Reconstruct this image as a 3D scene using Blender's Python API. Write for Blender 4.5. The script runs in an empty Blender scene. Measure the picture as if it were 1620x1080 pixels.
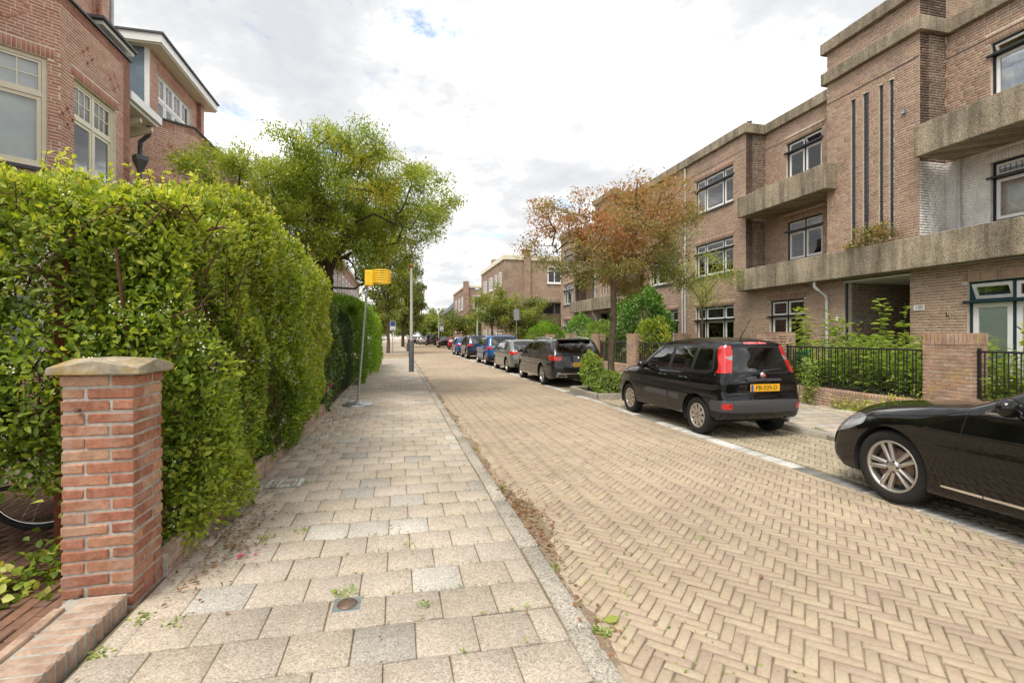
import bpy, bmesh, math, random
import numpy as np
from mathutils import Vector, Matrix, noise as mnoise
from mathutils.geometry import delaunay_2d_cdt

scene = bpy.context.scene
COL = scene.collection
R = math.radians
PI = math.pi

# ------------------------------------------------------------------ camera, sky, sun, exposure
YAW = math.atan(182 / 775.0)
cam_d = bpy.data.cameras.new('camera')
cam = bpy.data.objects.new('camera', cam_d)
COL.objects.link(cam)
cam_d.sensor_width = 36.0
cam_d.lens = 36.0 * 775.0 / 1620.0
cam_d.clip_start = 0.05
cam_d.clip_end = 5000
cam_d.shift_y = 9.0 / 1620.0 * -1.0
cam.location = (0, 0, 1.6)
cam.rotation_euler = (R(90), 0, -YAW)
scene.camera = cam

SUN_EL = R(60)
SUN_AZ = R(222)          # clockwise from +Y towards +X
w = bpy.data.worlds.new('World')
scene.world = w
w.use_nodes = True
nt = w.node_tree
nt.nodes.clear()
wo = nt.nodes.new('ShaderNodeOutputWorld')
bg = nt.nodes.new('ShaderNodeBackground')
bg.inputs['Strength'].default_value = 0.1
sky = nt.nodes.new('ShaderNodeTexSky')
sky.sky_type = 'NISHITA'
sky.sun_disc = False
sky.sun_elevation = SUN_EL
sky.sun_rotation = SUN_AZ
sky.air_density = 1.3
tc = nt.nodes.new('ShaderNodeTexCoord')
sep = nt.nodes.new('ShaderNodeSeparateXYZ')
nt.links.new(tc.outputs['Generated'], sep.inputs[0])
zadd = nt.nodes.new('ShaderNodeMath'); zadd.operation = 'ADD'; zadd.inputs[1].default_value = 0.22
zmax = nt.nodes.new('ShaderNodeMath'); zmax.operation = 'MAXIMUM'; zmax.inputs[1].default_value = 0.06
nt.links.new(sep.outputs['Z'], zadd.inputs[0]); nt.links.new(zadd.outputs[0], zmax.inputs[0])
dx = nt.nodes.new('ShaderNodeMath'); dx.operation = 'DIVIDE'
dy = nt.nodes.new('ShaderNodeMath'); dy.operation = 'DIVIDE'
nt.links.new(sep.outputs['X'], dx.inputs[0]); nt.links.new(zmax.outputs[0], dx.inputs[1])
nt.links.new(sep.outputs['Y'], dy.inputs[0]); nt.links.new(zmax.outputs[0], dy.inputs[1])
cmb = nt.nodes.new('ShaderNodeCombineXYZ')
nt.links.new(dx.outputs[0], cmb.inputs[0]); nt.links.new(dy.outputs[0], cmb.inputs[1])


def wnoise(scale, detail, rough, off):
    mp = nt.nodes.new('ShaderNodeMapping'); mp.inputs['Location'].default_value = off
    n = nt.nodes.new('ShaderNodeTexNoise')
    n.inputs['Scale'].default_value = scale; n.inputs['Detail'].default_value = detail
    n.inputs['Roughness'].default_value = rough
    nt.links.new(cmb.outputs[0], mp.inputs[0]); nt.links.new(mp.outputs[0], n.inputs['Vector'])
    return n


def wramp(src, stops):
    r = nt.nodes.new('ShaderNodeValToRGB')
    e = r.color_ramp.elements
    e[0].position, e[0].color = stops[0]; e[1].position, e[1].color = stops[1]
    for p, c in stops[2:]:
        x = e.new(p); x.color = c
    nt.links.new(src, r.inputs[0])
    return r


cov = wramp(wnoise(2.6, 9, 0.66, (3.1, 1.7, 0)).outputs['Fac'], [(0.33, (.1, .1, .1, 1)), (0.44, (1, 1, 1, 1))])
shade = wramp(wnoise(1.9, 10, 0.62, (8.3, 2.2, 0)).outputs['Fac'],
              [(0.33, (3.2, 3.3, 3.45, 1)), (0.45, (3.85, 3.9, 3.97, 1)), (0.54, (5.5, 5.5, 5.5, 1)), (0.66, (13.5, 13.4, 13.3, 1))])
mix = nt.nodes.new('ShaderNodeMix'); mix.data_type = 'RGBA'
nt.links.new(cov.outputs[0], mix.inputs['Factor'])
nt.links.new(sky.outputs[0], mix.inputs['A']); nt.links.new(shade.outputs[0], mix.inputs['B'])
nt.links.new(mix.outputs['Result'], bg.inputs['Color'])
nt.links.new(bg.outputs[0], wo.inputs[0])

sun_d = bpy.data.lights.new('sun', 'SUN')
sun_d.energy = 1.5
sun_d.angle = R(24)
sun_d.color = (1.0, 0.94, 0.84)
sun = bpy.data.objects.new('sun', sun_d)
COL.objects.link(sun)
sdir = Vector((math.sin(SUN_AZ) * math.cos(SUN_EL), math.cos(SUN_AZ) * math.cos(SUN_EL), math.sin(SUN_EL)))
sun.rotation_euler = sdir.to_track_quat('Z', 'Y').to_euler()
sun.location = sdir * 50

vs = scene.view_settings
vs.view_transform = 'Standard'
vs.look = 'None'
vs.gamma = 1.0
vs.exposure = 1.24
vs.use_curve_mapping = False
scene.render.engine = 'CYCLES'
scene.cycles.max_bounces = 8
scene.cycles.transparent_max_bounces = 24
scene.cycles.use_denoising = True

# ------------------------------------------------------------------ helpers
def tag(o, label=None, cat=None, group=None, kind=None):
    if label: o['label'] = label
    if cat: o['category'] = cat
    if group: o['group'] = group
    if kind: o['kind'] = kind
    return o


def thing(name, label, cat, loc=(0, 0, 0), rotz=0.0, group=None):
    o = bpy.data.objects.new(name, None)
    COL.objects.link(o)
    o.location = loc
    o.rotation_euler = (0, 0, rotz)
    o.empty_display_size = 0.2
    return tag(o, label, cat, group)


def link(name, me, parent=None, local=False, mat=None):
    o = bpy.data.objects.new(name, me)
    COL.objects.link(o)
    if mat is not None and len(me.materials) == 0:
        me.materials.append(mat)
    if parent is not None:
        o.parent = parent
        if not local:
            o.matrix_parent_inverse = parent.matrix_basis.inverted()
    return o


def np_mesh(name, V, F, mat=None, rnd=None, smooth=False):
    """V (n,3); F list of arrays (m,k) of polygons; rnd list of arrays (m,) or None"""
    me = bpy.data.meshes.new(name)
    V = np.asarray(V, dtype=np.float32)
    me.vertices.add(len(V))
    me.vertices.foreach_set('co', V.ravel())
    tot, starts, loops = [], [], []
    pos = 0
    for f in F:
        f = np.asarray(f, dtype=np.int32)
        if len(f) == 0: continue
        k = f.shape[1]
        loops.append(f.ravel())
        starts.append(pos + np.arange(len(f), dtype=np.int32) * k)
        tot.append(np.full(len(f), k, dtype=np.int32))
        pos += f.size
    loops = np.concatenate(loops); starts = np.concatenate(starts); tot = np.concatenate(tot)
    me.loops.add(len(loops)); me.loops.foreach_set('vertex_index', loops)
    me.polygons.add(len(starts)); me.polygons.foreach_set('loop_start', starts)
    me.polygons.foreach_set('loop_total', tot)
    if smooth: me.polygons.foreach_set('use_smooth', np.ones(len(starts), dtype=bool))
    me.update(calc_edges=True)
    if rnd is not None:
        a = me.attributes.new('rnd', 'FLOAT', 'FACE')
        a.data.foreach_set('value', np.concatenate([np.asarray(x, dtype=np.float32) for x in rnd]))
    if mat is not None: me.materials.append(mat)
    me.validate()
    return me


class MB:
    """collects shapes into one mesh"""
    def __init__(s): s.v = []; s.f = []; s.sm = []
    def add(s, vs, fs, smooth=False):
        b = len(s.v)
        s.v += [tuple(p) for p in vs]
        for f in fs:
            s.f.append(tuple(b + i for i in f)); s.sm.append(smooth)
        return s
    def hexa(s, o, a, b, c):
        o, a, b, c = Vector(o), Vector(a), Vector(b), Vector(c)
        if a.cross(b).dot(c) < 0: a, b = b, a
        p = [o, o + a, o + a + b, o + b, o + c, o + a + c, o + a + b + c, o + b + c]
        return s.add(p, [(3, 2, 1, 0), (4, 5, 6, 7), (0, 1, 5, 4), (1, 2, 6, 5), (2, 3, 7, 6), (3, 0, 4, 7)])
    def box(s, x0, x1, y0, y1, z0, z1):
        return s.hexa((min(x0, x1), min(y0, y1), min(z0, z1)), (abs(x1 - x0), 0, 0), (0, abs(y1 - y0), 0), (0, 0, abs(z1 - z0)))
    def cbox(s, x0, x1, y0, y1, z0, z1, c=0.01):
        """box with chamfered edges (rounded-looking)"""
        bm = bmesh.new()
        bmesh.ops.create_cube(bm, size=1)
        for v in bm.verts:
            v.co = Vector(((x0 + x1) / 2 + v.co.x * (x1 - x0), (y0 + y1) / 2 + v.co.y * (y1 - y0), (z0 + z1) / 2 + v.co.z * (z1 - z0)))
        bmesh.ops.bevel(bm, geom=list(bm.edges), offset=c, segments=2, profile=0.5, affect='EDGES')
        bm.verts.index_update()
        s.add([v.co[:] for v in bm.verts], [[v.index for v in f.verts] for f in bm.faces])
        bm.free()
        return s
    def quad(s, a, b, c, d): return s.add([a, b, c, d], [(0, 1, 2, 3)])
    def prism(s, poly, z0, z1):
        n = len(poly)
        ar = sum(poly[i][0] * poly[(i + 1) % n][1] - poly[(i + 1) % n][0] * poly[i][1] for i in range(n))
        if ar < 0: poly = poly[::-1]
        vs_ = [(x, y, z0) for x, y in poly] + [(x, y, z1) for x, y in poly]
        fs = [tuple(range(n))[::-1], tuple(range(n, 2 * n))] + [(i, (i + 1) % n, n + (i + 1) % n, n + i) for i in range(n)]
        return s.add(vs_, fs)
    def tube(s, pts, rad, seg=8, caps=True, smooth=True):
        pts = [Vector(p) for p in pts]
        n = len(pts)
        if not hasattr(rad, '__len__'): rad = [rad] * n
        vs_, fs = [], []
        up = None
        for i, p in enumerate(pts):
            t = (pts[min(i + 1, n - 1)] - pts[max(i - 1, 0)])
            if t.length < 1e-9: t = Vector((0, 0, 1))
            t.normalize()
            if up is None:
                up = Vector((0, 0, 1)) if abs(t.z) < 0.9 else Vector((1, 0, 0))
            a = t.cross(up)
            if a.length < 1e-6: a = t.cross(Vector((0, 1, 0)))
            a.normalize(); b = a.cross(t).normalized(); up = b
            for k in range(seg):
                an = 2 * PI * k / seg
                vs_.append(p + a * (math.cos(an) * rad[i]) + b * (math.sin(an) * rad[i]))
        for i in range(n - 1):
            for k in range(seg):
                k2 = (k + 1) % seg
                fs.append((i * seg + k2, i * seg + k, (i + 1) * seg + k, (i + 1) * seg + k2))
        s.add(vs_, fs, smooth)
        if caps:
            s.add(vs_[:seg], [tuple(range(seg))]); s.add(vs_[-seg:], [tuple(range(seg))[::-1]])
        return s
    def lathe(s, prof, c=(0, 0, 0), axis='Z', seg=24, smooth=True):
        """prof list of (r, h)"""
        c = Vector(c); n = len(prof); vs_ = []; fs = []
        for r, h in prof:
            for k in range(seg):
                a = 2 * PI * k / seg
                u, v_ = r * math.cos(a), r * math.sin(a)
                vs_.append(c + (Vector((u, v_, h)) if axis == 'Z' else Vector((v_, h, u)) if axis == 'Y' else Vector((h, u, v_))))
        for i in range(n - 1):
            for k in range(seg):
                k2 = (k + 1) % seg
                fs.append((i * seg + k, i * seg + k2, (i + 1) * seg + k2, (i + 1) * seg + k))
        return s.add(vs_, fs, smooth)
    def ball(s, c, rx, ry, rz, seg=10, rings=7):
        c = Vector(c)
        prof = [(math.sin(PI * i / rings), -math.cos(PI * i / rings)) for i in range(rings + 1)]
        b = len(s.v); s.lathe(prof, (0, 0, 0), 'Z', seg)
        for i in range(b, len(s.v)):
            x, y, z = s.v[i]; s.v[i] = (c.x + x * rx, c.y + y * ry, c.z + z * rz)
        return s
    def xform(s, M):
        s.v = [tuple(M @ Vector(p)) for p in s.v]; return s
    def mesh(s, name, mat=None):
        me = bpy.data.meshes.new(name)
        me.from_pydata(s.v, [], s.f)
        me.polygons.foreach_set('use_smooth', np.array(s.sm, dtype=bool))
        me.update()
        if mat is not None: me.materials.append(mat)
        return me
    def build(s, name, mat, parent=None, local=False):
        return link(name, s.mesh(name, mat), parent, local)


def pieces(name, C, U, V, W, mat, parent=None, rnd=None, ch=0.004, local=False, build=True):
    """many chamfered bricks as one mesh. C centre of back face; U,V half vectors; W full outward vector"""
    C, U, V, W = [np.asarray(a, dtype=np.float64) for a in (C, U, V, W)]
    n = len(C)
    ul = np.linalg.norm(U, axis=1, keepdims=True); vl = np.linalg.norm(V, axis=1, keepdims=True); wl = np.linalg.norm(W, axis=1, keepdims=True)
    cu = U * (1 - np.minimum(ch / ul, .45)); cv = V * (1 - np.minimum(ch / vl, .45)); wm = W * (1 - np.minimum(ch / wl, .6))
    P = np.stack([C - U - V, C + U - V, C + U + V, C - U + V,
                  C - U - V + wm, C + U - V + wm, C + U + V + wm, C - U + V + wm,
                  C - cu - cv + W, C + cu - cv + W, C + cu + cv + W, C - cu + cv + W], axis=1)
    base = (np.arange(n) * 12)[:, None, None]
    fl = np.array([[8, 9, 10, 11], [4, 5, 9, 8], [5, 6, 10, 9], [6, 7, 11, 10], [7, 4, 8, 11],
                   [0, 1, 5, 4], [1, 2, 6, 5], [2, 3, 7, 6], [3, 0, 4, 7]])
    # consistent outward orientation
    s_ = np.einsum('ij,ij->i', np.cross(U, V), W)
    F = base + fl[None]
    neg = s_ < 0
    F[neg] = F[neg][:, :, ::-1]
    if rnd is None: rnd = np.random.default_rng(1).random(n)
    me = np_mesh(name, P.reshape(-1, 3), [F.reshape(-1, 4)], mat, [np.repeat(rnd, 9)])
    return link(name, me, parent, local) if build else me


def text_mesh(txt, size, align='CENTER', extrude=0.001, name='lettering'):
    c = bpy.data.curves.new(name, 'FONT')
    c.body = txt; c.size = size; c.align_x = align; c.align_y = 'CENTER'; c.extrude = extrude
    c.resolution_u = 3
    o = bpy.data.objects.new(name, c)
    COL.objects.link(o)
    dg = bpy.context.evaluated_depsgraph_get()
    me = bpy.data.meshes.new_from_object(o.evaluated_get(dg))
    me.name = name
    bpy.data.objects.remove(o); bpy.data.curves.remove(c)
    return me


def put_text(txt, size, o, du, dv, mat, parent, name='lettering', local=False):
    """letters centred on o, running along du with up dv"""
    me = text_mesh(txt, size)
    du, dv = Vector(du), Vector(dv)
    M = Matrix((du, dv, du.cross(dv))).transposed().to_4x4()
    M.translation = Vector(o)
    me.transform(M)
    me.materials.clear(); me.materials.append(mat)
    return link(name, me, parent, local)

# ------------------------------------------------------------------ materials
class NT:
    def __init__(s, name):
        s.m = bpy.data.materials.new(name); s.m.use_nodes = True
        s.t = s.m.node_tree; s.b = s.t.nodes['Principled BSDF']; s.out = s.t.nodes['Material Output']
    def n(s, typ, **kw):
        x = s.t.nodes.new(typ)
        for k, v in kw.items():
            if k.startswith('p_'): setattr(x, k[2:], v)
            else:
                key = int(k[1:]) if k[0] == 'i' and k[1:].isdigit() else k.replace('_', ' ')
                if isinstance(v, bpy.types.NodeSocket): s.t.links.new(v, x.inputs[key])
                else: x.inputs[key].default_value = v
        return x
    def l(s, a, b): s.t.links.new(a, b)
    def math(s, op, a, b=0.0, c=0.0): return s.n('ShaderNodeMath', p_operation=op, i0=a, i1=b, i2=c).outputs[0]
    def noise(s, scale, detail=4, rough=.55, vec=None, dist=0.0):
        x = s.n('ShaderNodeTexNoise', Scale=scale, Detail=detail, Roughness=rough, Distortion=dist)
        s.l(vec if vec is not None else s.pos(), x.inputs['Vector'])
        return x.outputs['Fac']
    def pos(s):
        if not hasattr(s, '_p'): s._p = s.n('ShaderNodeNewGeometry').outputs['Position']
        return s._p
    def ramp(s, src, stops, interp='LINEAR'):
        r = s.n('ShaderNodeValToRGB'); r.color_ramp.interpolation = interp
        e = r.color_ramp.elements
        def c4(c): return tuple(c) + (1,) if hasattr(c, '__len__') else (c, c, c, 1)
        e[0].position, e[0].color = stops[0][0], c4(stops[0][1])
        e[1].position, e[1].color = stops[1][0], c4(stops[1][1])
        for p, c in stops[2:]:
            y = e.new(p); y.color = c4(c)
        s.l(src, r.inputs[0]); return r.outputs[0]
    def mix(s, fac, a, b, mode='MIX'):
        x = s.n('ShaderNodeMix', p_data_type='RGBA', p_blend_type=mode)
        for k, v in (('Factor', fac), ('A', a), ('B', b)):
            if isinstance(v, bpy.types.NodeSocket): s.l(v, x.inputs[k])
            else: x.inputs[k].default_value = (tuple(v) + (1,)) if hasattr(v, '__len__') and len(v) == 3 else v
        return x.outputs['Result']
    def bump(s, h, strength=.3, dist=.01):
        b = s.n('ShaderNodeBump', Strength=strength, Distance=dist, Height=h)
        s.l(b.outputs[0], s.b.inputs['Normal'])
    def rnd(s):
        a = s.n('ShaderNodeAttribute', p_attribute_name='rnd').outputs['Fac']
        o = s.n('ShaderNodeObjectInfo').outputs['Random']
        return s.math('FRACT', s.math('ADD', a, o))
    def col(s, c): s.l(c, s.b.inputs['Base Color']) if isinstance(c, bpy.types.NodeSocket) else setattr(s.b.inputs['Base Color'], 'default_value', tuple(c) + (1,))
    def set(s, **kw):
        for k, v in kw.items(): s.b.inputs[k.replace('_', ' ')].default_value = v
        return s


def piece_mat(name, cols, rough=.85, fine=60, fine_amt=.25, big=1.2, big_amt=.25, bump=.35, moss=0.0, speck=None, streak=None):
    s = NT(name)
    n = len(cols)
    c = s.ramp(s.rnd(), [((i + .5) / n, cols[i]) for i in range(n)])
    f = s.ramp(s.noise(fine, 5, .7), [(.3, 1 - fine_amt), (.7, 1 + fine_amt * .6)])
    b = s.ramp(s.noise(big, 4, .6), [(.3, 1 - big_amt), (.65, 1 + big_amt * .4)])
    c = s.mix(1.0, c, f, 'MULTIPLY'); c = s.mix(1.0, c, b, 'MULTIPLY')
    if speck:
        v = s.n('ShaderNodeTexVoronoi', Scale=speck[0], Randomness=1.0); s.l(s.pos(), v.inputs['Vector'])
        sc = s.n('ShaderNodeSeparateColor'); s.l(v.outputs['Color'], sc.inputs[0])
        c = s.mix(1.0, c, s.ramp(sc.outputs[0], [(0, 1 - speck[1]), (.45, .95), (.8, 1.0), (1, 1 + speck[1] * .7)]), 'MULTIPLY')
    if streak:
        c = s.mix(s.ramp(s.noise(streak[0], 5, .65), [(.5, 0), (.68, streak[1])]), c, streak[2])
    if moss:
        m = s.ramp(s.noise(2.3, 6, .7), [(.56, 0), (.72, moss)])
        c = s.mix(m, c, (.13, .13, .035))
    s.col(c); s.set(Roughness=rough, Specular_IOR_Level=.25)
    s.bump(s.noise(fine * 1.5, 6, .75), bump, .006)
    return s.m


def plain(name, c, rough=.5, metal=0.0, var=.12, scale=8, bump=0.0, spec=.5, coat=0.0):
    s = NT(name)
    if var:
        f = s.ramp(s.noise(scale, 5, .6), [(.3, 1 - var), (.7, 1 + var)])
        s.col(s.mix(1.0, c, f, 'MULTIPLY'))
    else: s.col(c)
    s.set(Roughness=rough, Metallic=metal, Specular_IOR_Level=spec, Coat_Weight=coat, Coat_Roughness=.03)
    if bump: s.bump(s.noise(scale * 5, 5, .7), bump, .01)
    return s.m


def leaf_mat(name, cols, trans=.35, rough=.45, spec=.35, tm=(1.5, 1.4, .5)):
    s = NT(name)
    n = len(cols)
    c = s.ramp(s.rnd(), [((i + .5) / n, cols[i]) for i in range(n)])
    c = s.mix(1.0, c, s.ramp(s.noise(1.6, 3, .6), [(.3, .8), (.7, 1.2)]), 'MULTIPLY')
    s.col(c); s.set(Roughness=rough, Specular_IOR_Level=spec)
    tr = s.n('ShaderNodeBsdfTranslucent')
    s.l(s.mix(1.0, c, tm, 'MULTIPLY'), tr.inputs['Color'])
    mx = s.n('ShaderNodeMixShader', Fac=trans)
    s.l(s.b.outputs[0], mx.inputs[1]); s.l(tr.outputs[0], mx.inputs[2]); s.l(mx.outputs[0], s.out.inputs[0])
    return s.m


def glass_mat(name, tint=(.55, .6, .58), refl=1.0, rough=0.0, ior=1.5):
    s = NT(name)
    s.t.nodes.remove(s.b)
    t = s.n('ShaderNodeBsdfTransparent', Color=tuple(tint) + (1,))
    g = s.n('ShaderNodeBsdfGlossy', Roughness=rough, Color=(refl, refl, refl, 1))
    fr = s.n('ShaderNodeFresnel', IOR=ior)
    mx = s.n('ShaderNodeMixShader', Fac=s.math('MINIMUM', s.math('MULTIPLY_ADD', fr.outputs[0], 1.15, .03), 1.0))
    s.l(t.outputs[0], mx.inputs[1]); s.l(g.outputs[0], mx.inputs[2]); s.l(mx.outputs[0], s.out.inputs[0])
    return s.m


def shader_brick(name, c1, c2, mortar, sx=.22, sy=.0625):
    """brick courses for walls too far away to tell bricks apart; u = x+y, v = z"""
    s = NT(name)
    sp = s.n('ShaderNodeSeparateXYZ'); s.l(s.pos(), sp.inputs[0])
    cb = s.n('ShaderNodeCombineXYZ', X=s.math('ADD', sp.outputs[0], sp.outputs[1]), Y=sp.outputs[2])
    b = s.n('ShaderNodeTexBrick', Scale=1.0, Color1=tuple(c1) + (1,), Color2=tuple(c2) + (1,), Mortar=tuple(mortar) + (1,))
    b.inputs['Mortar Size'].default_value = .008; b.inputs['Brick Width'].default_value = sx; b.inputs['Row Height'].default_value = sy
    s.l(cb.outputs[0], b.inputs['Vector'])
    c = s.mix(1.0, b.outputs['Color'], s.ramp(s.noise(1.1, 6, .65), [(.3, .75), (.7, 1.2)]), 'MULTIPLY')
    c = s.mix(1.0, c, s.ramp(s.noise(9, 3, .6), [(.3, .85), (.7, 1.15)]), 'MULTIPLY')
    s.col(c); s.set(Roughness=.9, Specular_IOR_Level=.2)
    s.bump(b.outputs['Fac'], -.4, .01)
    return s.m


M = {}
M['road_brick'] = piece_mat('road_brick', [(.395, .312, .222), (.42, .333, .237), (.435, .352, .247), (.41, .318, .232), (.385, .302, .224), (.44, .362, .254), (.365, .282, .212)], fine=45, fine_amt=.17, big=.45, big_amt=.18, bump=.45, moss=.12, streak=(.8, .22, (.24, .18, .125)))
M['park_brick'] = piece_mat('park_brick', [(.33, .285, .205), (.39, .335, .235), (.37, .305, .215), (.42, .36, .26)], fine=45, big=.7, big_amt=.25, moss=.35)
M['road_joint'] = piece_mat('road_joint', [(.22, .18, .12), (.24, .195, .13)], fine=30, big=2.5, big_amt=.4, bump=.6, moss=.6)
M['tile'] = piece_mat('tile', [(.455, .385, .30), (.475, .40, .315), (.465, .39, .305), (.485, .41, .325), (.435, .37, .29), (.48, .41, .335), (.46, .395, .32), (.49, .42, .34), (.45, .385, .315), (.47, .40, .33), (.43, .37, .305), (.48, .41, .33), (.46, .39, .32), (.36, .33, .285), (.52, .48, .42)], fine=28, fine_amt=.10, big=.8, big_amt=.26, bump=.5, speck=(140, .40), moss=.18, streak=(.55, .22, (.25, .20, .14)))
M['tile_joint'] = piece_mat('tile_joint', [(.17, .14, .085), (.19, .155, .095)], fine=30, big=3, big_amt=.4, bump=.6, moss=.8)
M['kerb'] = piece_mat('kerb', [(.40, .36, .30), (.44, .395, .325), (.37, .335, .28)], fine=30, fine_amt=.2, big=1.5, bump=.5, speck=(110, .5), moss=.2)
M['paint_brick'] = piece_mat('paint_brick', [(.55, .54, .50), (.62, .61, .57), (.42, .40, .35)], fine=25, fine_amt=.35, big=1.5, big_amt=.35)
M['grey_brick'] = piece_mat('grey_brick', [(.17, .165, .15), (.22, .21, .19)], fine=25, big=1.5)
M['pillar_brick'] = piece_mat('pillar_brick', [(.36, .155, .095), (.42, .19, .115), (.32, .125, .08), (.45, .235, .145), (.39, .17, .105), (.47, .28, .18)], fine=30, fine_amt=.35, big=5, big_amt=.28, bump=.8, streak=(7, .4, (.50, .41, .32)))
M['mortar'] = piece_mat('mortar', [(.44, .41, .36), (.47, .44, .385)], fine=40, big=6, big_amt=.3, bump=.6)
M['step_brick'] = piece_mat('step_brick', [(.40, .27, .20), (.46, .33, .24), (.43, .29, .215), (.40, .29, .20)], fine=30, big=4, big_amt=.35, bump=.7, moss=.5, streak=(8, .5, (.52, .44, .34)))
M['path_brick'] = piece_mat('path_brick', [(.20, .11, .075), (.24, .13, .085), (.17, .10, .075)], fine=35, big=3, big_amt=.35, moss=.4)
M['lh_brick'] = piece_mat('lh_brick', [(.45, .205, .145), (.51, .25, .18), (.48, .225, .16), (.53, .275, .20), (.42, .185, .135), (.54, .30, .22)], fine=30, fine_amt=.2, big=1.0, big_amt=.18, streak=(1.3, .22, (.55, .40, .32)))
M['lh_mortar'] = plain('lh_mortar', (.70, .62, .50), .95, var=.12)
M['rh_brick'] = piece_mat('rh_brick', [(.38, .25, .18), (.44, .30, .22), (.34, .22, .16), (.47, .335, .25), (.41, .27, .195), (.30, .20, .15), (.45, .285, .205)], fine=30, fine_amt=.22, big=.8, big_amt=.22)
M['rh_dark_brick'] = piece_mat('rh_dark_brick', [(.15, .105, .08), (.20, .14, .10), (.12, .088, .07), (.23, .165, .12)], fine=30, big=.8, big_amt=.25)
M['rh_mortar'] = plain('rh_mortar', (.60, .53, .42), .95, var=.2)
M['white_brick'] = piece_mat('white_brick', [(.82, .81, .78), (.86, .85, .82), (.84, .82, .78)], fine=20, fine_amt=.15, big=1.2, big_amt=.25, bump=.3)
M['white_mortar'] = plain('white_mortar', (.60, .58, .53), .9, var=.3, scale=3)
M['pier_brick'] = piece_mat('pier_brick', [(.40, .26, .19), (.45, .31, .23), (.38, .24, .18), (.48, .36, .28), (.43, .27, .21)], fine=28, fine_amt=.3, big=3.2, big_amt=.3, moss=.5, streak=(3.0, .6, (.45, .30, .08)))
M['far_brick'] = shader_brick('far_brick', (.36, .25, .175), (.27, .175, .12), (.36, .30, .23))
M['far_red'] = shader_brick('far_red', (.36, .22, .17), (.28, .15, .11), (.36, .30, .25))
s = NT('aggregate')
v = s.n('ShaderNodeTexVoronoi', Scale=75.0); s.l(s.pos(), v.inputs['Vector'])
sc_ = s.n('ShaderNodeSeparateColor'); s.l(v.outputs['Color'], sc_.inputs[0])
c_ = s.ramp(sc_.outputs[0], [(0, (.18, .15, .105)), (.4, (.30, .25, .175)), (.75, (.39, .325, .235)), (1, (.52, .45, .35))])
c_ = s.mix(1.0, c_, s.ramp(s.noise(.9, 6, .7), [(.3, .6), (.68, 1.2)]), 'MULTIPLY')
sp_ = s.n('ShaderNodeSeparateXYZ'); s.l(s.pos(), sp_.inputs[0])
st_ = s.noise(1, 4, .6, s.n('ShaderNodeCombineXYZ', X=s.math('MULTIPLY', s.math('ADD', sp_.outputs[0], sp_.outputs[1]), 4.0), Y=s.math('MULTIPLY', sp_.outputs[2], .4)).outputs[0])
c_ = s.mix(1.0, c_, s.ramp(st_, [(.35, .55), (.6, 1.1)]), 'MULTIPLY')
s.col(c_); s.set(Roughness=.92, Specular_IOR_Level=.2); s.bump(v.outputs['Distance'], -.6, .008)
M['aggregate'] = s.m
M['cap'] = piece_mat('cap', [(.36, .32, .24), (.39, .34, .25)], fine=30, fine_amt=.3, big=6, big_amt=.45, bump=.6, moss=.9, streak=(7, .9, (.36, .22, .03)))
M['cream'] = plain('cream', (.72, .66, .50), .4, var=.05)
M['white'] = plain('white', (.82, .81, .79), .35, var=.06)
M['black_frame'] = plain('black_frame', (.012, .016, .02), .35, var=.1)
M['green_frame'] = plain('green_frame', (.012, .045, .06), .35, var=.1)
M['lead'] = plain('lead', (.05, .05, .055), .5, var=0)
M['curtain'] = plain('curtain', (.80, .80, .77), .9, var=.15, scale=5)
M['blind'] = plain('blind', (.85, .86, .86), .5, var=.05)
M['frost'] = plain('frost', (.88, .96, .94), .45, var=.05)
M['room'] = plain('room', (.045, .04, .035), .9, var=.3, scale=2)
M['glass'] = glass_mat('glass', (.93, .95, .945))
M['stain_glass'] = plain('stain_glass', (.045, .05, .075), .12, var=.5, scale=30, spec=.8)
M['zinc'] = plain('zinc', (.20, .27, .34), .35, .6, var=.2, scale=3)
M['slate'] = plain('slate', (.06, .06, .065), .6, var=.3)
M['pipe'] = plain('pipe', (.50, .50, .50), .45, var=.2, scale=6)
M['pipe_dark'] = plain('pipe_dark', (.10, .105, .115), .45, .3, var=.25, scale=6)
M['iron'] = plain('iron', (.014, .014, .015), .38, var=.2)
M['galv'] = plain('galv', (.36, .38, .39), .4, .75, var=.25, scale=14)
M['lamp_grey'] = plain('lamp_grey', (.55, .55, .51), .5, .0, var=.12)
M['bollard'] = plain('bollard', (.085, .095, .105), .5, var=.15)
M['red_plastic'] = plain('red_plastic', (.45, .03, .02), .35, var=.05)
M['yellow'] = plain('yellow', (.86, .54, .02), .42, var=.1, scale=12)
M['bark'] = piece_mat('bark', [(.16, .12, .085), (.17, .125, .09)], fine=35, fine_amt=.5, big=6, big_amt=.35, bump=1.0)
M['bark_dark'] = piece_mat('bark_dark', [(.075, .055, .04), (.08, .06, .045)], fine=35, fine_amt=.4, big=6, big_amt=.3, bump=.9)
M['twig'] = piece_mat('twig', [(.12, .065, .035), (.10, .055, .03)], fine=30, fine_amt=.4, bump=.6)
M['wood'] = piece_mat('wood', [(.16, .05, .022), (.18, .06, .028)], fine=25, fine_amt=.35, big=3, bump=.4)
M['soil'] = piece_mat('soil', [(.07, .05, .032), (.08, .055, .035)], fine=25, fine_amt=.4, big=2, bump=.8)
M['tyre'] = plain('tyre', (.02, .019, .018), .75, var=.25, scale=30, spec=.3)
M['rubber'] = plain('rubber', (.018, .018, .019), .6, var=.1)
M['rim'] = plain('rim', (.52, .50, .47), .3, .85, var=.08)
M['rim_dark'] = plain('rim_dark', (.05, .045, .04), .5, .5, var=.2)
M['disc'] = plain('disc', (.17, .115, .085), .55, .5, var=.3, scale=20)
M['chrome'] = plain('chrome', (.75, .75, .74), .12, 1.0, var=0)
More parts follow.
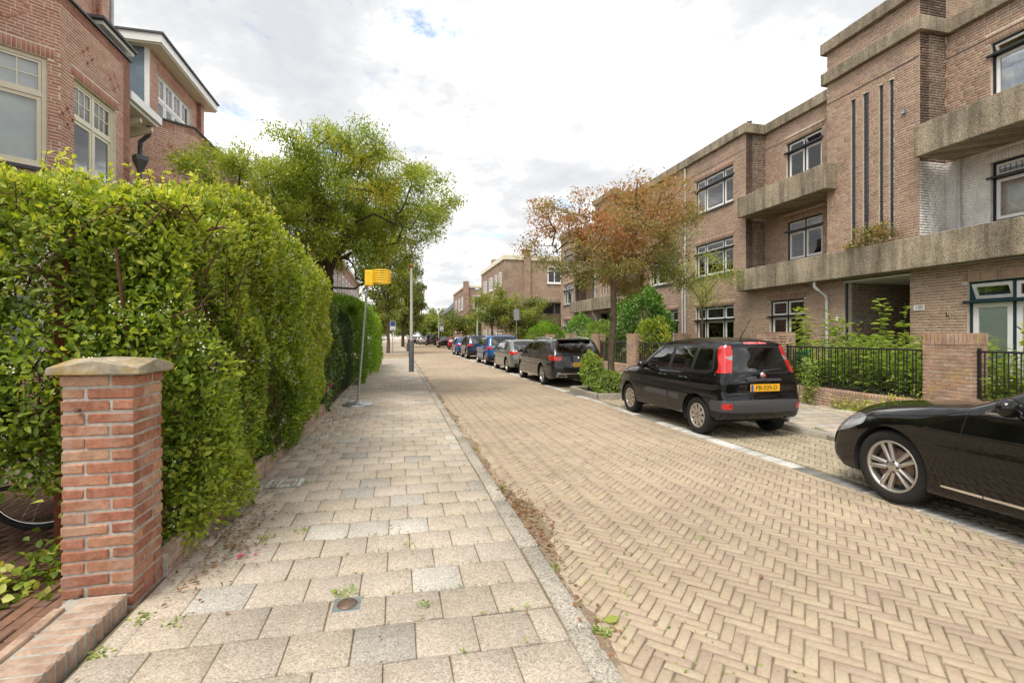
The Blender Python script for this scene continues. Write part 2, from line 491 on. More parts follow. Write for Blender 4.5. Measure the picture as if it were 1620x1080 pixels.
M['car_glass'] = glass_mat('car_glass', (.84, .88, .86))
M['seat'] = plain('seat', (.07, .072, .078), .8, var=.15)
M['under'] = plain('under', (.010, .010, .010), .9, var=0)
M['trim'] = plain('trim', (.012, .012, .013), .4, var=.1)
M['grey_trim'] = plain('grey_trim', (.055, .055, .06), .45, var=.08)
M['lamp_red'] = plain('lamp_red', (.48, .012, .012), .12, var=.12, scale=40, coat=1)
M['lamp_clear'] = plain('lamp_clear', (.30, .31, .32), .08, .3, var=.3, scale=25, coat=1)
M['plate'] = plain('plate', (.80, .42, .012), .4, var=.03)
M['plate_blue'] = plain('plate_blue', (.02, .10, .45), .4, var=0)
M['ink'] = plain('ink', (.012, .012, .012), .5, var=0)
M['paper'] = plain('paper', (.78, .78, .76), .4, var=.03)
M['sign_blue'] = plain('sign_blue', (.02, .09, .35), .4, var=.05)
M['sign_back'] = plain('sign_back', (.33, .36, .39), .45, .4, var=.1)
M['bin'] = plain('bin', (.02, .16, .10), .45, var=.1)
M['blossom'] = plain('blossom', (.78, .78, .62), .7, var=.1)
M['petal'] = plain('petal', (.62, .06, .20), .6, var=.2)
M['petal_pale'] = plain('petal_pale', (.72, .36, .40), .6, var=.15)


def paint(name, c, metal=0.0, rough=.25):
    s = NT(name); s.col(c); s.set(Roughness=rough, Metallic=metal, Coat_Weight=1.0, Coat_Roughness=.015, Specular_IOR_Level=.0); return s.m


LM = {}
LM['privet'] = leaf_mat('privet', [(.11, .18, .022), (.19, .28, .032), (.28, .37, .045), (.38, .455, .06), (.47, .52, .085), (.55, .57, .15)], trans=.42)
LM['privet_dark'] = leaf_mat('privet_dark', [(.03, .075, .012), (.05, .11, .014), (.08, .16, .02)], trans=.25)
LM['ivy'] = leaf_mat('ivy', [(.035, .08, .02), (.06, .12, .025), (.10, .17, .035), (.18, .26, .06)], trans=.25, rough=.3, spec=.5)
LM['beech'] = leaf_mat('beech', [(.09, .19, .015), (.14, .27, .02), (.20, .35, .025), (.28, .42, .035)], trans=.4)
LM['yew'] = leaf_mat('yew', [(.012, .032, .012), (.02, .05, .015), (.03, .07, .02)], trans=.2)
LM['green_tree'] = leaf_mat('green_tree', [(.16, .24, .045), (.22, .30, .05), (.29, .36, .055), (.37, .41, .06), (.45, .44, .065), (.50, .45, .08)], trans=.5)
LM['red_tree'] = leaf_mat('red_tree', [(.18, .22, .06), (.24, .25, .07), (.32, .25, .08), (.42, .24, .09), (.48, .20, .10), (.54, .20, .13)], trans=.45, tm=(1.2, 1.1, .8))
LM['sapling'] = leaf_mat('sapling', [(.18, .25, .05), (.26, .33, .06), (.36, .42, .09)], trans=.45)
LM['laurel'] = leaf_mat('laurel', [(.04, .12, .018), (.07, .18, .022), (.12, .26, .03), (.20, .35, .05)], trans=.25, rough=.28, spec=.6)
LM['weed'] = leaf_mat('weed', [(.13, .22, .045), (.20, .31, .06), (.29, .40, .085), (.38, .46, .15)], trans=.4)
LM['far'] = leaf_mat('far', [(.10, .15, .03), (.16, .21, .04), (.23, .28, .05), (.32, .34, .07)], trans=.35)
LM['conifer'] = leaf_mat('conifer', [(.08, .12, .025), (.13, .17, .03), (.22, .23, .035)], trans=.3)
LM['dry'] = leaf_mat('dry', [(.22, .10, .04), (.30, .16, .06), (.16, .07, .035), (.26, .20, .08)], trans=.1, rough=.8)
# ------------------------------------------------------------------ the setting: ground, road, pavements
rng = np.random.default_rng(7)
random.seed(7)


def struct(o):
    o['kind'] = 'structure'
    return o


def wav(x, y):
    return .006 * np.sin(x * 1.7 + y * .6) + .005 * np.sin(y * 1.1 - x * .8) + .003 * np.sin(3.1 * x + 2.3 * y)


def sheet(name, x0, x1, y0, y1, st, zf, mat):
    nx, ny = max(2, int((x1 - x0) / st) + 1), max(2, int((y1 - y0) / st) + 1)
    gx, gy = np.meshgrid(np.linspace(x0, x1, nx), np.linspace(y0, y1, ny))
    V = np.stack([gx.ravel(), gy.ravel(), zf(gx.ravel(), gy.ravel())], 1)
    i = (np.arange(ny - 1)[:, None] * nx + np.arange(nx - 1)[None]).ravel()
    return link(name, np_mesh(name, V, [np.stack([i, i + 1, i + nx + 1, i + nx], 1)], mat, None, True))


struct(MB().quad((-900, -900, -.06), (900, -900, -.06), (900, 1500, -.06), (-900, 1500, -.06)).build('ground', M['soil']))
road = struct(sheet('road', .93, 4.8, -6, 46, .2, lambda x, y: wav(x, y) - .0075, M['road_joint']))
# the far road, where bricks can no longer be told apart
s = NT('road_far'); f_ = s.ramp(s.noise(.6, 5, .6), [(.3, .85), (.7, 1.1)])
s.col(s.mix(1.0, s.ramp(s.noise(14, 4, .7), [(.3, (.27, .20, .135)), (.7, (.38, .29, .195))]), f_, 'MULTIPLY')); s.set(Roughness=.9, Specular_IOR_Level=.2)
M['road_far'] = s.m
struct(MB().box(.9, 8.2, 46, 320, -.25, -.004).build('road', M['road_far']))
struct(MB().box(-60, .9, 34.6, 41.5, -.25, -.006).build('side_road', M['road_far']))
struct(MB().box(6.55, 60, 36.2, 42.5, -.25, -.005).build('side_road', M['road_far']))

BW, BL = .0645, .1935   # road brick module


def herring(x0, x1, y0, y1):
    out = []
    c45 = math.cos(PI / 4)
    n = int((max(y1, x1) - min(y0, x0) + 10) / BW)
    cx, cy = (x0 + x1) / 2, (y0 + y1) / 2
    half = math.hypot(x1 - x0, y1 - y0) / 2 + .5
    kr = int(half / BW) + 4
    k = np.arange(-kr, kr + 1)
    m = np.arange(-kr // 6 - 3, kr // 6 + 4)
    K, Mm = np.meshgrid(k, m)
    K, Mm = K.ravel(), Mm.ravel()
    hx = (K + 6 * Mm + 1.5) * BW; hy = (K + .5) * BW
    vx = (K + 6 * Mm + 5.5) * BW; vy = (K + 1.5) * BW
    X = np.concatenate([hx, vx]); Y = np.concatenate([hy, vy]); A = np.concatenate([np.zeros(len(hx)), np.full(len(vx), PI / 2)])
    wx = cx + (X - Y) * c45; wy = cy + (X + Y) * c45
    ok = (wx > x0) & (wx < x1) & (wy > y0) & (wy < y1)
    return wx[ok], wy[ok], A[ok] + PI / 4


def lay(x, y, a, hl, hw, mat, parent, name, n_single, jit=.0022, pick=None):
    """single objects for the nearest pieces, the rest as one mesh"""
    n = len(x)
    d = np.hypot(x, y) if pick is None else pick
    order = np.argsort(d)
    tilt = rng.normal(0, .012, (n, 2)); z = wav(x, y) + rng.normal(0, .0016, n)
    a = a + rng.normal(0, .012, n)
    x = x + rng.normal(0, jit, n); y = y + rng.normal(0, jit, n)
    meshes = []
    for i in range(6):
        l, w_ = hl - rng.random() * .003, hw - rng.random() * .0022
        me = pieces(name, [[0, 0, -.03]], [[l, 0, 0]], [[0, w_, 0]], [[0, 0, .03]], mat, rnd=[0], ch=.0035 + rng.random() * .002, build=False)
        meshes.append(me)
    for i in order[:n_single]:
        o = bpy.data.objects.new(name, meshes[rng.integers(6)])
        COL.objects.link(o); o.parent = parent
        o.location = (x[i], y[i], z[i]); o.rotation_euler = (tilt[i, 0], tilt[i, 1], a[i])
    r = order[n_single:]
    if len(r):
        ux = np.stack([np.cos(a[r]), np.sin(a[r]), tilt[r, 0]], 1); vx = np.stack([-np.sin(a[r]), np.cos(a[r]), tilt[r, 1]], 1)
        h1 = (hl - rng.random(len(r)) * .003)[:, None]; h2 = (hw - rng.random(len(r)) * .0022)[:, None]
        C = np.stack([x[r], y[r], z[r] - .03], 1)
        W_ = np.tile([0, 0, .03], (len(r), 1))
        o = pieces(name, C, ux * h1, vx * h2, W_, mat, parent, rng.random(len(r)), ch=.004)
        o['kind'] = 'stuff'


hx, hy, ha = herring(.97, 4.62, .6, 46)
lay(hx, hy, ha, .0940, .0297, M['road_brick'], road, 'road_brick', 300)
park = struct(sheet('parking_lane', 4.80, 6.44, -5.9, 45.9, .2, lambda x, y: wav(x, y) - .0075, M['road_joint']))
hx, hy, ha = herring(4.86, 6.38, 1.2, 46)
lay(hx, hy, ha, .0940, .0297, M['park_brick'], park, 'parking_brick', 200)
# border rows between road and parking lane: a grey row, then a row of painted bricks in dashes
ys = np.arange(1.0, 46, .0705)
n = len(ys)
dash = ((ys % 4.1) > .9)
for nm, xx, mt, sel in (('painted_brick', 4.74, M['paint_brick'], dash), ('border_brick', 4.74, M['grey_brick'], ~dash)):
    k = sel.sum()
    z = .006 + rng.normal(0, .001, k)
    C = np.stack([np.full(k, xx) + rng.normal(0, .002, k), ys[sel], z - .03], 1)
    if nm == 'painted_brick':
        one = pieces(nm, [[0, 0, -.03]], [[.1, 0, 0]], [[0, .0325, 0]], [[0, 0, .03]], mt, rnd=[0], build=False)
        for i in range(130):
            o = bpy.data.objects.new(nm, one); COL.objects.link(o); o.parent = park
            o.location = (C[i, 0], C[i, 1], z[i]); o.rotation_euler = (rng.normal(0, .01), rng.normal(0, .01), rng.normal(0, .012))
        C = C[130:]; k -= 130
    o = pieces(nm, C, np.tile([.1, 0, 0], (k, 1)), np.tile([0, .0325, 0], (k, 1)), np.tile([0, 0, .03], (k, 1)), mt, park)
    o['kind'] = 'stuff'
# gutter row along the left kerb
ysg = np.arange(.6, 46, .212); k = len(ysg)
o = pieces('gutter_brick', np.stack([np.full(k, 1.03), ysg, np.full(k, -.025) + wav(np.full(k, 1.03), ysg)], 1), np.tile([.033, 0, 0], (k, 1)), np.tile([0, .103, 0], (k, 1)), np.tile([0, 0, .03], (k, 1)), M['road_brick'], road)
o['kind'] = 'stuff'

# sand and dirt gathered against the left kerb
M['dirt'] = piece_mat('dirt', [(.27, .20, .135), (.30, .23, .16)], fine=50, fine_amt=.4, big=2.2, big_amt=.35, bump=.9, moss=.5, streak=(4, .5, (.20, .11, .06)))
ny_, nx_ = 420, 9
V_ = []
for j in range(ny_):
    y_ = .5 + 33 * (j / (ny_ - 1)) ** 1.5
    wd = .10 + .05 * math.sin(y_ * 2.1) + .04 * math.sin(y_ * 5.3 + 1) + .02 * math.sin(y_ * 17) + .20 * math.exp(-((y_ - 4.3) / .42) ** 2) + .05 * random.random()
    for i in range(nx_):
        f = i / (nx_ - 1); x_ = .985 + max(wd, .02) * f
        V_.append((x_, y_, float(wav(x_, y_)) + .016 * (1 - f) ** 1.3 + (.003 if 0 < f < .9 else 0) - (.010 if i == nx_ - 1 else 0) + random.gauss(0, .0012)))
i_ = (np.arange(ny_ - 1)[:, None] * nx_ + np.arange(nx_ - 1)[None]).ravel()
o = link('gutter_dirt', np_mesh('gutter_dirt', V_, [np.stack([i_, i_ + 1, i_ + nx_ + 1, i_ + nx_], 1)], M['dirt'], None, True)); tag(o, 'sandy dirt gathered in the gutter along the left kerb', 'dirt', kind='stuff')

# left pavement: 30 cm concrete tiles in half bond, falling gently to the kerb
PZ = .09
def pz(x): return PZ + (.85 - x) * .012
pave = struct(sheet('pavement', -1.40, .865, -4, 34.6, .15, lambda x, y: pz(x) + .006 * np.sin(y * 1.3 + x * 2) + .004 * np.sin(y * 2.9 - x) - .0095, M['tile_joint']))
T = .303
tx, ty, tl, tw = [], [], [], []
for j in range(-8, 127):
    yc = .05 + j * T
    if yc < -2: continue
    if yc > 34.3: break
    off = 0 if j % 2 else T / 2
    e = .848
    edges = [e]
    if off: edges.append(e - T / 2)
    while edges[-1] - T > -1.36: edges.append(edges[-1] - T)
    edges.append(-1.385)
    for a, b in zip(edges[:-1], edges[1:]):
        if a - b < .05: continue
        tx.append((a + b) / 2); ty.append(yc); tl.append((a - b) / 2 - .0028); tw.append(T / 2 - .003)
tx, ty, tl, tw = map(np.array, (tx, ty, tl, tw))
n = len(tx)
sink = np.exp(-((tx + .2) ** 2) / .5) * .0 + .006 * np.sin(ty * 1.3 + tx * 2) + .004 * np.sin(ty * 2.9 - tx)
tz = pz(tx) + sink + rng.normal(0, .0018, n)
order = np.argsort(np.hypot(tx, ty - .5) + np.where(ty < 1.2, 40, 0))
cache = {}
for i in order[:300]:
    key = round(tl[i], 3)
    if key not in cache:
        cache[key] = [pieces('paving_tile', [[0, 0, -.04]], [[tl[i], 0, 0]], [[0, tw[i] - q * .0008, 0]], [[0, 0, .04]], M['tile'], rnd=[0], ch=.004 + .001 * q, build=False) for q in range(3)]
    o = bpy.data.objects.new('paving_tile', cache[key][rng.integers(3)])
    COL.objects.link(o); o.parent = pave
    o.location = (tx[i], ty[i], tz[i]); o.rotation_euler = (rng.normal(0, .006), .012 + rng.normal(0, .006), rng.normal(0, .006))
r = order[300:]
m = len(r)
o = pieces('paving_tile', np.stack([tx[r], ty[r], tz[r] - .04], 1), np.stack([tl[r], np.zeros(m), -.012 * tl[r] + rng.normal(0, .0015, m)], 1), np.stack([np.zeros(m), tw[r], rng.normal(0, .0012, m)], 1), np.tile([0, 0, .04], (m, 1)), M['tile'], pave, rng.random(m))
o['kind'] = 'stuff'
# left kerb: concrete kerbstones, one metre each
kerb = struct(MB().box(.862, .98, -4, 34.6, -.2, .05).build('kerb', M['tile_joint']))
cache = [pieces('kerbstone', [[0, 0, -.12]], [[.071, 0, 0]], [[0, .497 - q * .001, 0]], [[0, 0, .12]], M['kerb'], rnd=[0], ch=.010 + q * .003, build=False) for q in range(3)]
for j in range(37):
    o = bpy.data.objects.new('kerbstone', cache[j % 3]); COL.objects.link(o); o.parent = kerb
    o.location = (.922 + rng.normal(0, .004), -2.1 + j, .088 + rng.normal(0, .005)); o.rotation_euler = (rng.normal(0, .005), rng.normal(0, .02), rng.normal(0, .004))
# right kerb and pavement
kerbr = struct(MB().box(6.44, 6.53, -4, 36, -.2, .05).build('kerb', M['tile_joint']))
for j in range(37):
    o = bpy.data.objects.new('kerbstone', cache[j % 3]); COL.objects.link(o); o.parent = kerbr
    o.location = (6.475 + rng.normal(0, .004), -1.3 + j, .095 + rng.normal(0, .006)); o.rotation_euler = (rng.normal(0, .006), rng.normal(0, .02), rng.normal(0, .004))
paver = struct(MB().box(6.54, 9.02, -4, 36.2, -.2, .078).build('pavement', M['tile_joint']))
tx, ty = [], []
for j in range(0, 120):
    for i in range(9):
        x = 6.70 + i * T - (T / 2 if j % 2 else 0)
        if x < 6.6 or x > 8.95: continue
        tx.append(x); ty.append(.2 + j * T)
tx, ty = np.array(tx), np.array(ty); n = len(tx)
lay_z = .095 + .004 * np.sin(ty * 1.7 + tx)
order = np.argsort(np.hypot(tx, ty) + np.where(ty < 4.5, 40, 0))
one = [pieces('paving_tile', [[0, 0, -.04]], [[T / 2 - .003, 0, 0]], [[0, T / 2 - .0035, 0]], [[0, 0, .04]], M['tile'], rnd=[0], ch=.004 + .001 * q, build=False) for q in range(3)]
for i in order[:160]:
    o = bpy.data.objects.new('paving_tile', one[rng.integers(3)]); COL.objects.link(o); o.parent = paver
    o.location = (tx[i], ty[i], lay_z[i]); o.rotation_euler = (rng.normal(0, .008), rng.normal(0, .008), rng.normal(0, .006))
r = order[160:]; m = len(r)
o = pieces('paving_tile', np.stack([tx[r], ty[r], lay_z[r] - .04], 1), np.tile([T / 2 - .003, 0, 0], (m, 1)), np.stack([np.zeros(m), np.full(m, T / 2 - .003), rng.normal(0, .0015, m)], 1), np.tile([0, 0, .04], (m, 1)), M['tile'], paver, rng.random(m))
o['kind'] = 'stuff'
struct(MB().box(8.3, 9.6, 42.5, 320, -.2, .09).build('pavement', M['tile']))
struct(MB().box(-4, .9, 41.5, 320, -.2, .09).build('pavement', M['tile']))
# front gardens: soil beds
struct(MB().box(9.02, 12.1, -6, 35.4, -.2, .16).build('garden_bed', M['soil']))
struct(MB().box(-7.6, -1.41, -6, 34.6, -.2, .085).build('garden_bed', M['soil']))

# ------------------------------------------------------------------ brick walls and windows
CH, BRL, BRH = .0625, .21, .050


def wall(name, parent, p0, p1, flip, z0, z1, openings=(), bm=None, mm=None, thick=.28, lintel=True, seed=1, bricks=True, top=True, proud=.006, bname='brick', wild=.35, ch=CH, jt=.0075):
    """wall of real bricks before a mortar slab; openings (u0,u1,z0,z1) measured from p0. Returns the slab object"""
    rr = random.Random(seed)
    p0, p1 = Vector((p0[0], p0[1], 0)), Vector((p1[0], p1[1], 0))
    d = (p1 - p0); L = d.length; d.normalize()
    n = Vector((d.y, -d.x, 0)) * (-1 if flip else 1)
    us = sorted(set([0, L] + [x for o in openings for x in o[:2]])); zs = sorted(set([z0, z1] + [x for o in openings for x in o[2:4]]))
    us = [x for x in us if 0 <= x <= L]; zs = [x for x in zs if z0 <= x <= z1]
    mb = MB()
    def P(u, z, q=0.0): return p0 + d * u + Vector((0, 0, z)) + n * q
    def face(a, b, c, e):
        nn = (b - a).cross(c - a)
        return (a, b, c, e), nn
    def addq(a, b, c, e, want):
        if (b - a).cross(c - a).dot(want) < 0: a, b, c, e = e, c, b, a
        mb.quad(a, b, c, e)
    for ua, ub in zip(us[:-1], us[1:]):
        for za, zb in zip(zs[:-1], zs[1:]):
            uc, zc = (ua + ub) / 2, (za + zb) / 2
            if any(o[0] < uc < o[1] and o[2] < zc < o[3] for o in openings): continue
            addq(P(ua, za), P(ub, za), P(ub, zb), P(ua, zb), n)
            addq(P(ua, za, -thick), P(ub, za, -thick), P(ub, zb, -thick), P(ua, zb, -thick), -n)
    for o in openings:
        a, b, c, e = o[:4]
        addq(P(a, c), P(a, c, -thick), P(a, e, -thick), P(a, e), d)
        addq(P(b, c), P(b, c, -thick), P(b, e, -thick), P(b, e), -d)
        addq(P(a, c), P(b, c), P(b, c, -thick), P(a, c, -thick), Vector((0, 0, 1)))
        addq(P(a, e), P(b, e), P(b, e, -thick), P(a, e, -thick), Vector((0, 0, -1)))
    addq(P(0, z1), P(L, z1), P(L, z1, -thick), P(0, z1, -thick), Vector((0, 0, 1)))
    addq(P(0, z0), P(0, z1), P(0, z1, -thick), P(0, z0, -thick), -d)
    addq(P(L, z0), P(L, z1), P(L, z1, -thick), P(L, z0, -thick), d)
    slab = mb.build(name, mm, parent)
    if not bricks: return slab
    C, U, V, W, Rn = [], [], [], [], []
    ex = list(openings)
    if lintel:
        for o in openings:
            if len(o) > 4: continue
            hh = .2
            if o[3] + hh > z1: continue
            a, b = max(0, o[0] - .1), min(L, o[1] + .1)
            ex.append((a, b, o[3], o[3] + hh))
            k = max(1, int((b - a) / .062)); st = (b - a) / k
            for i in range(k):
                C.append(P(a + (i + .5) * st, o[3] + hh / 2 + .003)); U.append(d * (st / 2 - .005)); V.append(Vector((0, 0, hh / 2 - .006))); W.append(n * (proud + .002)); Rn.append(rr.random())
    rows = int(round((z1 - z0) / ch)); h = (z1 - z0) / rows
    for j in range(rows):
        za, zb = z0 + j * h, z0 + (j + 1) * h
        cut = sorted([(o[0], o[1]) for o in ex if o[2] < zb - .012 and o[3] > za + .012])
        iv, cur = [], 0.0
        for a, b in cut:
            if a > cur: iv.append((cur, a))
            cur = max(cur, b)
        if cur < L: iv.append((cur, L))
        for a, b in iv:
            u = a - rr.choice([0, .055, .11, .165])
            while u < b - .02:
                ln = BRL if rr.random() > wild else .10
                ua, ub = max(u, a), min(u + ln, b)
                if ub - ua > .025:
                    C.append(P((ua + ub) / 2, (za + zb) / 2)); U.append(d * ((ub - ua) / 2)); V.append(Vector((0, 0, h / 2 - jt)))
                    W.append(n * (proud + rr.gauss(0, .0012))); Rn.append(rr.random())
                u += ln + .0105
    if C:
        o = pieces(bname, [c[:] for c in C], [c[:] for c in U], [c[:] for c in V], [c[:] for c in W], bm, slab, np.array(Rn), ch=.002)
        o['kind'] = 'stuff'
    return slab


def window(parent, o, du, n, w_, h, cols=(1,), transom=None, outer='black_frame', sash='white', depth=.11, back='curtain',
           lead=False, tcols=None, sill='aggregate', tilt=(), bars=None, open_top=None, name='window', frame=.05, sashw=.066, tr_proud=.05, room=.9, sill_p=.06):
    """o: lower corner on the wall face; du along the wall, n outwards"""
    o, du, n = Vector(o), Vector(du), Vector(n); up = Vector((0, 0, 1))
    def P(u, v, q): return o + du * u + up * v + n * q
    fr = MB()
    def bx(mb, u0, u1, v0, v1, q0, q1): mb.hexa(P(u0, v0, q0), du * (u1 - u0), up * (v1 - v0), n * (q1 - q0))
    fo = frame
    bx(fr, 0, fo, 0, h, -depth - .06, -depth + .035); bx(fr, w_ - fo, w_, 0, h, -depth - .06, -depth + .035)
    bx(fr, fo, w_ - fo, h - fo, h, -depth - .06, -depth + .034); bx(fr, fo, w_ - fo, 0, fo, -depth - .06, -depth + .034)
    cols = list(cols); tot = sum(cols)
    xs = [fo]
    for c in cols: xs.append(xs[-1] + (w_ - 2 * fo) * c / tot)
    tv = h * transom if transom else h - fo
    mull = .05
    for x in xs[1:-1]: bx(fr, x - mull / 2, x + mull / 2, fo, h - fo, -depth - .055, -depth + .03)
    if transom:
        bx(fr, fo, w_ - fo, tv - .035, tv + .035, -depth - .05, -depth + .038)
        if tr_proud: bx(fr, -.06, w_ + .06, tv - .022, tv + .022, -depth + .04, tr_proud)
    fobj = fr.build(name, M[outer], parent)
    lights = []
    for i in range(len(cols)):
        a = xs[i] + (mull / 2 if i else 0) + .004; b = xs[i + 1] - (mull / 2 if i < len(cols) - 1 else 0) - .004
        lights.append((a, b, fo + .004, (tv - .039) if transom else tv - .004, False, i))
        if transom: lights.append((a, b, tv + .039, h - fo - .004, True, i))
    for a, b, c, e, top, i in lights:
        sm = MB(); sw = sashw if not top else sashw * .7
        bx(sm, a, a + sw, c, e, -.02, .02); bx(sm, b - sw, b, c, e, -.02, .02); bx(sm, a + sw, b - sw, e - sw, e, -.0195, .0195); bx(sm, a + sw, b - sw, c, c + sw, -.0195, .0195)
        if bars and (bars[2] == 'top') == top or (bars and bars[2] == 'all'):
            nx, nz = bars[0], bars[1]
            for k in range(1, nx): x = a + sw + (b - a - 2 * sw) * k / nx; bx(sm, x - .011, x + .011, c + sw, e - sw, -.012, .014)
            for k in range(1, nz): z = c + sw + (e - c - 2 * sw) * k / nz; bx(sm, a + sw, b - sw, z - .011, z + .011, -.0115, .0135)
        pn = MB(); pn.hexa(P(a + sw, c + sw, -.004), du * (b - a - 2 * sw), up * (e - c - 2 * sw), n * .005)
        ld = None
        if lead and top:
            ld = MB()
            k1 = max(2, int((b - a) / .11)); k2 = max(2, int((e - c) / .12))
            for k in range(1, k1): x = a + sw + (b - a - 2 * sw) * k / k1; bx(ld, x - .005, x + .005, c + sw, e - sw, .001, .008)
            for k in range(1, k2): z = c + sw + (e - c - 2 * sw) * k / k2; bx(ld, a + sw, b - sw, z - .005, z + .005, .0015, .0085)
        # shift to the frame plane, tilt if it stands open
        Mx = Matrix.Translation(n * (-depth))
        if top and i in tilt:
            piv = P((a + b) / 2, c, 0)
            if open_top == 'bottom': piv = P((a + b) / 2, e, 0)
            ang = R(22) * (1 if open_top == 'bottom' else -1)
            Mx = Matrix.Translation(n * (-depth + .045)) @ Matrix.Translation(piv) @ Matrix.Rotation(-ang, 4, du) @ Matrix.Translation(-piv)
        sm.xform(Mx).build('sash', M[sash], fobj); pn.xform(Mx).build('pane', M['glass'], fobj)
        if ld: ld.xform(Mx).build('leading', M['lead'], fobj)
    # behind the glass: curtain or frosted film or blind, then the dark room
    if back in ('curtain', 'half'):
        cm = MB(); nn_ = max(6, int(w_ / .05)); hgt = h if back == 'curtain' else h * .55
        spans = [(0, w_ * .49), (w_ * .51, w_)] if back == 'curtain' else [(0, w_ * .3), (w_ * .7, w_)]
        for sa, sb in spans:
            prev = None; cm = MB()
            for k in range(nn_ + 1):
                u = sa + (sb - sa) * k / nn_; q = -depth - .16 + .022 * math.sin(k * 2.1) + .01 * math.sin(k * .7)
                cur = (P(u, .02, q), P(u, hgt - .02, q))
                if prev: cm.quad(prev[0], cur[0], cur[1], prev[1])
                prev = cur
            cm.build('curtain', M['curtain'], fobj)
    elif back == 'frost':
        MB().hexa(P(.06, .06, -depth - .026), du * (w_ - .12), up * ((tv if transom else h) - .12), n * .004).build('film', M['frost'], fobj)
    elif back == 'blind':
        bm_ = MB(); k = int((h - .1) / .05)
        for i in range(k):
            z = .05 + i * .05
            bm_.hexa(P(.06, z, -depth - .10), du * (w_ - .12), n * .016 + up * .046, up * .003)
        bm_.build('blind', M['blind'], fobj)
    rm = MB()
    q0, q1 = -depth - .07, -depth - room
    a_, b_, c_, d_ = P(-.3, -.3, q1), P(w_ + .3, -.3, q1), P(w_ + .3, h + .25, q1), P(-.3, h + .25, q1)
    rm.quad(a_, b_, c_, d_)
    e_, f2, g_, h_ = P(-.3, -.3, -.29), P(w_ + .3, -.3, -.29), P(w_ + .3, h + .25, -.29), P(-.3, h + .25, -.29)
    for qd in ((a_, b_, f2, e_), (b_, c_, g_, f2), (c_, d_, h_, g_), (d_, a_, e_, h_)): rm.quad(*qd)
    rm.build('room', M['room'], fobj)
    if sill:
        sl = MB(); bx(sl, -.05, w_ + .05, -.07, -.003, -depth - .05, sill_p)
        sl.build('sill', M[sill], fobj)
    return fobj
# ------------------------------------------------------------------ right: brick apartment building
XF, XR = 12.0, 12.8
ap = thing('apartment_building', 'long brown brick apartment building with concrete balcony bands and slit-window tower, right side', 'building', (12.0, 16.0, 0))
RB, RM = M['rh_brick'], M['rh_mortar']
# openings (ya, yb, z0, z1)
G = [(5.75, 8.06, .62, 2.76), (9.27, 11.08, 0.0, 3.12, 1), (12.42, 13.83, .75, 2.75), (15.6, 17.95, .75, 2.74), (19.25, 21.6, .75, 2.74), (23.2, 24.6, .75, 2.74),
     (26.2, 28.2, 0.0, 3.0, 1), (29.2, 30.6, 0.9, 2.74), (32.35, 34.4, .8, 2.74), (2.6, 4.6, .62, 2.76)]
Y0 = -2.0
wall('wall', ap, (XF, Y0), (XF, 35.0), True, 0.0, 3.15, [(a - Y0, b - Y0) + tuple(o) for a, b, *o in G], RB, RM, seed=11)
def rwin(X, ya, yb, z0, z1, **k):
    return window(ap, (X, ya, z0), (0, 1, 0), (-1, 0, 0), yb - ya, z1 - z0, **k)
rwin(XF, 5.75, 8.06, .62, 2.76, cols=(1, 1, 1), transom=.8, outer='green_frame', back='frost', tilt=(2,), open_top='bottom', sashw=.095)
rwin(XF, 2.6, 4.6, .62, 2.76, cols=(1, 1), transom=.8, outer='green_frame', back='frost')
rwin(XF, 12.42, 13.83, .75, 2.75, cols=(1, 1), transom=.74, lead=True, back='curtain')
rwin(XF, 15.6, 17.95, .75, 2.74, cols=(.6, 1.2, .6), transom=.74, lead=True, back='half')
rwin(XF, 19.25, 21.6, .75, 2.74, cols=(.6, 1.2, .6), transom=.74, lead=True, back='half')
rwin(XF, 23.2, 24.6, .75, 2.74, cols=(1, 1), transom=.74, back='curtain')
rwin(XF, 29.2, 30.6, .9, 2.74, cols=(1, 1), transom=.74, back='curtain')
rwin(XF, 32.35, 34.4, .8, 2.74, cols=(.6, 1.2, .6), transom=.74, back='half')
# upper storeys: recessed and projecting runs
ZB, ZT = 3.15, 8.74
def up(X, ya, yb, ops, z0=ZB, z1=ZT, bm=RB, mm=RM, seed=2): return wall('wall', ap, (X, ya), (X, yb), True, z0, z1, [(a - ya, b - ya) + tuple(o) for a, b, *o in ops], bm, mm, seed=seed)
W1, W2 = (4.10, 5.42), (6.82, 8.06)
up(XR, Y0, 9.05, [(6.6, 8.14) + W1], ZB, 5.72, M['white_brick'], M['white_mortar'], 21)
up(XR, Y0, 9.05, [(6.6, 8.14) + W2], 5.72, ZT, seed=22)
up(XF, 9.05, 11.6, [(9.67, 9.79, 4.05, 7.98, 1), (9.94, 10.06, 4.05, 7.98, 1), (10.33, 10.50, 4.05, 7.98, 1), (10.71, 10.85, 4.05, 7.98, 1)], ZB, 9.64, seed=23)
up(XR, 11.6, 14.97, [(12.55, 13.98) + W1, (12.57, 13.99) + W2], seed=24)
up(XF, 14.97, 22.4, [(15.63, 17.97, 3.95, 5.28), (15.63, 17.97, 6.54, 7.92), (19.6, 21.65, 3.95, 5.28), (19.6, 21.65, 6.54, 7.92)], seed=25)
up(XR, 22.4, 25.8, [(23.2, 24.6) + W1, (23.2, 24.6) + W2], seed=26)
up(XF, 25.8, 28.5, [(26.6, 26.8, 4.05, 7.98, 1), (27.0, 27.2, 4.05, 7.98, 1), (27.4, 27.6, 4.05, 7.98, 1)], ZB, 9.64, seed=27)
up(XR, 28.5, 32.0, [(29.6, 30.9) + W1, (29.6, 30.9) + W2], seed=28)
up(XF, 32.0, 35.0, [(32.35, 34.35, 3.82, 5.3), (32.35, 34.35, 6.25, 7.8)], seed=29)
DB = M['rh_dark_brick']
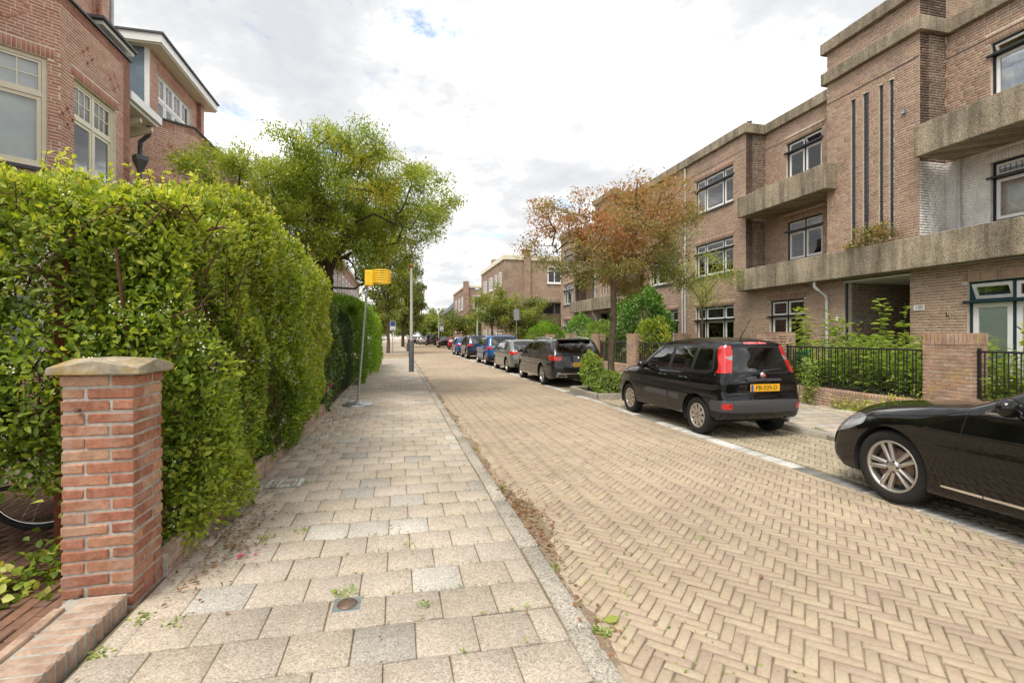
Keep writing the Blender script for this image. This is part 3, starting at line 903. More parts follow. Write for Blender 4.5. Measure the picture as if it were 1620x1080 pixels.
for y, nrm, bm_, zz in ((9.05, False, DB, (5.72, 9.64)), (14.97, False, DB, (ZB, ZT)), (25.8, False, DB, (ZB, 9.64)), (32.0, False, DB, (ZB, ZT)), (11.6, True, DB, (ZB, 9.64)), (22.4, True, DB, (ZB, ZT)), (28.5, True, DB, (ZB, 9.64))):
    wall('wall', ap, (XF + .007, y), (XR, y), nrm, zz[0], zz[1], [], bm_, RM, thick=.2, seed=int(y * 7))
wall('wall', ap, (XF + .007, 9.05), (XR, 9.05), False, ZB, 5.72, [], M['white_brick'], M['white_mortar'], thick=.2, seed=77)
wall('wall', ap, (XF + .007, 35.0), (22.0, 35.0), True, 0, ZT, [], RB, RM, bricks=False)
for X, ya, yb, w_, k in [(XR, 6.6, 8.14, W1, dict(cols=(1, 1), transom=.74, lead=True)), (XR, 6.6, 8.14, W2, dict(cols=(1, 1), transom=.78, tilt=(1,), open_top='bottom')),
                         (XR, 12.55, 13.98, W1, dict(cols=(1, 1), transom=.74)), (XR, 12.57, 13.99, W2, dict(cols=(1, 1), transom=.74, tilt=(0,), open_top='bottom', lead=True)),
                         (XF, 15.63, 17.97, (6.54, 7.92), dict(cols=(.6, 1.2, .6), transom=.72, lead=True, sill='slate')), (XF, 15.63, 17.97, (3.95, 5.28), dict(cols=(.6, 1.2, .6), transom=.72, sill='slate')),
                         (XF, 19.6, 21.65, (6.54, 7.92), dict(cols=(.6, 1.2, .6), transom=.72, sill='slate')), (XF, 19.6, 21.65, (3.95, 5.28), dict(cols=(.6, 1.2, .6), transom=.72, sill='slate')),
                         (XR, 23.2, 24.6, W1, dict(cols=(1, 1), transom=.74)), (XR, 23.2, 24.6, W2, dict(cols=(1, 1), transom=.74)),
                         (XR, 29.6, 30.9, W1, dict(cols=(1, 1), transom=.74)), (XR, 29.6, 30.9, W2, dict(cols=(1, 1), transom=.74)),
                         (XF, 32.35, 34.35, (6.25, 7.8), dict(cols=(.6, 1.2, .6), transom=.72, sill='slate')), (XF, 32.35, 34.35, (3.82, 5.3), dict(cols=(.6, 1.2, .6), transom=.72, sill='slate'))]:
    rwin(X, ya, yb, w_[0], w_[1], back=random.choice(['curtain', 'half', 'curtain', 'curtain']), **k)
# stained slit windows of the towers
for ya, yb in [(9.67, 9.79), (9.94, 10.06), (10.33, 10.50), (10.71, 10.85), (26.6, 26.8), (27.0, 27.2), (27.4, 27.6)]:
    g = MB().box(XF + .05, XF + .06, ya, yb, 4.05, 7.98).build('slit_window', M['stain_glass'], ap)
    ld = MB()
    for k in range(1, 32): ld.box(XF + .038, XF + .046, ya, yb, 4.05 + k * .123 - .006, 4.05 + k * .123 + .006)
    for q in (.33, .67): ld.box(XF + .037, XF + .0455, ya + (yb - ya) * q - .005, ya + (yb - ya) * q + .005, 4.05, 7.98)
    ld.build('leading', M['lead'], g)
# concrete: balcony bands and parapets
def conc(name, *b, **k):
    return MB().cbox(*b, c=.018).build(name, M['aggregate'], ap)
conc('balcony_band', 11.60, XF - .002, Y0, 14.95, 3.15, 3.88)
conc('balcony_band', 11.60, XF - .002, 22.4, 32.0, 3.15, 3.88)
for ya, yb in ((Y0, 8.88), (11.28, 14.9), (22.45, 25.75), (28.55, 31.95)):
    b_ = conc('balcony', 11.60, 11.74, ya, yb, 5.70, 6.42)
    MB().box(11.742, XR - .002, ya + .003, yb - .003, 5.72, 5.86).build('balcony_floor', M['aggregate'], b_)
    for ye in (ya, yb - .13):
        MB().box(11.742, XF - .004, ye, ye + .13, 5.862, 6.417).build('balcony_end', M['aggregate'], b_)
MB().box(XF, XR - .003, Y0, 35, 3.10, 3.14).build('floor_slab', M['aggregate'], ap)
def fascia(X, ya, yb, z0=8.74, z1=9.08): MB().cbox(X - .12, X + .35, ya, yb, z0, z1, c=.015).build('parapet', M['aggregate'], ap)
fascia(XR, Y0, 8.93); fascia(XF, 8.935, 11.715, 8.76, 9.10); fascia(XR, 11.72, 14.85); fascia(XF, 14.853, 22.52); fascia(XR, 22.523, 25.67); fascia(XF, 25.675, 28.62, 8.76, 9.10); fascia(XR, 28.625, 31.88); fascia(XF, 31.885, 35.1)
for a, b in ((8.93, 11.72), (25.67, 28.63)):
    MB().cbox(XF - .13, XF + .35, a, b, 9.64, 9.96, c=.015).build('parapet', M['aggregate'], ap)
    MB().box(XF + .30, 15.5, a + .12, b - .12, 9.2, 9.9).build('tower_top', M['far_brick'], ap)
for a, b in ((8.985, XF), ):
    pass
for ye0, ye1 in ((14.856, 15.1), (22.3, 22.517), (31.89, 32.1)):
    MB().box(XF + .352, XR + .23, ye0, ye1, 8.745, 9.075).build('parapet', M['aggregate'], ap)
# side returns of the concrete bands at the tower
for y0_, y1_ in ((8.925, 9.05), (11.6, 11.725)):
    MB().box(XF + .36, XR + .1, y0_, y1_, 8.765, 9.095).build('parapet', M['aggregate'], ap)
MB().box(XR + .22, 22, Y0, 35, 8.80, 8.9).build('roof', M['slate'], ap)
MB().box(21.8, 22, Y0, 35, 0, 8.8).build('rear_wall', M['far_brick'], ap)
# thin dark strip above the top windows, standing in for a shaded joint groove
for X, a, b in ((XR, Y0, 9.05), (XF, 9.05, 11.6), (XR, 11.6, 14.97), (XF, 14.97, 22.4), (XR, 22.4, 25.8), (XF, 25.8, 28.5), (XR, 28.5, 32.0), (XF, 32, 35)):
    MB().box(X - .012, X - .001, a + .01, b - .01, 8.19, 8.215).build('dark_groove_strip', M['slate'], ap)
# entrance porch
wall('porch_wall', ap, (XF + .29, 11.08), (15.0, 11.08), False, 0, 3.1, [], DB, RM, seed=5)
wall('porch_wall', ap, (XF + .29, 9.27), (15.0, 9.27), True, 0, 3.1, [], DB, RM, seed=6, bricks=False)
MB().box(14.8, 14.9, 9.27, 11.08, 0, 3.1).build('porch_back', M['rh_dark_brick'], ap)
dr = MB().box(14.74, 14.795, 9.6, 10.6, .15, 2.3).build('door', M['green_frame'], ap)
MB().box(14.70, 14.738, 9.68, 9.74, 1.05, 1.25).build('handle', M['galv'], dr)
MB().box(XF, 15, 9.2, 11.15, 0.0, .17).build('porch_floor', M['tile'], ap)
MB().box(XF + .02, 14.79, 9.27, 11.08, 3.06, 3.099).build('porch_ceiling', M['white'], ap)
# number plate and small plates
npl = MB().box(XF - .022, XF - .008, 8.93, 9.17, 2.20, 2.32).build('number_plate', M['paper'], ap)
put_text('100', .125, (XF - .024, 9.05, 2.262), (0, -1, 0), (0, 0, 1), M['ink'], npl, 'lettering')
MB().box(12.32, 12.62, 11.055, 11.068, 1.93, 2.07).build('name_plate', M['sign_back'], ap)
MB().box(XF - .02, XF - .008, 11.22, 11.30, 2.02, 2.14).build('number_plate', M['paper'], ap)
MB().tube([(XF, 8.42, 2.06), (XF - .07, 8.42, 2.03), (XF - .08, 8.42, 2.12)], .012, 6).build('hook', M['iron'], ap)
# downpipes
MB().tube([(XF - .32, 11.72, 3.16), (XF - .32, 11.72, 3.0), (XF - .08, 11.55, 2.72), (XF - .08, 11.55, .2)], .045, 10).build('downpipe', M['pipe'], ap)
MB().tube([(XF + .06, 11.02, 3.05), (XF + .06, 11.02, .2)], .03, 8).build('downpipe', M['iron'], ap)
MB().tube([(XR - .07, 8.72, 3.9), (XR - .07, 8.72, 5.70)], .04, 10).build('downpipe', M['pipe'], ap)
for y_ in (18.62, 18.82):
    MB().tube([(XF - .06, y_, .2), (XF - .06, y_, 8.7 if y_ < 18.7 else 4.2)], .038, 8).build('downpipe', M['pipe'], ap)
MB().tube([(XF - .30, 28.2, 3.15), (XF - .30, 28.2, 3.0), (XF - .06, 28.1, 2.6), (XF - .06, 28.1, .2)], .04, 8).build('downpipe', M['pipe'], ap)
MB().tube([(XF - .05, 28.35, 3.9), (XF - .05, 28.35, 8.7)], .04, 8).build('downpipe', M['pipe'], ap)
MB().lathe([(.0, 9.42), (.10, 9.40), (.10, 9.36), (.055, 9.36), (.055, 8.85)], (12.5, 15.4, 0), 'Z', 12).build('roof_vent', M['galv'], ap)
MB().lathe([(.0, 9.75), (.05, 9.7), (.05, 9.62)], (11.98, 10.3, 2.4), 'Z', 8).build('wall_lamp', M['white'], ap)
MB().box(11.93, 11.99, 9.35, 9.45, 6.98, 7.06).build('floodlight', M['galv'], ap)

# ------------------------------------------------------------------ simple far buildings (bricks too small to tell apart)
def far_window(par, o, du, n, w_, h, cols=1):
    o, du, n, up_ = Vector(o), Vector(du), Vector(n), Vector((0, 0, 1))
    f = MB()
    t = .09
    for u0, u1, v0, v1 in ((0, w_, 0, t), (0, w_, h - t, h), (0, t, t, h - t), (w_ - t, w_, t, h - t)): f.hexa(o + du * u0 + up_ * v0 + n * .005, du * (u1 - u0), up_ * (v1 - v0), n * .07)
    for k in range(1, cols): f.hexa(o + du * (w_ * k / cols - .04) + up_ * t + n * .004, du * .08, up_ * (h - 2 * t), n * .06)
    f.hexa(o + du * t + up_ * (h * .7) + n * .004, du * (w_ - 2 * t), up_ * .07, n * .064)
    f.hexa(o + du * -.06 + up_ * -.1 + n * .004, du * (w_ + .12), up_ * .095, n * .12)
    fo = f.build('window', M['white'], par)
    MB().hexa(o + du * t + up_ * t + n * .006, du * (w_ - 2 * t), up_ * (h - 2 * t), n * .02).build('pane', M['stain_glass'], fo)
    return fo


def block(name, label, x0, x1, y0, y1, h, mat='far_brick', fascia_mat='cream', fh=.45):
    b = thing(name, label, 'building', ((x0 + x1) / 2, (y0 + y1) / 2, 0))
    MB().box(x0, x1, y0, y1, 0, h - fh).build('wall', M[mat], b)
    MB().cbox(x0 - .12, x1 + .12, y0 - .12, y1 + .12, h - fh + .002, h, c=.02).build('parapet', M[fascia_mat], b)
    return b


b2 = block('apartment_building', 'brown brick corner block with cream parapet and chimney across the side street', 9.6, 24, 44.0, 56.5, 9.05)
far_window(b2, (13.75, 44.0, 6.55), (1, 0, 0), (0, -1, 0), 1.35, 1.55, 2)
far_window(b2, (13.75, 44.0, 3.6), (1, 0, 0), (0, -1, 0), 1.35, 1.4, 2)
for y_, w_ in ((45.2, 1.0), (47.4, .7), (49.6, 1.6), (53, 1.6)):
    for z_ in (6.3, 3.5, .9): far_window(b2, (9.6, y_, z_), (0, 1, 0), (-1, 0, 0), w_, 1.3, 2 if w_ > 1 else 1)
MB().box(11.45, 12.05, 43.78, 44.4, 0, 9.45).cbox(11.35, 12.15, 43.68, 44.5, 9.452, 9.58, c=.02).build('chimney', M['far_brick'], b2)
MB().lathe([(.12, 9.58), (.12, 9.9), (.2, 9.92), (.2, 9.97), (0, 10.05)], (11.75, 44.1, 0), 'Z', 10).build('chimney_pot', M['pipe'], b2)
MB().lathe([(.3, 9.05), (.22, 9.35), (.07, 9.4), (.07, 9.8), (0, 9.82)], (12.8, 44.9, 0), 'Z', 10).build('roof_vent', M['pipe_dark'], b2)
MB().box(9.9, 10.6, 51, 52.2, 9.05, 9.75).build('chimney', M['far_brick'], b2)
for x_ in (15.0, 15.6, 16.2): MB().box(x_, x_ + .06, 46, 46.06, 9.05, 9.9).build('railing_post', M['pipe_dark'], b2)
MB().box(14.9, 18, 45.97, 46.09, 9.85, 9.93).build('railing', M['pipe_dark'], b2)
# low balcony wing of that block
bw = MB().box(11.4, 16, 41.2, 43.99, 4.55, 4.85).build('canopy', M['aggregate'], b2)
MB().box(12.6, 16, 42.4, 43.98, 2.6, 3.6).build('balcony', M['aggregate'], b2)
MB().box(13.4, 14.2, 43.92, 43.985, 3.6, 4.5).build('door', M['slate'], b2)
MB().box(13.0, 16, 42.8, 43.97, 0, 2.59).build('wing_wall', M['far_brick'], b2)

b3 = block('apartment_building', 'pinkish brick block with balcony, furthest building visible on the right', 9.3, 22, 69.0, 83, 8.75, 'far_red', 'cream', .35)
MB().box(9.15, 9.9, 68.7, 69.3, 0, 9.3).build('chimney', M['far_red'], b3)
MB().box(10.3, 13.6, 67.8, 69.0, 3.6, 5.2).build('balcony', M['far_red'], b3)
far_window(b3, (10.6, 69.0, 5.5), (1, 0, 0), (0, -1, 0), 2.3, 1.8, 2)
far_window(b3, (10.6, 69.0, .8), (1, 0, 0), (0, -1, 0), 2.3, 1.8, 2)
for y_ in (70.5, 74, 78):
    for z_ in (5.4, 2.2): far_window(b3, (9.3, y_, z_), (0, 1, 0), (-1, 0, 0), 1.6, 1.8, 1)
b4 = thing('house', 'dark-roofed house with white gable far down the right side', 'house', (11.5, 100, 0))
MB().box(9.6, 16, 92, 112, 0, 6.0).build('wall', M['far_red'], b4)
MB().add([(9.2, 91.5, 6), (16.4, 91.5, 6), (16.4, 112.5, 6), (9.2, 112.5, 6), (12.8, 91.5, 9.4), (12.8, 112.5, 9.4)], [(0, 1, 4), (2, 3, 5), (1, 2, 5, 4), (3, 0, 4, 5), (3, 2, 1, 0)]).build('roof', M['slate'], b4)
for y_ in (93, 97, 101): far_window(b4, (9.6, y_, 3.2), (0, 1, 0), (-1, 0, 0), 1.6, 1.7, 1)

# ------------------------------------------------------------------ left: red brick house with bays
lh = thing('brick_house', 'red brick house with chamfered bays, cream window frames and zinc dormer behind the hedge', 'house', (-8.0, 14, 0))
LB, LMo = M['lh_brick'], M['lh_mortar']
XM, XB = -7.4, -6.3
def bay(yc0, yc1, t, top, win_front, win_ch, seed):
    """front X=XB from yc0 to yc1 with a chamfer on the near end; t chamfer length"""
    cx_, cy_ = -.795, -.606
    A = (XB + cx_ * t, yc0 + cy_ * t)
    wall('bay_wall', lh, A, (XB, yc0), False, 0, top, win_ch, LB, LMo, jt=.0078, proud=.0035, seed=seed)
    wall('bay_wall', lh, (XB, yc0), (XB, yc1), False, 0, top, win_front, LB, LMo, jt=.0078, proud=.0035, seed=seed + 1)
    wall('bay_wall', lh, (XB, yc1), (XM, yc1), False, 0, top, [], LB, LMo, jt=.0078, proud=.0035, seed=seed + 2, bricks=False)
    # flat roof and coping
    poly = [A, (XB, yc0), (XB, yc1), (XM, yc1)]
    MB().prism([(XM + .0, A[1])] + poly if A[0] > XM else poly, top - .2, top - .03).build('bay_roof', M['slate'], lh)
    for p, q in ((A, (XB, yc0)), ((XB, yc0), (XB, yc1))):
        p, q = Vector(p + (0,)), Vector(q + (0,)); d_ = (q - p).normalized(); nn = Vector((d_.y, -d_.x, 0))
        MB().hexa(p - nn * .3 + Vector((0, 0, top + .003)), (q - p) + d_ * .02, nn * .36, (0, 0, .05)).build('coping', M['slate'], lh)
    return A, Vector((-cx_, -cy_, 0))
A1, d1 = bay(11.15, 13.66, 1.6, 8.20, [(.42, 1.92, 4.9, 6.78), (.42, 1.92, 1.2, 3.3)], [(.33, 1.42, 4.75, 6.85), (.33, 1.42, 1.1, 3.3)], 41)
nch = Vector((d1.y, -d1.x, 0))
o1 = Vector((A1[0], A1[1], 0))
for z_, h_ in ((4.75, 2.1), (1.1, 2.2)):
    window(lh, o1 + d1 * .33 + Vector((0, 0, z_)), d1, nch, 1.09, h_, transom=.66, outer='cream', sash='cream', back='blind', bars=(3, 2, 'top'), frame=.07, sill='slate', tr_proud=0, depth=.09)
for z_, h_ in ((4.9, 1.88), (1.2, 2.1)):
    window(lh, (XB, 11.57, z_), (0, 1, 0), (1, 0, 0), 1.5, h_, cols=(1, 1), transom=.6, outer='cream', sash='cream', back='curtain', bars=(3, 2, 'top'), frame=.07, sill='slate', tr_proud=0, depth=.10)
A2, d2 = bay(17.58, 20.9, 1.4, 8.20, [(.5, 2.6, 4.6, 6.4), (.5, 2.6, 1.2, 3.3)], [(.3, 1.2, 4.5, 6.3), (.3, 1.2, 1.1, 3.3)], 51)
o2 = Vector((A2[0], A2[1], 0)); n2 = Vector((d2.y, -d2.x, 0))
for z_ in (4.5, 1.1): window(lh, o2 + d2 * .3 + Vector((0, 0, z_)), d2, n2, .9, 1.8 if z_ > 2 else 2.2, transom=.66, outer='cream', sash='cream', back='curtain', bars=(3, 2, 'top'), sill='slate', tr_proud=0)
for z_ in (4.6, 1.2): window(lh, (XB, 18.08, z_), (0, 1, 0), (1, 0, 0), 2.1, 1.8 if z_ > 2 else 2.1, cols=(1, 1), transom=.62, outer='cream', sash='cream', back='curtain', bars=(3, 2, 'top'), sill='slate', tr_proud=0)
# light pattern bricks set in the walls (raised headers in a diamond)
def diamond(par, c, du, n, s_=.26):
    c, du, n, up_ = Vector(c), Vector(du), Vector(n), Vector((0, 0, 1))
    Cc, U_, V_, W_ = [], [], [], []
    for a in (45, 135):
        e1 = du * math.cos(R(a)) + up_ * math.sin(R(a)); e2 = du * -math.sin(R(a)) + up_ * math.cos(R(a))
        for sg in (-1, 1):
            for q in (-.08, .08):
                Cc.append((c + e2 * (sg * s_ * .42) + e1 * q * 1.4)[:]); U_.append((e1 * .10)[:]); V_.append((e2 * .024)[:]); W_.append((n * .006)[:])
    pieces('pattern_brick', Cc, U_, V_, W_, LB, par, ch=.002)['kind'] = 'stuff'
for c in ((XB, 12.0, 7.45), (XB, 13.0, 7.4), (XB, 11.36, 5.9), (XB, 18.6, 7.2), (XB, 20.0, 7.2)): diamond(lh, c, (0, 1, 0), (1, 0, 0))
diamond(lh, o1 + d1 * .85 + Vector((0, 0, 7.65)), d1, nch, .55)
diamond(lh, o2 + d2 * .75 + Vector((0, 0, 7.3)), d2, n2)
def pilaster(x0, x1, y0, y1, z0, z1):
    wall('pilaster', lh, (x1, y0), (x1, y1), False, z0, z1, [], LB, LMo, thick=.1, jt=.0078, proud=.0035, seed=int(y0 * 9))
    wall('pilaster', lh, (x0 + .004, y0), (x1, y0), False, z0, z1, [], LB, LMo, thick=.1, jt=.0078, proud=.0035, seed=int(y0 * 9) + 1)
# main wall and upper storey
wall('wall', lh, (XM, 4.0), (XM, 10.2), False, 0, 10.8, [(1.2, 3.2, 1.0, 3.2), (1.2, 3.2, 4.8, 6.8)], LB, LMo, jt=.0078, proud=.0035, seed=61)
for z_ in (1.0, 4.8): window(lh, (XM, 5.2, z_), (0, 1, 0), (1, 0, 0), 2.0, 2.2 if z_ < 2 else 2.0, cols=(1, 1), transom=.66, outer='cream', sash='cream', back='curtain', sill='slate', tr_proud=0)
wall('wall', lh, (XM, 10.19), (XM, 15.0), False, 8.0, 12.0, [(1.6, 3.2, 9.0, 10.8)], LB, LMo, jt=.0078, proud=.0035, seed=62)
window(lh, (XM, 11.79, 9.0), (0, 1, 0), (1, 0, 0), 1.6, 1.8, cols=(1, 1), transom=.66, outer='cream', sash='cream', sill='slate', tr_proud=0)
wall('wall', lh, (XM, 15.0), (-12, 15.0), False, 8.0, 12.0, [], LB, LMo, bricks=False)
MB().box(-7.0, -6.9, 14.98, 15.02, 0, 0.01).build('shoe', M['pipe'], lh)
MB().tube([(XM + .07, 15.0, 12.0), (XM + .07, 15.0, 8.3)], .05, 10).build('downpipe', M['pipe'], lh)
pilaster(XM, XM + .16, 14.3, 14.7, 8.0, 12.0)
wall('wall', lh, (XM, 13.66), (XM, 17.2), False, 0, 8.2, [(1.0, 2.0, .1, 2.4), (.25, .95, 7.0, 8.19, 1)], LB, LMo, jt=.0078, proud=.0035, seed=63)
MB().box(XM - .2, XM - .15, 14.66, 15.66, .1, 2.4).build('door', M['green_frame'], lh)
wall('wall', lh, (XM, 20.9), (XM, 24.5), False, 0, 8.2, [(.8, 2.4, 4.6, 6.4)], LB, LMo, jt=.0078, proud=.0035, seed=64)
window(lh, (XM, 21.7, 4.6), (0, 1, 0), (1, 0, 0), 1.6, 1.8, cols=(1, 1), transom=.62, outer='cream', sash='cream', sill='slate', tr_proud=0)
MB().box(-16, XM - .29, 4, 24.5, 0, 8.15).build('core', M['lh_brick'], lh)
# bracketed gutter eave between the bays, with hopper and downpipe
ev = MB(); ev.box(XM, -6.28, 13.70, 15.3, 7.36, 7.56); ev.box(XM, -6.36, 13.75, 15.25, 7.28, 7.358)
evo = ev.build('eave', M['white'], lh)
for y_ in (13.85, 14.5, 15.1):
    MB().add([(XM, y_, 6.75), (XM, y_, 7.218), (-6.45, y_, 7.218), (-6.45, y_, 7.12), (XM, y_ + .1, 6.75), (XM, y_ + .1, 7.218), (-6.45, y_ + .1, 7.218), (-6.45, y_ + .1, 7.12)],
             [(0, 1, 2, 3), (7, 6, 5, 4), (0, 3, 7, 4), (3, 2, 6, 7), (2, 1, 5, 6)]).build('bracket', M['cream'], evo)
MB().tube([(-6.55, 15.2, 7.28), (-6.62, 15.35, 7.1), (-6.85, 15.4, 6.9), (-6.85, 15.4, 6.5)], .06, 10).build('downpipe', M['pipe_dark'], lh)
MB().lathe([(.07, 5.95), (.09, 6.05), (.2, 6.3), (.2, 6.42), (.17, 6.42)], (-6.85, 15.4, .1), 'Z', 4, False).build('rain_hopper', M['pipe_dark'], lh)
MB().tube([(-6.85, 15.4, 6.1), (-6.85, 15.4, .3)], .055, 10).build('downpipe', M['pipe_dark'], lh)
# upper balcony door and its little canopy
MB().box(-7.0, -6.9, 13.72, 14.2, 7.55, 8.7).build('door', M['white'], lh)
cp = MB(); cp.box(-8.2, -6.2, 12.4, 13.85, 8.50, 8.56); cp.build('canopy', M['slate'], lh)
MB().box(-8.1, -6.27, 12.5, 13.8, 8.42, 8.498).build('canopy_soffit', M['white'], lh)
for y_ in (12.6, 13.1, 13.65): MB().box(-7.9, -6.4, y_, y_ + .08, 8.32, 8.418).build('bracket', M['cream'], lh)
# dormer storey: brick front, zinc cheek, white eave
DY0, DY1, DZ0, DZ1 = 17.2, 21.35, 8.2, 10.42
wall('dormer_wall', lh, (XM, DY0), (XM, DY1), False, DZ0, DZ1, [(.55, 3.15, 8.30, 9.98)], LB, LMo, jt=.0078, proud=.0035, seed=71)
window(lh, (XM, DY0 + .55, 8.30), (0, 1, 0), (1, 0, 0), 2.6, 1.68, cols=(1, 1, 1, 1), transom=.55, outer='white', sash='white', back='curtain', bars=(2, 1, 'top'), sill='slate', tr_proud=0)
MB().box(-13, XM - .001, DY0 - .03, DY0, DZ0 - .8, DZ1).build('dormer_cheek', M['zinc'], lh)
for k in range(6): MB().box(-7.55 - k * .62, -7.52 - k * .62, DY0 - .055, DY0 - .031, DZ0 - .6, DZ1).build('zinc_seam', M['zinc'], lh)
MB().box(XM - .12, XM + .015, DY0 - .05, DY0 - .0315, DZ0 - .2, DZ1).build('corner_trim', M['white'], lh)
pilaster(XM, XM + .13, 20.85, 21.2, DZ0, DZ1 - .01)
wall('dormer_wall', lh, (XM, DY1), (-13, DY1), False, DZ0, DZ1, [], LB, LMo, bricks=False)
MB().box(-13.3, XM + .42, DY0 - .30, DY1 + .25, DZ1 + .002, DZ1 + .05).build('soffit', M['cream'], lh)
MB().box(-13.3, XM + .46, DY0 - .34, DY1 + .29, DZ1 + .052, DZ1 + .30).build('eave', M['white'], lh)
MB().box(-13.3, XM + .52, DY0 - .38, DY1 + .33, DZ1 + .302, DZ1 + .36).build('roof', M['slate'], lh)
MB().box(-13.0, -9.0, 16.2, 17.0, DZ1 + .362, DZ1 + .52).build('roof', M['slate'], lh)
MB().box(-13, -7.7, 15.0, 17.05, 7.4, 8.3).build('roof', M['slate'], lh)

# next houses on the left, mostly behind the tree
h2 = thing('brick_house', 'brick house with mansard roof glimpsed behind the big green garden tree', 'house', (-9, 30, 0))
MB().box(-16, -7.4, 24.6, 34.0, 0, 7.4).build('wall', M['far_red'], h2)
MB().box(-16, -8.3, 25.0, 34.0, 7.4, 9.6).build('attic_wall', M['far_brick'], h2)
MB().add([(-7.2, 24.6, 7.4), (-8.28, 24.6, 8.9), (-8.28, 34, 8.9), (-7.2, 34, 7.4)], [(0, 1, 2, 3), (3, 2, 1, 0)]).build('roof', M['slate'], h2)
MB().box(-12, -7.6, 25.4, 29.0, 9.9, 10.15).build('roof', M['pipe'], h2)
MB().box(-12, -7.9, 25.6, 28.8, 9.6, 9.898).build('eave', M['white'], h2)
for y_ in (25.5, 28.5, 31.3):
    for z_ in (4.4, 1.1): far_window(h2, (-7.4, y_, z_), (0, 1, 0), (1, 0, 0), 1.6, 1.9, 2)
h3 = thing('brick_house', 'red brick terrace with white window frames beyond the left side street', 'house', (-9, 52, 0))
MB().box(-16, -5.2, 42.5, 72.0, 0, 8.6).build('wall', M['far_red'], h3)
MB().box(-16, -4.9, 42.2, 72.3, 8.602, 9.0).build('parapet', M['white'], h3)
for y_ in np.arange(43.5, 70, 3.2):
    for z_ in (5.4, 1.3): far_window(h3, (-5.2, float(y_), z_), (0, 1, 0), (1, 0, 0), 1.7, 2.0, 2)
far_window(h3, (-7.6, 42.5, 5.4), (1, 0, 0), (0, -1, 0), 1.2, 2.0, 1)
h4 = thing('office_tower', 'pale distant office building at the end of the street', 'building', (-9, 260, 0))
MB().box(-24, 8, 260, 275, 0, 19.0).build('wall', M['white'], h4)
for k in range(5): MB().box(-23.5, 7.5, 259.86, 259.99, 4 + k * 3, 5.6 + k * 3).build('window_band', M['zinc'], h4)
# ------------------------------------------------------------------ gate pillar, boundary wall, threshold, path
def brick_mesh(l, w_, h, mat, ch=.004, name='brick'):
    """full brick with chamfered edges, centred"""
    bm = bmesh.new(); bmesh.ops.create_cube(bm, size=1)
    for v in bm.verts: v.co = Vector((v.co.x * l, v.co.y * w_, v.co.z * h))
    bmesh.ops.bevel(bm, geom=list(bm.edges), offset=ch, segments=1, affect='EDGES')
    for v in bm.verts: v.co += Vector((random.gauss(0, .0012), random.gauss(0, .0012), random.gauss(0, .0012)))
    me = bpy.data.meshes.new(name); bm.to_mesh(me); bm.free(); me.materials.append(mat)
    return me


def place(me, name, parent, loc, rot=(0, 0, 0)):
    o = bpy.data.objects.new(name, me); COL.objects.link(o)
    o.parent = parent
    o.matrix_parent_inverse = parent.matrix_basis.inverted()
    o.location = loc; o.rotation_euler = rot
    return o


gp = thing('gate_pillar', 'square red brick gate pillar with mossy pyramid stone cap beside the hedge', 'pillar', (-1.58, 3.27, .09))
px0, px1, py0, py1 = -1.75, -1.41, 3.10, 3.44
MB().box(px0 + .007, px1 - .007, py0 + .007, py1 - .007, .0, 1.425).build('mortar', M['mortar'], gp)
var = [brick_mesh(.222, .105, .0535, M['pillar_brick'], .0028 + .001 * k) for k in range(5)]
z = .05; j = 0
while z < 1.39:
    zc = z + .0275
    sx_ = 1 if j % 2 else -1
    S_ = .34; a = S_ / 2 - .111; b = S_ / 2 - .0525
    for k in range(4):
        ang = k * PI / 2
        lx, ly = sx_ * -a, -b
        x_ = lx * math.cos(ang) - ly * math.sin(ang); y_ = lx * math.sin(ang) + ly * math.cos(ang)
        place(random.choice(var), 'brick', gp, (-1.58 + x_ + random.gauss(0, .0015), 3.27 + y_ + random.gauss(0, .0015), zc + random.gauss(0, .001)), (random.gauss(0, .006), random.gauss(0, .006), ang + random.gauss(0, .008)))
    z += .0672; j += 1
ZC = z
cpm = MB()
cx0, cx1, cy0, cy1 = px0 - .045, px1 + .045, py0 - .045, py1 + .05
mx, my = (cx0 + cx1) / 2, (cy0 + cy1) / 2
# cap with four low gables meeting in a point
hb, he, hg, ht = ZC - .004, ZC + .035, ZC + .075, ZC + .088
vv = [(cx0, cy0, hb), (cx1, cy0, hb), (cx1, cy1, hb), (cx0, cy1, hb), (cx0, cy0, he), (mx, cy0, hg), (cx1, cy0, he), (cx1, my, hg), (cx1, cy1, he), (mx, cy1, hg), (cx0, cy1, he), (cx0, my, hg), (mx, my, ht)]
cpm.add(vv, [(3, 2, 1, 0), (0, 1, 6, 5, 4), (1, 2, 8, 7, 6), (2, 3, 10, 9, 8), (3, 0, 4, 11, 10), (4, 5, 12, 11), (5, 6, 7, 12), (12, 7, 8, 9), (11, 12, 9, 10)])
cap = cpm.build('capstone', M['cap'], gp)
bv = cap.modifiers.new('bevel', 'BEVEL'); bv.width = .006; bv.segments = 2
MB().tube([(-1.665, 3.10, 1.20), (-1.665, 3.07, 1.20)], .011, 8).build('hinge_bolt', M['disc'], gp)
MB().tube([(-1.665, 3.10, .20), (-1.665, 3.07, .20)], .013, 8).build('hinge_bolt', M['disc'], gp)

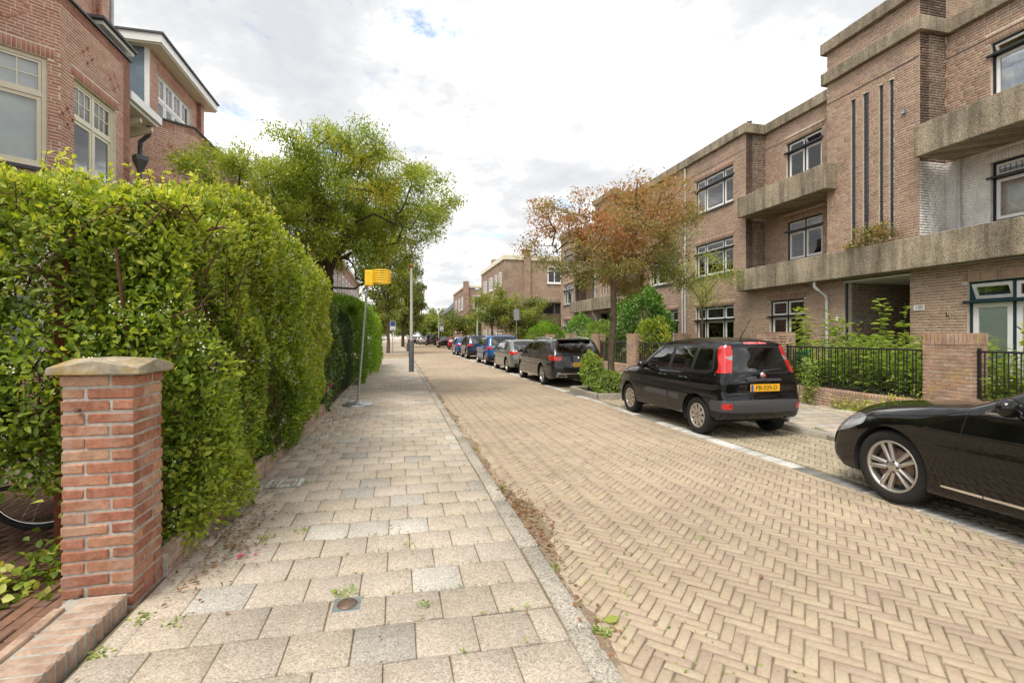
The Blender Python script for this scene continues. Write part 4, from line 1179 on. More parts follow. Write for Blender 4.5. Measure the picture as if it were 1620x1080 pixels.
bw_ = thing('boundary_wall', 'low red brick wall along the pavement under the hedge', 'wall', (-1.42, 6.8, .09))
MB().box(-1.50, -1.383, 3.445, 10.6, 0, .25).build('mortar', M['mortar'], bw_)
var2 = [brick_mesh(.208, .06, .052, M['step_brick'], .004 + .0015 * k) for k in range(3)]
half_b = brick_mesh(.10, .06, .052, M['step_brick'], .004)
for j in range(4):
    y = 3.45 + (.11 if j % 2 else .0) + .104
    if j % 2: place(half_b, 'brick', bw_, (-1.402, 3.45 + .052, .07 + j * .0625), (0, 0, PI / 2))
    while y < 10.6:
        place(random.choice(var2), 'brick', bw_, (-1.402 + random.gauss(0, .002), y, .07 + j * .0625), (random.gauss(0, .01), random.gauss(0, .01), PI / 2 + random.gauss(0, .006)))
        y += .2185

st = thing('brick_threshold', 'worn brick threshold step at the garden entrance before the pillar', 'step', (-1.52, 2.0, .09))
MB().box(-1.70, -1.432, .3, 3.08, 0, .197).build('mortar', M['mortar'], st)
var3 = [brick_mesh(.216, .058, .115, M['step_brick'], .008 + .002 * k) for k in range(4)]
y = .35
while y < 3.08:
    place(random.choice(var3), 'brick', st, (-1.533 + random.gauss(0, .003), y, .148 + random.gauss(0, .002)), (random.gauss(0, .015), random.gauss(0, .01), random.gauss(0, .012)))
    y += .0705
for k in range(12):
    place(random.choice(var2), 'brick', st, (-1.674, .45 + k * .2185, .185 + random.gauss(0, .002)), (R(90), random.gauss(0, .01), PI / 2))
path = struct(MB().box(-5.5, -1.71, -1, 6.6, 0, .150).build('garden_path', M['road_joint']))
path_m = [brick_mesh(.205, .066, .05, M['path_brick'], .004 + .001 * k, 'path_brick') for k in range(3)]
cnt = 0
C_, A_ = [], []
for i in range(30):
    x_ = -1.78 - i * .0705
    for k in range(22):
        y_ = 1.2 + k * .2125 + (.106 if i % 2 else 0)
        if y_ > 5.8: continue
        C_.append((x_, y_))
C_ = sorted(C_, key=lambda c: math.hypot(c[0], c[1] - 2.2))
for c in C_[:220]:
    place(random.choice(path_m), 'path_brick', path, (c[0], c[1], .137 + random.gauss(0, .003)), (random.gauss(0, .012), random.gauss(0, .012), PI / 2 + random.gauss(0, .012)))
C_ = np.array(C_[220:]); k = len(C_)
pieces('path_brick', np.stack([C_[:, 0], C_[:, 1], np.full(k, .12)], 1), np.tile([0, .102, 0], (k, 1)), np.tile([.033, 0, 0], (k, 1)), np.tile([0, 0, .042], (k, 1)), M['path_brick'], path)['kind'] = 'stuff'

# posts and beams carrying the hedge over the bicycle place
for x_, y_, lab in ((-2.20, 3.95, 'reddish wooden post standing just left of the brick gate pillar'), (-1.86, 3.95, 'reddish wooden post hidden directly behind the brick gate pillar')):
    MB().cbox(x_ - .045, x_ + .045, y_ - .045, y_ + .045, .09, 2.15, c=.006).build('wooden_post', M['wood'])
    tag(bpy.data.objects[[o.name for o in bpy.data.objects if o.name.startswith('wooden_post')][-1]], lab, 'post', 'posts carrying the hedge')

# bicycle behind the hedge
bk = thing('bicycle', 'bicycle with black tyres parked under the hedge left of the pillar', 'bicycle', (-3.1, 4.3, .15), R(188))
def bwheel(cx_):
    t = MB(); seg = 40; rr_ = .335; tb = .026
    prof = [(rr_ + tb * math.cos(a), tb * math.sin(a)) for a in np.linspace(0, 2 * PI, 11)]
    t.lathe(prof, (cx_, 0, .361), 'Y', seg)
    wo_ = t.build('wheel', M['tyre'], bk, True)
    MB().lathe([(.312, -.014), (.305, 0), (.312, .014), (.318, 0), (.312, -.014)], (cx_, 0, .361), 'Y', 40).build('rim', M['chrome'], wo_, True)
    sp = MB()
    for k in range(28):
        a = 2 * PI * k / 28; a2 = a + (.5 if k % 2 else -.5)
        sp.tube([(cx_ + .02 * math.cos(a2), .03 * (1 if k % 4 < 2 else -1), .361 + .02 * math.sin(a2)), (cx_ + .31 * math.cos(a), 0, .361 + .31 * math.sin(a))], .0016, 4, False)
    sp.build('spokes', M['chrome'], wo_, True)
    MB().lathe([(0, -.05), (.025, -.045), (.025, .045), (0, .05)], (cx_, 0, .361), 'Y', 12).build('hub', M['galv'], wo_, True)
bwheel(-.53); bwheel(.55)
fm = MB()
B, S_, H_, hd = (-.05, 0, .30), (-.20, 0, .82), (.36, 0, .80), (.32, 0, .92)
for a, b in (((-.53, 0, .361), B), (B, S_), (B, (.38, 0, .68)), (S_, (.34, 0, .84)), ((-.53, 0, .361), S_)): fm.tube([a, b], .017, 8)
fm.tube([(.55, 0, .361), (.45, 0, .55), (.38, 0, .68), (.31, 0, .98)], .016, 8)
fm.build('frame', M['iron'], bk, True)
MB().tube([(.31, 0, 1.0), (.33, .1, 1.06), (.30, .25, 1.05), (.12, .30, 1.0)], .012, 8).tube([(.31, 0, 1.0), (.33, -.1, 1.06), (.30, -.25, 1.05), (.12, -.30, 1.0)], .012, 8).build('handlebar', M['chrome'], bk, True)
MB().tube([S_, (-.24, 0, .95)], .014, 8).ball((-.26, 0, .97), .14, .09, .04).build('saddle', M['rubber'], bk, True)
mg = MB()
arc = [(-.53 + .385 * math.cos(a), .361 + .385 * math.sin(a)) for a in np.linspace(R(20), R(200), 20)]
for (xa, za), (xb, zb) in zip(arc[:-1], arc[1:]): mg.quad((xa, -.03, za), (xb, -.03, zb), (xb, .03, zb), (xa, .03, za))
mg.build('mudguard', M['pipe'], bk, True)
MB().cbox(-.86, -.80, -.035, .035, .70, .78, c=.01).build('tail_light', M['lamp_red'], bk, True)
MB().box(-.85, -.3, -.06, .06, .765, .78).tube([(-.80, .06, .77), (-.55, .06, .39)], .006, 6).tube([(-.80, -.06, .77), (-.55, -.06, .39)], .006, 6).build('luggage_rack', M['iron'], bk, True)

# ------------------------------------------------------------------ small things on the left pavement
kp = thing('korfball_post', 'yellow plastic ball basket on a leaning grey pole with round base', 'ball post', (-.82, 11.02, .108))
lean = Vector((.20, 0, 2.62))
MB().lathe([(0, 0), (.33, 0), (.33, .02), (.30, .035), (.08, .05), (.05, .10), (0, .10)], (0, 0, 0), 'Z', 32).build('base', M['galv'], kp, True)
MB().tube([(0, 0, .04), lean * .5, lean], .023, 12).build('pole', M['galv'], kp, True)
bc = lean + Vector((.30, 0, .15))
bk_ = MB()
for k in range(6):
    h0 = -.14 + k * .05
    bk_.lathe([(.19, h0), (.20, h0 + .005), (.20, h0 + .030), (.19, h0 + .034), (.18, h0 + .030), (.18, h0 + .005), (.19, h0)], bc, 'Z', 32)
for k in range(10):
    a = 2 * PI * k / 10; bk_.hexa(bc + Vector((.178 * math.cos(a) - .012, .178 * math.sin(a) - .006, -.138)), (.022, 0, 0), (0, .012, 0), (0, 0, .276))
bk_.build('basket', M['yellow'], kp, True)
MB().cbox(lean.x - .055, lean.x + .125, -.085, .085, lean.z - .06, lean.z + .285, c=.02).build('bracket', M['yellow'], kp, True)


def lamp_post(label, x, y, h=5.6, box=True, z=.1, arm=.0, group='street lamps'):
    t = thing('street_lamp', label, 'street lamp', (x, y, z), 0, group)
    if box:
        MB().lathe([(.105, 0), (.105, 1.28), (.085, 1.31), (.06, 1.32)], (0, 0, 0), 'Z', 16).build('base_sleeve', M['bollard'], t, True)
        MB().cbox(-.20, -.10, -.06, .06, .85, 1.2, c=.02).build('cable_box', M['bollard'], t, True)
    MB().tube([(0, 0, 0), (0, 0, 1.3), (0, 0, 2.6), (0, 0, 4.35)], [.07, .07, .058, .046], 14).build('pole', M['lamp_grey'], t, True)
    MB().lathe([(.058, 4.35), (.075, 4.37), (.075, 4.45), (.05, 4.48)], (0, 0, 0), 'Z', 14).build('collar', M['red_plastic'], t, True)
    MB().tube([(0, 0, 4.45), (0, 0, h - .3)], [.035, .03], 10).build('upper_pole', M['lamp_grey'], t, True)
    MB().lathe([(.03, h - .32), (.10, h - .28), (.22, h - .10), (.25, h - .04), (.12, h + .04), (0, h + .06)], (arm, 0, 0), 'Z', 18).build('lamp_head', M['lamp_grey'], t, True)
    MB().lathe([(0, h - .40), (.09, h - .34), (.13, h - .25), (.09, h - .22)], (arm, 0, 0), 'Z', 14).build('lamp_bowl', M['lamp_clear'], t, True)
    return t


lamp_post('grey street lamp with dark sleeve at its foot on the left pavement', .59, 20.95, 5.5)
lamp_post('tall grey street lamp behind the row of parked cars on the right', 7.0, 43.4, 5.7, False)
lamp_post('far street lamp beside the parking zone sign', 6.9, 84.0, 6.2, False)

# tiled inlay and valve cover in the pavement
vc = thing('valve_cover', 'small square iron valve cover set in the left pavement', 'cover', (-.27, 2.87, .1))
MB().cbox(-.075, .075, -.075, .075, -.02, .006, c=.004).build('frame', M['galv'], vc, True)
lidm = MB(); lidm.lathe([(0, .0095), (.055, .0095), (.055, .0072)], (0, 0, 0), 'Z', 24)
for r_ in (.018, .038): lidm.tube([(r_ * math.cos(a), r_ * math.sin(a), .0095) for a in np.linspace(.4, 2 * PI - .4, 18)], .003, 5)
lidm.build('lid', M['disc'], vc, True)
ti = thing('tile_inlay', 'small inlay of white strips and yellow tile in the pavement near hedge', 'tile inlay', (-1.10, 5.33, .118))
for k in range(3):
    MB().box(-.14, -.105 + .0, -.13 + k * .03, -.13 + k * .03 + .02, 0, .004).build('strip', M['paint_brick'], ti, True)
for x_ in (-.16, -.11, -.06, .08, .13): MB().box(x_, x_ + .035, -.12, .12, -.01, .004).build('strip', M['paint_brick'], ti, True)
MB().box(-.02, .07, -.05, .05, -.01, .0045).build('tile', M['road_brick'], ti, True)
for y_ in (-.12, .07): MB().box(-.02, .07, y_, y_ + .05, -.01, .004).build('strip', M['paint_brick'], ti, True)

# ------------------------------------------------------------------ right: garden piers, low walls, railings
XW = 8.95
PIERS = [(2.1, 2.85), (5.95, 6.69), (9.9, 10.75), (13.8, 14.6), (17.2, 18.05), (20.9, 21.7), (24.6, 25.4), (28.3, 29.1), (32, 32.8)]
where = ['brick garden pier at the near right edge', 'stained brick garden pier below house number 100', 'brick garden pier behind the small black hatchback', 'brick garden pier behind the hatchback roof front', 'brick garden pier right of the reddish street tree trunk',
         'brick garden pier left of the reddish street tree trunk', 'brick garden pier behind the dark estate car', 'brick garden pier behind the grey hatchback', 'last brick garden pier before the side street']
pvar = [brick_mesh(.208, .05, .051, M['pier_brick'], .003 + .001 * k) for k in range(3)]; pvarh = [brick_mesh(.098, .05, .051, M['pier_brick'], .003 + .001 * k) for k in range(2)]
psol = [brick_mesh(.05, .05, .19, M['pier_brick'], .003) for k in range(2)]
for i, (a, b) in enumerate(PIERS):
    p = thing('garden_pier', where[i], 'pier', (XW + .18, (a + b) / 2, .09), 0, 'garden piers')
    zt = 1.64
    MB().box(XW + .012, XW + .36, a + .012, b - .012, 0, zt - .01).build('mortar', M['rh_mortar'], p)
    if i in (1,):
        for j in range(23):
            zc = .08 + j * .0625 + .026; off = .055 if j % 2 else 0
            y = a + .104 - off * 2 if off else a + .104
            yy = a
            while yy < b - .03:
                l_ = .208 if not (yy == a and j % 2) else .098
                if yy + l_ > b + .01: l_ = .098
                if yy + l_ > b + .06: break
                place(random.choice(pvar if l_ > .15 else pvarh), 'brick', p, (XW + .024 + random.gauss(0, .0015), yy + l_ / 2, zc), (0, 0, PI / 2 + random.gauss(0, .006)))
                yy += l_ + .0105
            for q, l_ in (((0, .098), (.108, .208)) if j % 2 else ((0, .208), (.218, .098))):
                place(random.choice(pvar if l_ > .15 else pvarh), 'brick', p, (XW + .03 + q + l_ / 2, a + .024, zc), (0, 0, random.gauss(0, .006)))
        k = int((b - a) / .061)
        for q in range(k): place(random.choice(psol), 'coping_brick', p, (XW + .02, a + .03 + q * (b - a - .06) / (k - 1), zt - .095), (0, 0, 0))
        for q in range(5): place(random.choice(psol), 'coping_brick', p, (XW + .08 + q * .062, a + .02, zt - .095), (0, 0, 0))
        MB().box(XW + .02, XW + .35, a + .02, b - .02, zt - .012, zt - .002).build('coping_top', M['pier_brick'], p)
    else:
        wall('masonry', p, (XW + .007, a), (XW + .007, b), True, .05, zt, [], M['pier_brick'], M['rh_mortar'], thick=.1, seed=90 + i)
        wall('masonry', p, (XW + .007, a), (XW + .37, a), False, .05, zt, [], M['pier_brick'], M['rh_mortar'], thick=.1, seed=190 + i)
        MB().box(XW, XW + .37, a, b, zt - .001, zt + .05).build('coping', M['pier_brick'], p)
near_of = ['near right edge', 'by house number 100', 'behind the small black hatchback', 'below the sapling', 'behind the reddish street tree', 'behind the estate car bonnet', 'behind the grey hatchback', 'near the side street']
for i in range(len(PIERS) - 1):
    a, b = PIERS[i][1], PIERS[i + 1][0]
    gw = thing('garden_wall', 'low mossy brick garden wall under the railing ' + near_of[i + 0] if i != 1 else 'low mossy brick garden wall under the railing left of the stained pier', 'wall', (XW + .1, (a + b) / 2, .09), 0, 'low garden walls')
    wall('masonry', gw, (XW + .04, a), (XW + .04, b), True, .05, .40, [], M['pier_brick'], M['rh_mortar'], thick=.2, seed=300 + i)
    kk = int((b - a) / .066)
    pieces('coping_brick', [(XW + .135, a + (q + .5) * (b - a) / kk, .401) for q in range(kk)], [(.105, 0, 0)] * kk, [(0, (b - a) / kk / 2 - .005, 0)] * kk, [(0, 0, .065)] * kk, M['pier_brick'], gw)['kind'] = 'stuff'
    rl = thing('iron_railing', 'black iron railing with paired bars ' + (near_of[i] if i != 1 else 'left of the stained pier'), 'railing', (XW + .12, (a + b) / 2, .47), 0, 'garden railings')
    X_ = XW + .12
    MB().tube([(X_, a, 1.345), (X_, b, 1.345)], .019, 8).build('top_rail', M['iron'], rl)
    MB().cbox(X_ - .02, X_ + .02, a, b, .50, .535, c=.004).build('bottom_rail', M['iron'], rl)
    nb = int((b - a) / .155)
    bar = MB().tube([(0, 0, .535), (0, 0, 1.33)], .0105, 6, False).mesh('bar', M['iron'])
    for q in range(nb):
        for dd in (-.028, .028):
            place(bar, 'bar', rl, (X_, a + (q + .5) * (b - a) / nb + dd, 0))
    for yq in (a + .03, b - .03):
        MB().cbox(X_ - .018, X_ + .018, yq - .018, yq + .018, .47, 1.40, c=.003).build('post', M['iron'], rl)
wb = thing('wheelie_bin', 'green wheeled bin behind the railing beside the garden pier', 'bin', (9.55, 10.3, .16), 0)
bb = MB(); bb.add([(-.22, -.26, .05), (.22, -.26, .05), (.22, .22, .05), (-.22, .22, .05), (-.27, -.32, 1.0), (.27, -.32, 1.0), (.27, .3, 1.0), (-.27, .3, 1.0)], [(3, 2, 1, 0), (0, 1, 5, 4), (1, 2, 6, 5), (2, 3, 7, 6), (3, 0, 4, 7), (4, 5, 6, 7)])
bb.build('body', M['bin'], wb, True)
MB().cbox(-.29, .29, -.34, .34, 1.002, 1.08, c=.02).build('lid', M['bin'], wb, True)
for sx_ in (-1, 1): MB().lathe([(0, -.025), (.1, -.025), (.1, .025), (0, .025)], (sx_ * .2, .26, .1), 'X', 16).build('wheel', M['rubber'], wb, True)

# kerbed tree bed in the parking lane
tb_ = thing('tree_bed', 'kerbed planting bed around the reddish street tree between parked cars', 'planting bed', (5.6, 12.5, 0))
MB().box(4.95, 6.4, 11.55, 13.45, -.05, .10).build('earth', M['soil'], tb_)
for (a, b) in (((4.95, 11.55), (5.6, 11.5)), ((5.61, 11.5), (6.4, 11.48)), ((4.92, 11.6), (4.9, 12.5)), ((4.9, 12.51), (4.93, 13.4)), ((4.95, 13.46), (5.65, 13.5)), ((5.66, 13.5), (6.4, 13.52))):
    a, b = Vector(a + (0,)), Vector(b + (0,)); d_ = (b - a).normalized(); q = Vector((-d_.y, d_.x, 0)) * .06
    m_ = MB(); m_.hexa(a - q - Vector((0, 0, .05)), (b - a), q * 2, (0, 0, .19)); o = m_.build('kerbstone', M['kerb'], tb_)
    mo = o.modifiers.new('bevel', 'BEVEL'); mo.width = .012; mo.segments = 2

# signs
def sign(label, x, y, h, w_, hh, face, back=False, txt=None, rot=0):
    t = thing('traffic_sign', label, 'sign', (x, y, .095), rot)
    MB().tube([(0, .03, 0), (0, .03, h + .02)], .03, 10).build('pole', M['galv'], t, True)
    pl = MB().cbox(-w_ / 2, w_ / 2, -.015, .0, h - hh, h, c=.006).build('sign_plate', M['sign_back'] if back else M['paper'], t, True)
    if not back:
        MB().box(-w_ * .42, w_ * .42, -.02, -.016, h - hh * .55, h - hh * .04).build('panel', face, pl, True)
        MB().box(-w_ * .3, w_ * .3, -.02, -.016, h - hh * .95, h - hh * .85).build('panel', face, pl, True)
    return t, pl
sign('grey back of a square traffic sign on a pole behind the estate car', 7.0, 28.6, 3.1, .34, .66, None, True)
t_, pl_ = sign('blue and white parking zone sign on a pole at street end', 6.7, 76, 3.95, .6, 1.75, M['sign_blue'])
put_text('P', .6, (0, -.024, 3.95 - .52), (1, 0, 0), (0, 0, 1), M['paper'], pl_, 'lettering', True)
put_text('ZONE', .17, (0, -.024, 3.95 - 1.15), (1, 0, 0), (0, 0, 1), M['ink'], pl_, 'lettering', True)
t2_, pl2 = sign('blue traffic sign on a pole on the far left corner', -.35, 43, 2.75, .45, .8, M['sign_blue'])
# ------------------------------------------------------------------ cars
def catmull(P, n=8):
    P = [np.array(p, dtype=float) for p in P]
    out = []
    for i in range(len(P) - 1):
        p0, p1, p2, p3 = P[max(i - 1, 0)], P[i], P[i + 1], P[min(i + 2, len(P) - 1)]
        # centripetal-ish: limit overshoot with chord-scaled tangents
        l1 = np.linalg.norm(p2[:2] - p1[:2]) + 1e-9
        la = np.linalg.norm(p1[:2] - p0[:2]) + 1e-9; lb = np.linalg.norm(p3[:2] - p2[:2]) + 1e-9
        m1 = (p2 - p0) / (la + l1) * l1; m2 = (p3 - p1) / (lb + l1) * l1
        if i == 0: m1 = p2 - p1
        if i == len(P) - 2: m2 = p2 - p1
        for k in range(n):
            t = k / n
            out.append((2 * t ** 3 - 3 * t ** 2 + 1) * p1 + (t ** 3 - 2 * t ** 2 + t) * m1 + (-2 * t ** 3 + 3 * t ** 2) * p2 + (t ** 3 - t ** 2) * m2)
    out.append(P[-1])
    return np.array(out)


def resample(Q, ds):
    d = np.r_[0, np.cumsum(np.linalg.norm(np.diff(Q[:, :2], axis=0), axis=1))]
    n = max(8, int(d[-1] / ds))
    t = np.linspace(0, d[-1], n)
    return np.stack([np.interp(t, d, Q[:, k]) for k in range(Q.shape[1])], 1), t


def chaikin(P, it=2):
    P = np.array(P, dtype=float)
    for _ in range(it):
        Q = np.roll(P, -1, 0)
        P = np.stack([.90 * P + .10 * Q, .10 * P + .90 * Q], 1).reshape(-1, 2)
    return P


def inpoly(pts, poly):
    x, y = pts[:, 0], pts[:, 1]; c = np.zeros(len(pts), bool)
    px, py = poly[:, 0], poly[:, 1]; qx, qy = np.roll(px, -1), np.roll(py, -1)
    for i in range(len(poly)):
        if py[i] == qy[i]: continue
        m = ((py[i] > y) != (qy[i] > y)) & (x < (qx[i] - px[i]) * (y - py[i]) / (qy[i] - py[i]) + px[i])
        c ^= m
    return c


def cdt(boundary, grid, feats):
    """boundary (n,2) closed; grid (m,2); feats list of polys -> verts, tris, class (0 body, i+1 feature)"""
    verts = [tuple(p) for p in boundary]; n = len(boundary)
    edges = [(i, (i + 1) % n) for i in range(n)]
    for f in feats:
        b = len(verts); verts += [tuple(p) for p in f]
        edges += [(b + i, b + (i + 1) % len(f)) for i in range(len(f))]
    verts += [tuple(p) for p in grid]
    r = delaunay_2d_cdt([Vector(v) for v in verts], edges, [], 0, 1e-5, False)
    V = np.array([v[:] for v in r[0]]); T = np.array([f for f in r[2] if len(f) == 3])
    cen = V[T].mean(1)
    keep = inpoly(cen, np.array(boundary)); T = T[keep]; cen = cen[keep]
    cl = np.zeros(len(T), int)
    for i, f in enumerate(feats): cl[inpoly(cen, np.array(f))] = i + 1
    return V, T, cl


def densify(poly, ds=.03):
    out = []
    for i in range(len(poly)):
        a, b = np.array(poly[i]), np.array(poly[(i + 1) % len(poly)])
        k = max(1, int(np.linalg.norm(b - a) / ds))
        for q in range(k): out.append(a + (b - a) * q / k)
    return np.array(out)


def build_car(sp, name, label, loc, rotz, paint_m, group='parked cars', plate=None, fine=.035):
    root = thing(name, label, 'car', loc, rotz, group)
    L, W = sp['L'], sp['W']; hw = W / 2
    prof = catmull(sp['prof'], 10)          # columns x z r c
    per, s_ = resample(prof, fine)
    zb = sp['belt']; zt = prof[:, 1].max()
    tum = sp.get('tum', .16); pt = sp.get('taper', (.10, .13))
    def width(x, z):
        a = np.clip(1 - x / (L * .30), 0, 1); b = np.clip(1 - (L - x) / (L * .30), 0, 1)
        wv = hw - pt[0] * a ** 2.2 - pt[1] * b ** 2.2
        low = np.clip((zb * .62 - z) / (zb * .62), 0, 1)
        wv = wv - .055 * low ** 1.6
        sh = np.clip((z - zb * .62) / (zb * .38), 0, 1)
        wv = wv - .018 * sh ** 2
        wv = wv + .012 * np.exp(-((z - sp.get('crease', zb * .80)) / .045) ** 2)
        t = np.clip((z - zb) / (zt - zb), 0, 1)
        return wv - tum * t ** 1.15 - .012 * (z > zb)
    bx_, bz_, br_, bc_ = per.T
    closed = np.array([*per[:, :2]])
    # bottom line
    nb_ = max(4, int((per[-1, 0] - per[0, 0]) / .08))
    bot = np.linspace(per[-1, :2], per[0, :2], nb_ + 1)[1:-1]
    boundary = np.vstack([closed, bot])
    rr = np.r_[br_, np.full(len(bot), .03)]
    def dist(p):
        best = np.full(len(p), 1e9); rad = np.zeros(len(p))
        n = len(boundary)
        for i in range(n):
            a, b = boundary[i], boundary[(i + 1) % n]
            ab = b - a; l2 = ab @ ab
            if l2 < 1e-12: continue
            t = np.clip(((p - a) @ ab) / l2, 0, 1)
            d = np.linalg.norm(p - (a + t[:, None] * ab), axis=1)
            m = d < best
            best[m] = d[m]; rad[m] = (rr[i] + (rr[(i + 1) % n] - rr[i]) * t)[m]
        return best, rad
    g = []
    xs = np.arange(0, L + .01, .055); zs = np.arange(.15, zt + .05, .05)
    gx, gz = np.meshgrid(xs, zs); g = np.stack([gx.ravel(), gz.ravel()], 1)
    g = g[inpoly(g, boundary)]
    d, r = dist(g); g = g[d > np.maximum(r, .03)]
    # rings following the outline
    cen_n = []
    tang = np.gradient(closed, axis=0); tang /= np.linalg.norm(tang, axis=1)[:, None] + 1e-9
    nrm = np.stack([tang[:, 1], -tang[:, 0]], 1)      # inward for a path rear-bottom -> roof -> nose
    test = closed + nrm * .02
    if inpoly(test, boundary).mean() < .5: nrm = -nrm
    for q in (.08, .25, .5, .78, 1.05):
        p = closed + nrm * (br_ * q)[:, None]
        ok = inpoly(p, boundary); p = p[ok]; rq = br_[ok] * q
        dd, _ = dist(p)
        cen_n.append(p[dd > rq * .9])
    grid = np.vstack([g] + cen_n)
    feats, fcls = [], []
    for cl, poly in sp['side']:
        feats.append(densify(chaikin(poly, sp.get('chk', 2)), .03)); fcls.append(cl)
    ar = sp['arch']
    for wx in sp['wheels']:
        a = np.linspace(0, 2 * PI, 44, endpoint=False)
        feats.append(np.stack([wx + ar * np.cos(a), sp['wr'] + .012 + ar * np.sin(a)], 1)); fcls.append('hole')
    V2, T2, C2 = cdt(boundary, grid, feats)
    d, r = dist(V2)
    q = np.minimum(d, r)
    y = width(V2[:, 0], V2[:, 1]) - r + np.sqrt(np.maximum(0, r * r - (r - q) ** 2))
    acc = {}
    def put(cl, V, T): acc.setdefault(cl, []).append((V, T))
    def sub(V, T):
        u, inv = np.unique(T, return_inverse=True)
        return V[u], inv.reshape(T.shape)
    for sg in (1, -1):
        V3 = np.stack([V2[:, 0], sg * y, V2[:, 1]], 1)
        for i in range(len(feats) + 1):
            tt = T2[C2 == i]
            if not len(tt): continue
            cl = 'body' if i == 0 else fcls[i - 1]
            if cl == 'hole': continue
            # orientation outward (sg y)
            a, b, c = V3[tt[:, 0]], V3[tt[:, 1]], V3[tt[:, 2]]
            nn = np.cross(b - a, c - a)[:, 1] * sg
            tt = np.where((nn < 0)[:, None], tt[:, ::-1], tt)
            put(cl if cl == 'body' else '%s|%d|%d' % (cl, i, sg), *sub(V3, tt))
    # strip across the car
    yb = width(bx_, bz_) - br_
    outn = -nrm
    imax = int(np.argmax(bz_))
    s_rear = s_[:imax + 1]; z_rear = np.maximum.accumulate(bz_[:imax + 1] + np.arange(imax + 1) * 1e-7)
    s_fr = s_[imax:]; z_fr = bz_[imax:]
    def smap(side, z):
        return np.interp(z, z_rear, s_rear) if side == 'rear' else np.interp(-np.asarray(z), -z_fr + np.arange(len(z_fr)) * 1e-7, s_fr)
    bd = np.vstack([np.stack([s_, yb], 1), np.stack([s_, -yb], 1)[::-1]])
    gs = []
    for i in range(1, len(s_) - 1):
        m = np.linspace(-1, 1, 17)[1:-1] * yb[i]
        gs.append(np.stack([np.full(len(m), s_[i]), m], 1))
    gs = np.vstack(gs)
    f2, c2 = [], []
    for side, cl, poly in sp['strip']:
        P_ = [(float(smap(side, z)), y_) for y_, z in poly]
        f2.append(densify(chaikin(P_, sp.get('chk', 2)), .03)); c2.append(cl)
    V2, T2, C2 = cdt(bd, gs, f2)
    sx, sy = V2[:, 0], V2[:, 1]
    X_ = np.interp(sx, s_, bx_); Z_ = np.interp(sx, s_, bz_); yy_ = np.interp(sx, s_, yb); cc = np.interp(sx, s_, bc_)
    nx_ = np.interp(sx, s_, outn[:, 0]); nz_ = np.interp(sx, s_, outn[:, 1])
    v = np.clip(np.abs(sy) / yy_, 0, 1)
    cr = cc * (1 - v ** 2.4)
    V3 = np.stack([X_ + nx_ * cr, sy, Z_ + nz_ * cr], 1)
    for i in range(len(f2) + 1):
        tt = T2[C2 == i]
        if not len(tt): continue
        cl = 'body' if i == 0 else c2[i - 1]
        a, b, c = V3[tt[:, 0]], V3[tt[:, 1]], V3[tt[:, 2]]
        on = np.stack([nx_[tt[:, 0]], np.zeros(len(tt)), nz_[tt[:, 0]]], 1)
        nn = np.einsum('ij,ij->i', np.cross(b - a, c - a), on)
        tt = np.where((nn < 0)[:, None], tt[:, ::-1], tt)
        put(cl if cl == 'body' else '%s|s%d|0' % (cl, i), *sub(V3, tt))
    mats = dict(body=paint_m, glass=M['car_glass'], trim=M['trim'], grey=M['grey_trim'], tail=M['lamp_red'], head=M['lamp_clear'], black=M['iron'], under=M['under'], refl=M['lamp_red'], chrome=M['chrome'], grille=M['iron'])
    names = dict(body='body', glass='window', trim='trim', grey='bumper', tail='tail_lamp', head='headlight', black='trim', under='sill', refl='reflector', chrome='chrome_strip', grille='grille')
    body = None
    for key in sorted(acc, key=lambda k: 0 if k == 'body' else 1):
        cl = key.split('|')[0]
        Vs, Ts, b = [], [], 0
        for V, T in acc[key]:
            Vs.append(V); Ts.append(T + b); b += len(V)
        me = np_mesh(names[cl], np.vstack(Vs), [np.vstack(Ts)], mats[cl], None, True)
        if cl == 'body':
            bm = bmesh.new(); bm.from_mesh(me); bmesh.ops.remove_doubles(bm, verts=bm.verts, dist=.0008); bm.to_mesh(me); bm.free()
            me.polygons.foreach_set('use_smooth', np.ones(len(me.polygons), bool))
        o = link(names[cl], me, root, True)
        if cl == 'body': body = o
    def sy_at(x, z):
        p = np.array([[x, z]]); d, r = dist(p); q = min(d[0], r[0])
        return float(width(np.array([x]), np.array([z]))[0] - r[0] + math.sqrt(max(0, r[0] ** 2 - (r[0] - q) ** 2)))
    # door gaps
    for pl in sp.get('seams', []):
        pl = catmull(pl, 6)[:, :2]
        for sg in (1, -1):
            m = MB()
            pr = None
            for i, p in enumerate(pl):
                t = pl[min(i + 1, len(pl) - 1)] - pl[max(i - 1, 0)]; t = t / (np.linalg.norm(t) + 1e-9); nn = np.array([-t[1], t[0]]) * .0035
                yv = sg * (sy_at(*p) + .0015)
                cur = ((p[0] + nn[0], yv, p[1] + nn[1]), (p[0] - nn[0], yv, p[1] - nn[1]))
                if pr: m.quad(pr[0], cur[0], cur[1], pr[1])
                pr = cur
            m.build('door_gap', M['under'], body, True)
    for x, z in sp.get('handles', []):
        for sg in (1, -1):
            yv = sy_at(x, z)
            h = MB().tube([(x - .09, sg * (yv - .005), z), (x - .07, sg * (yv + .028), z + .004), (x + .07, sg * (yv + .028), z + .008), (x + .09, sg * (yv - .005), z + .006)], [.012, .014, .014, .012], 8)
            h.build('door_handle', sp.get('handle_mat', paint_m), root, True)
    if sp.get('mirror'):
        x, z = sp['mirror']
        for sg in (1, -1):
            yv = sy_at(x, z)
            m = MB().ball((x + .02, sg * (yv + .13), z + .06), .07, .11, .075, 14, 9).tube([(x + .05, sg * (yv - .03), z), (x + .02, sg * (yv + .08), z + .03)], [.035, .03], 8)
            m.build('mirror', paint_m if sp.get('mirror_paint', True) else M['trim'], root, True)
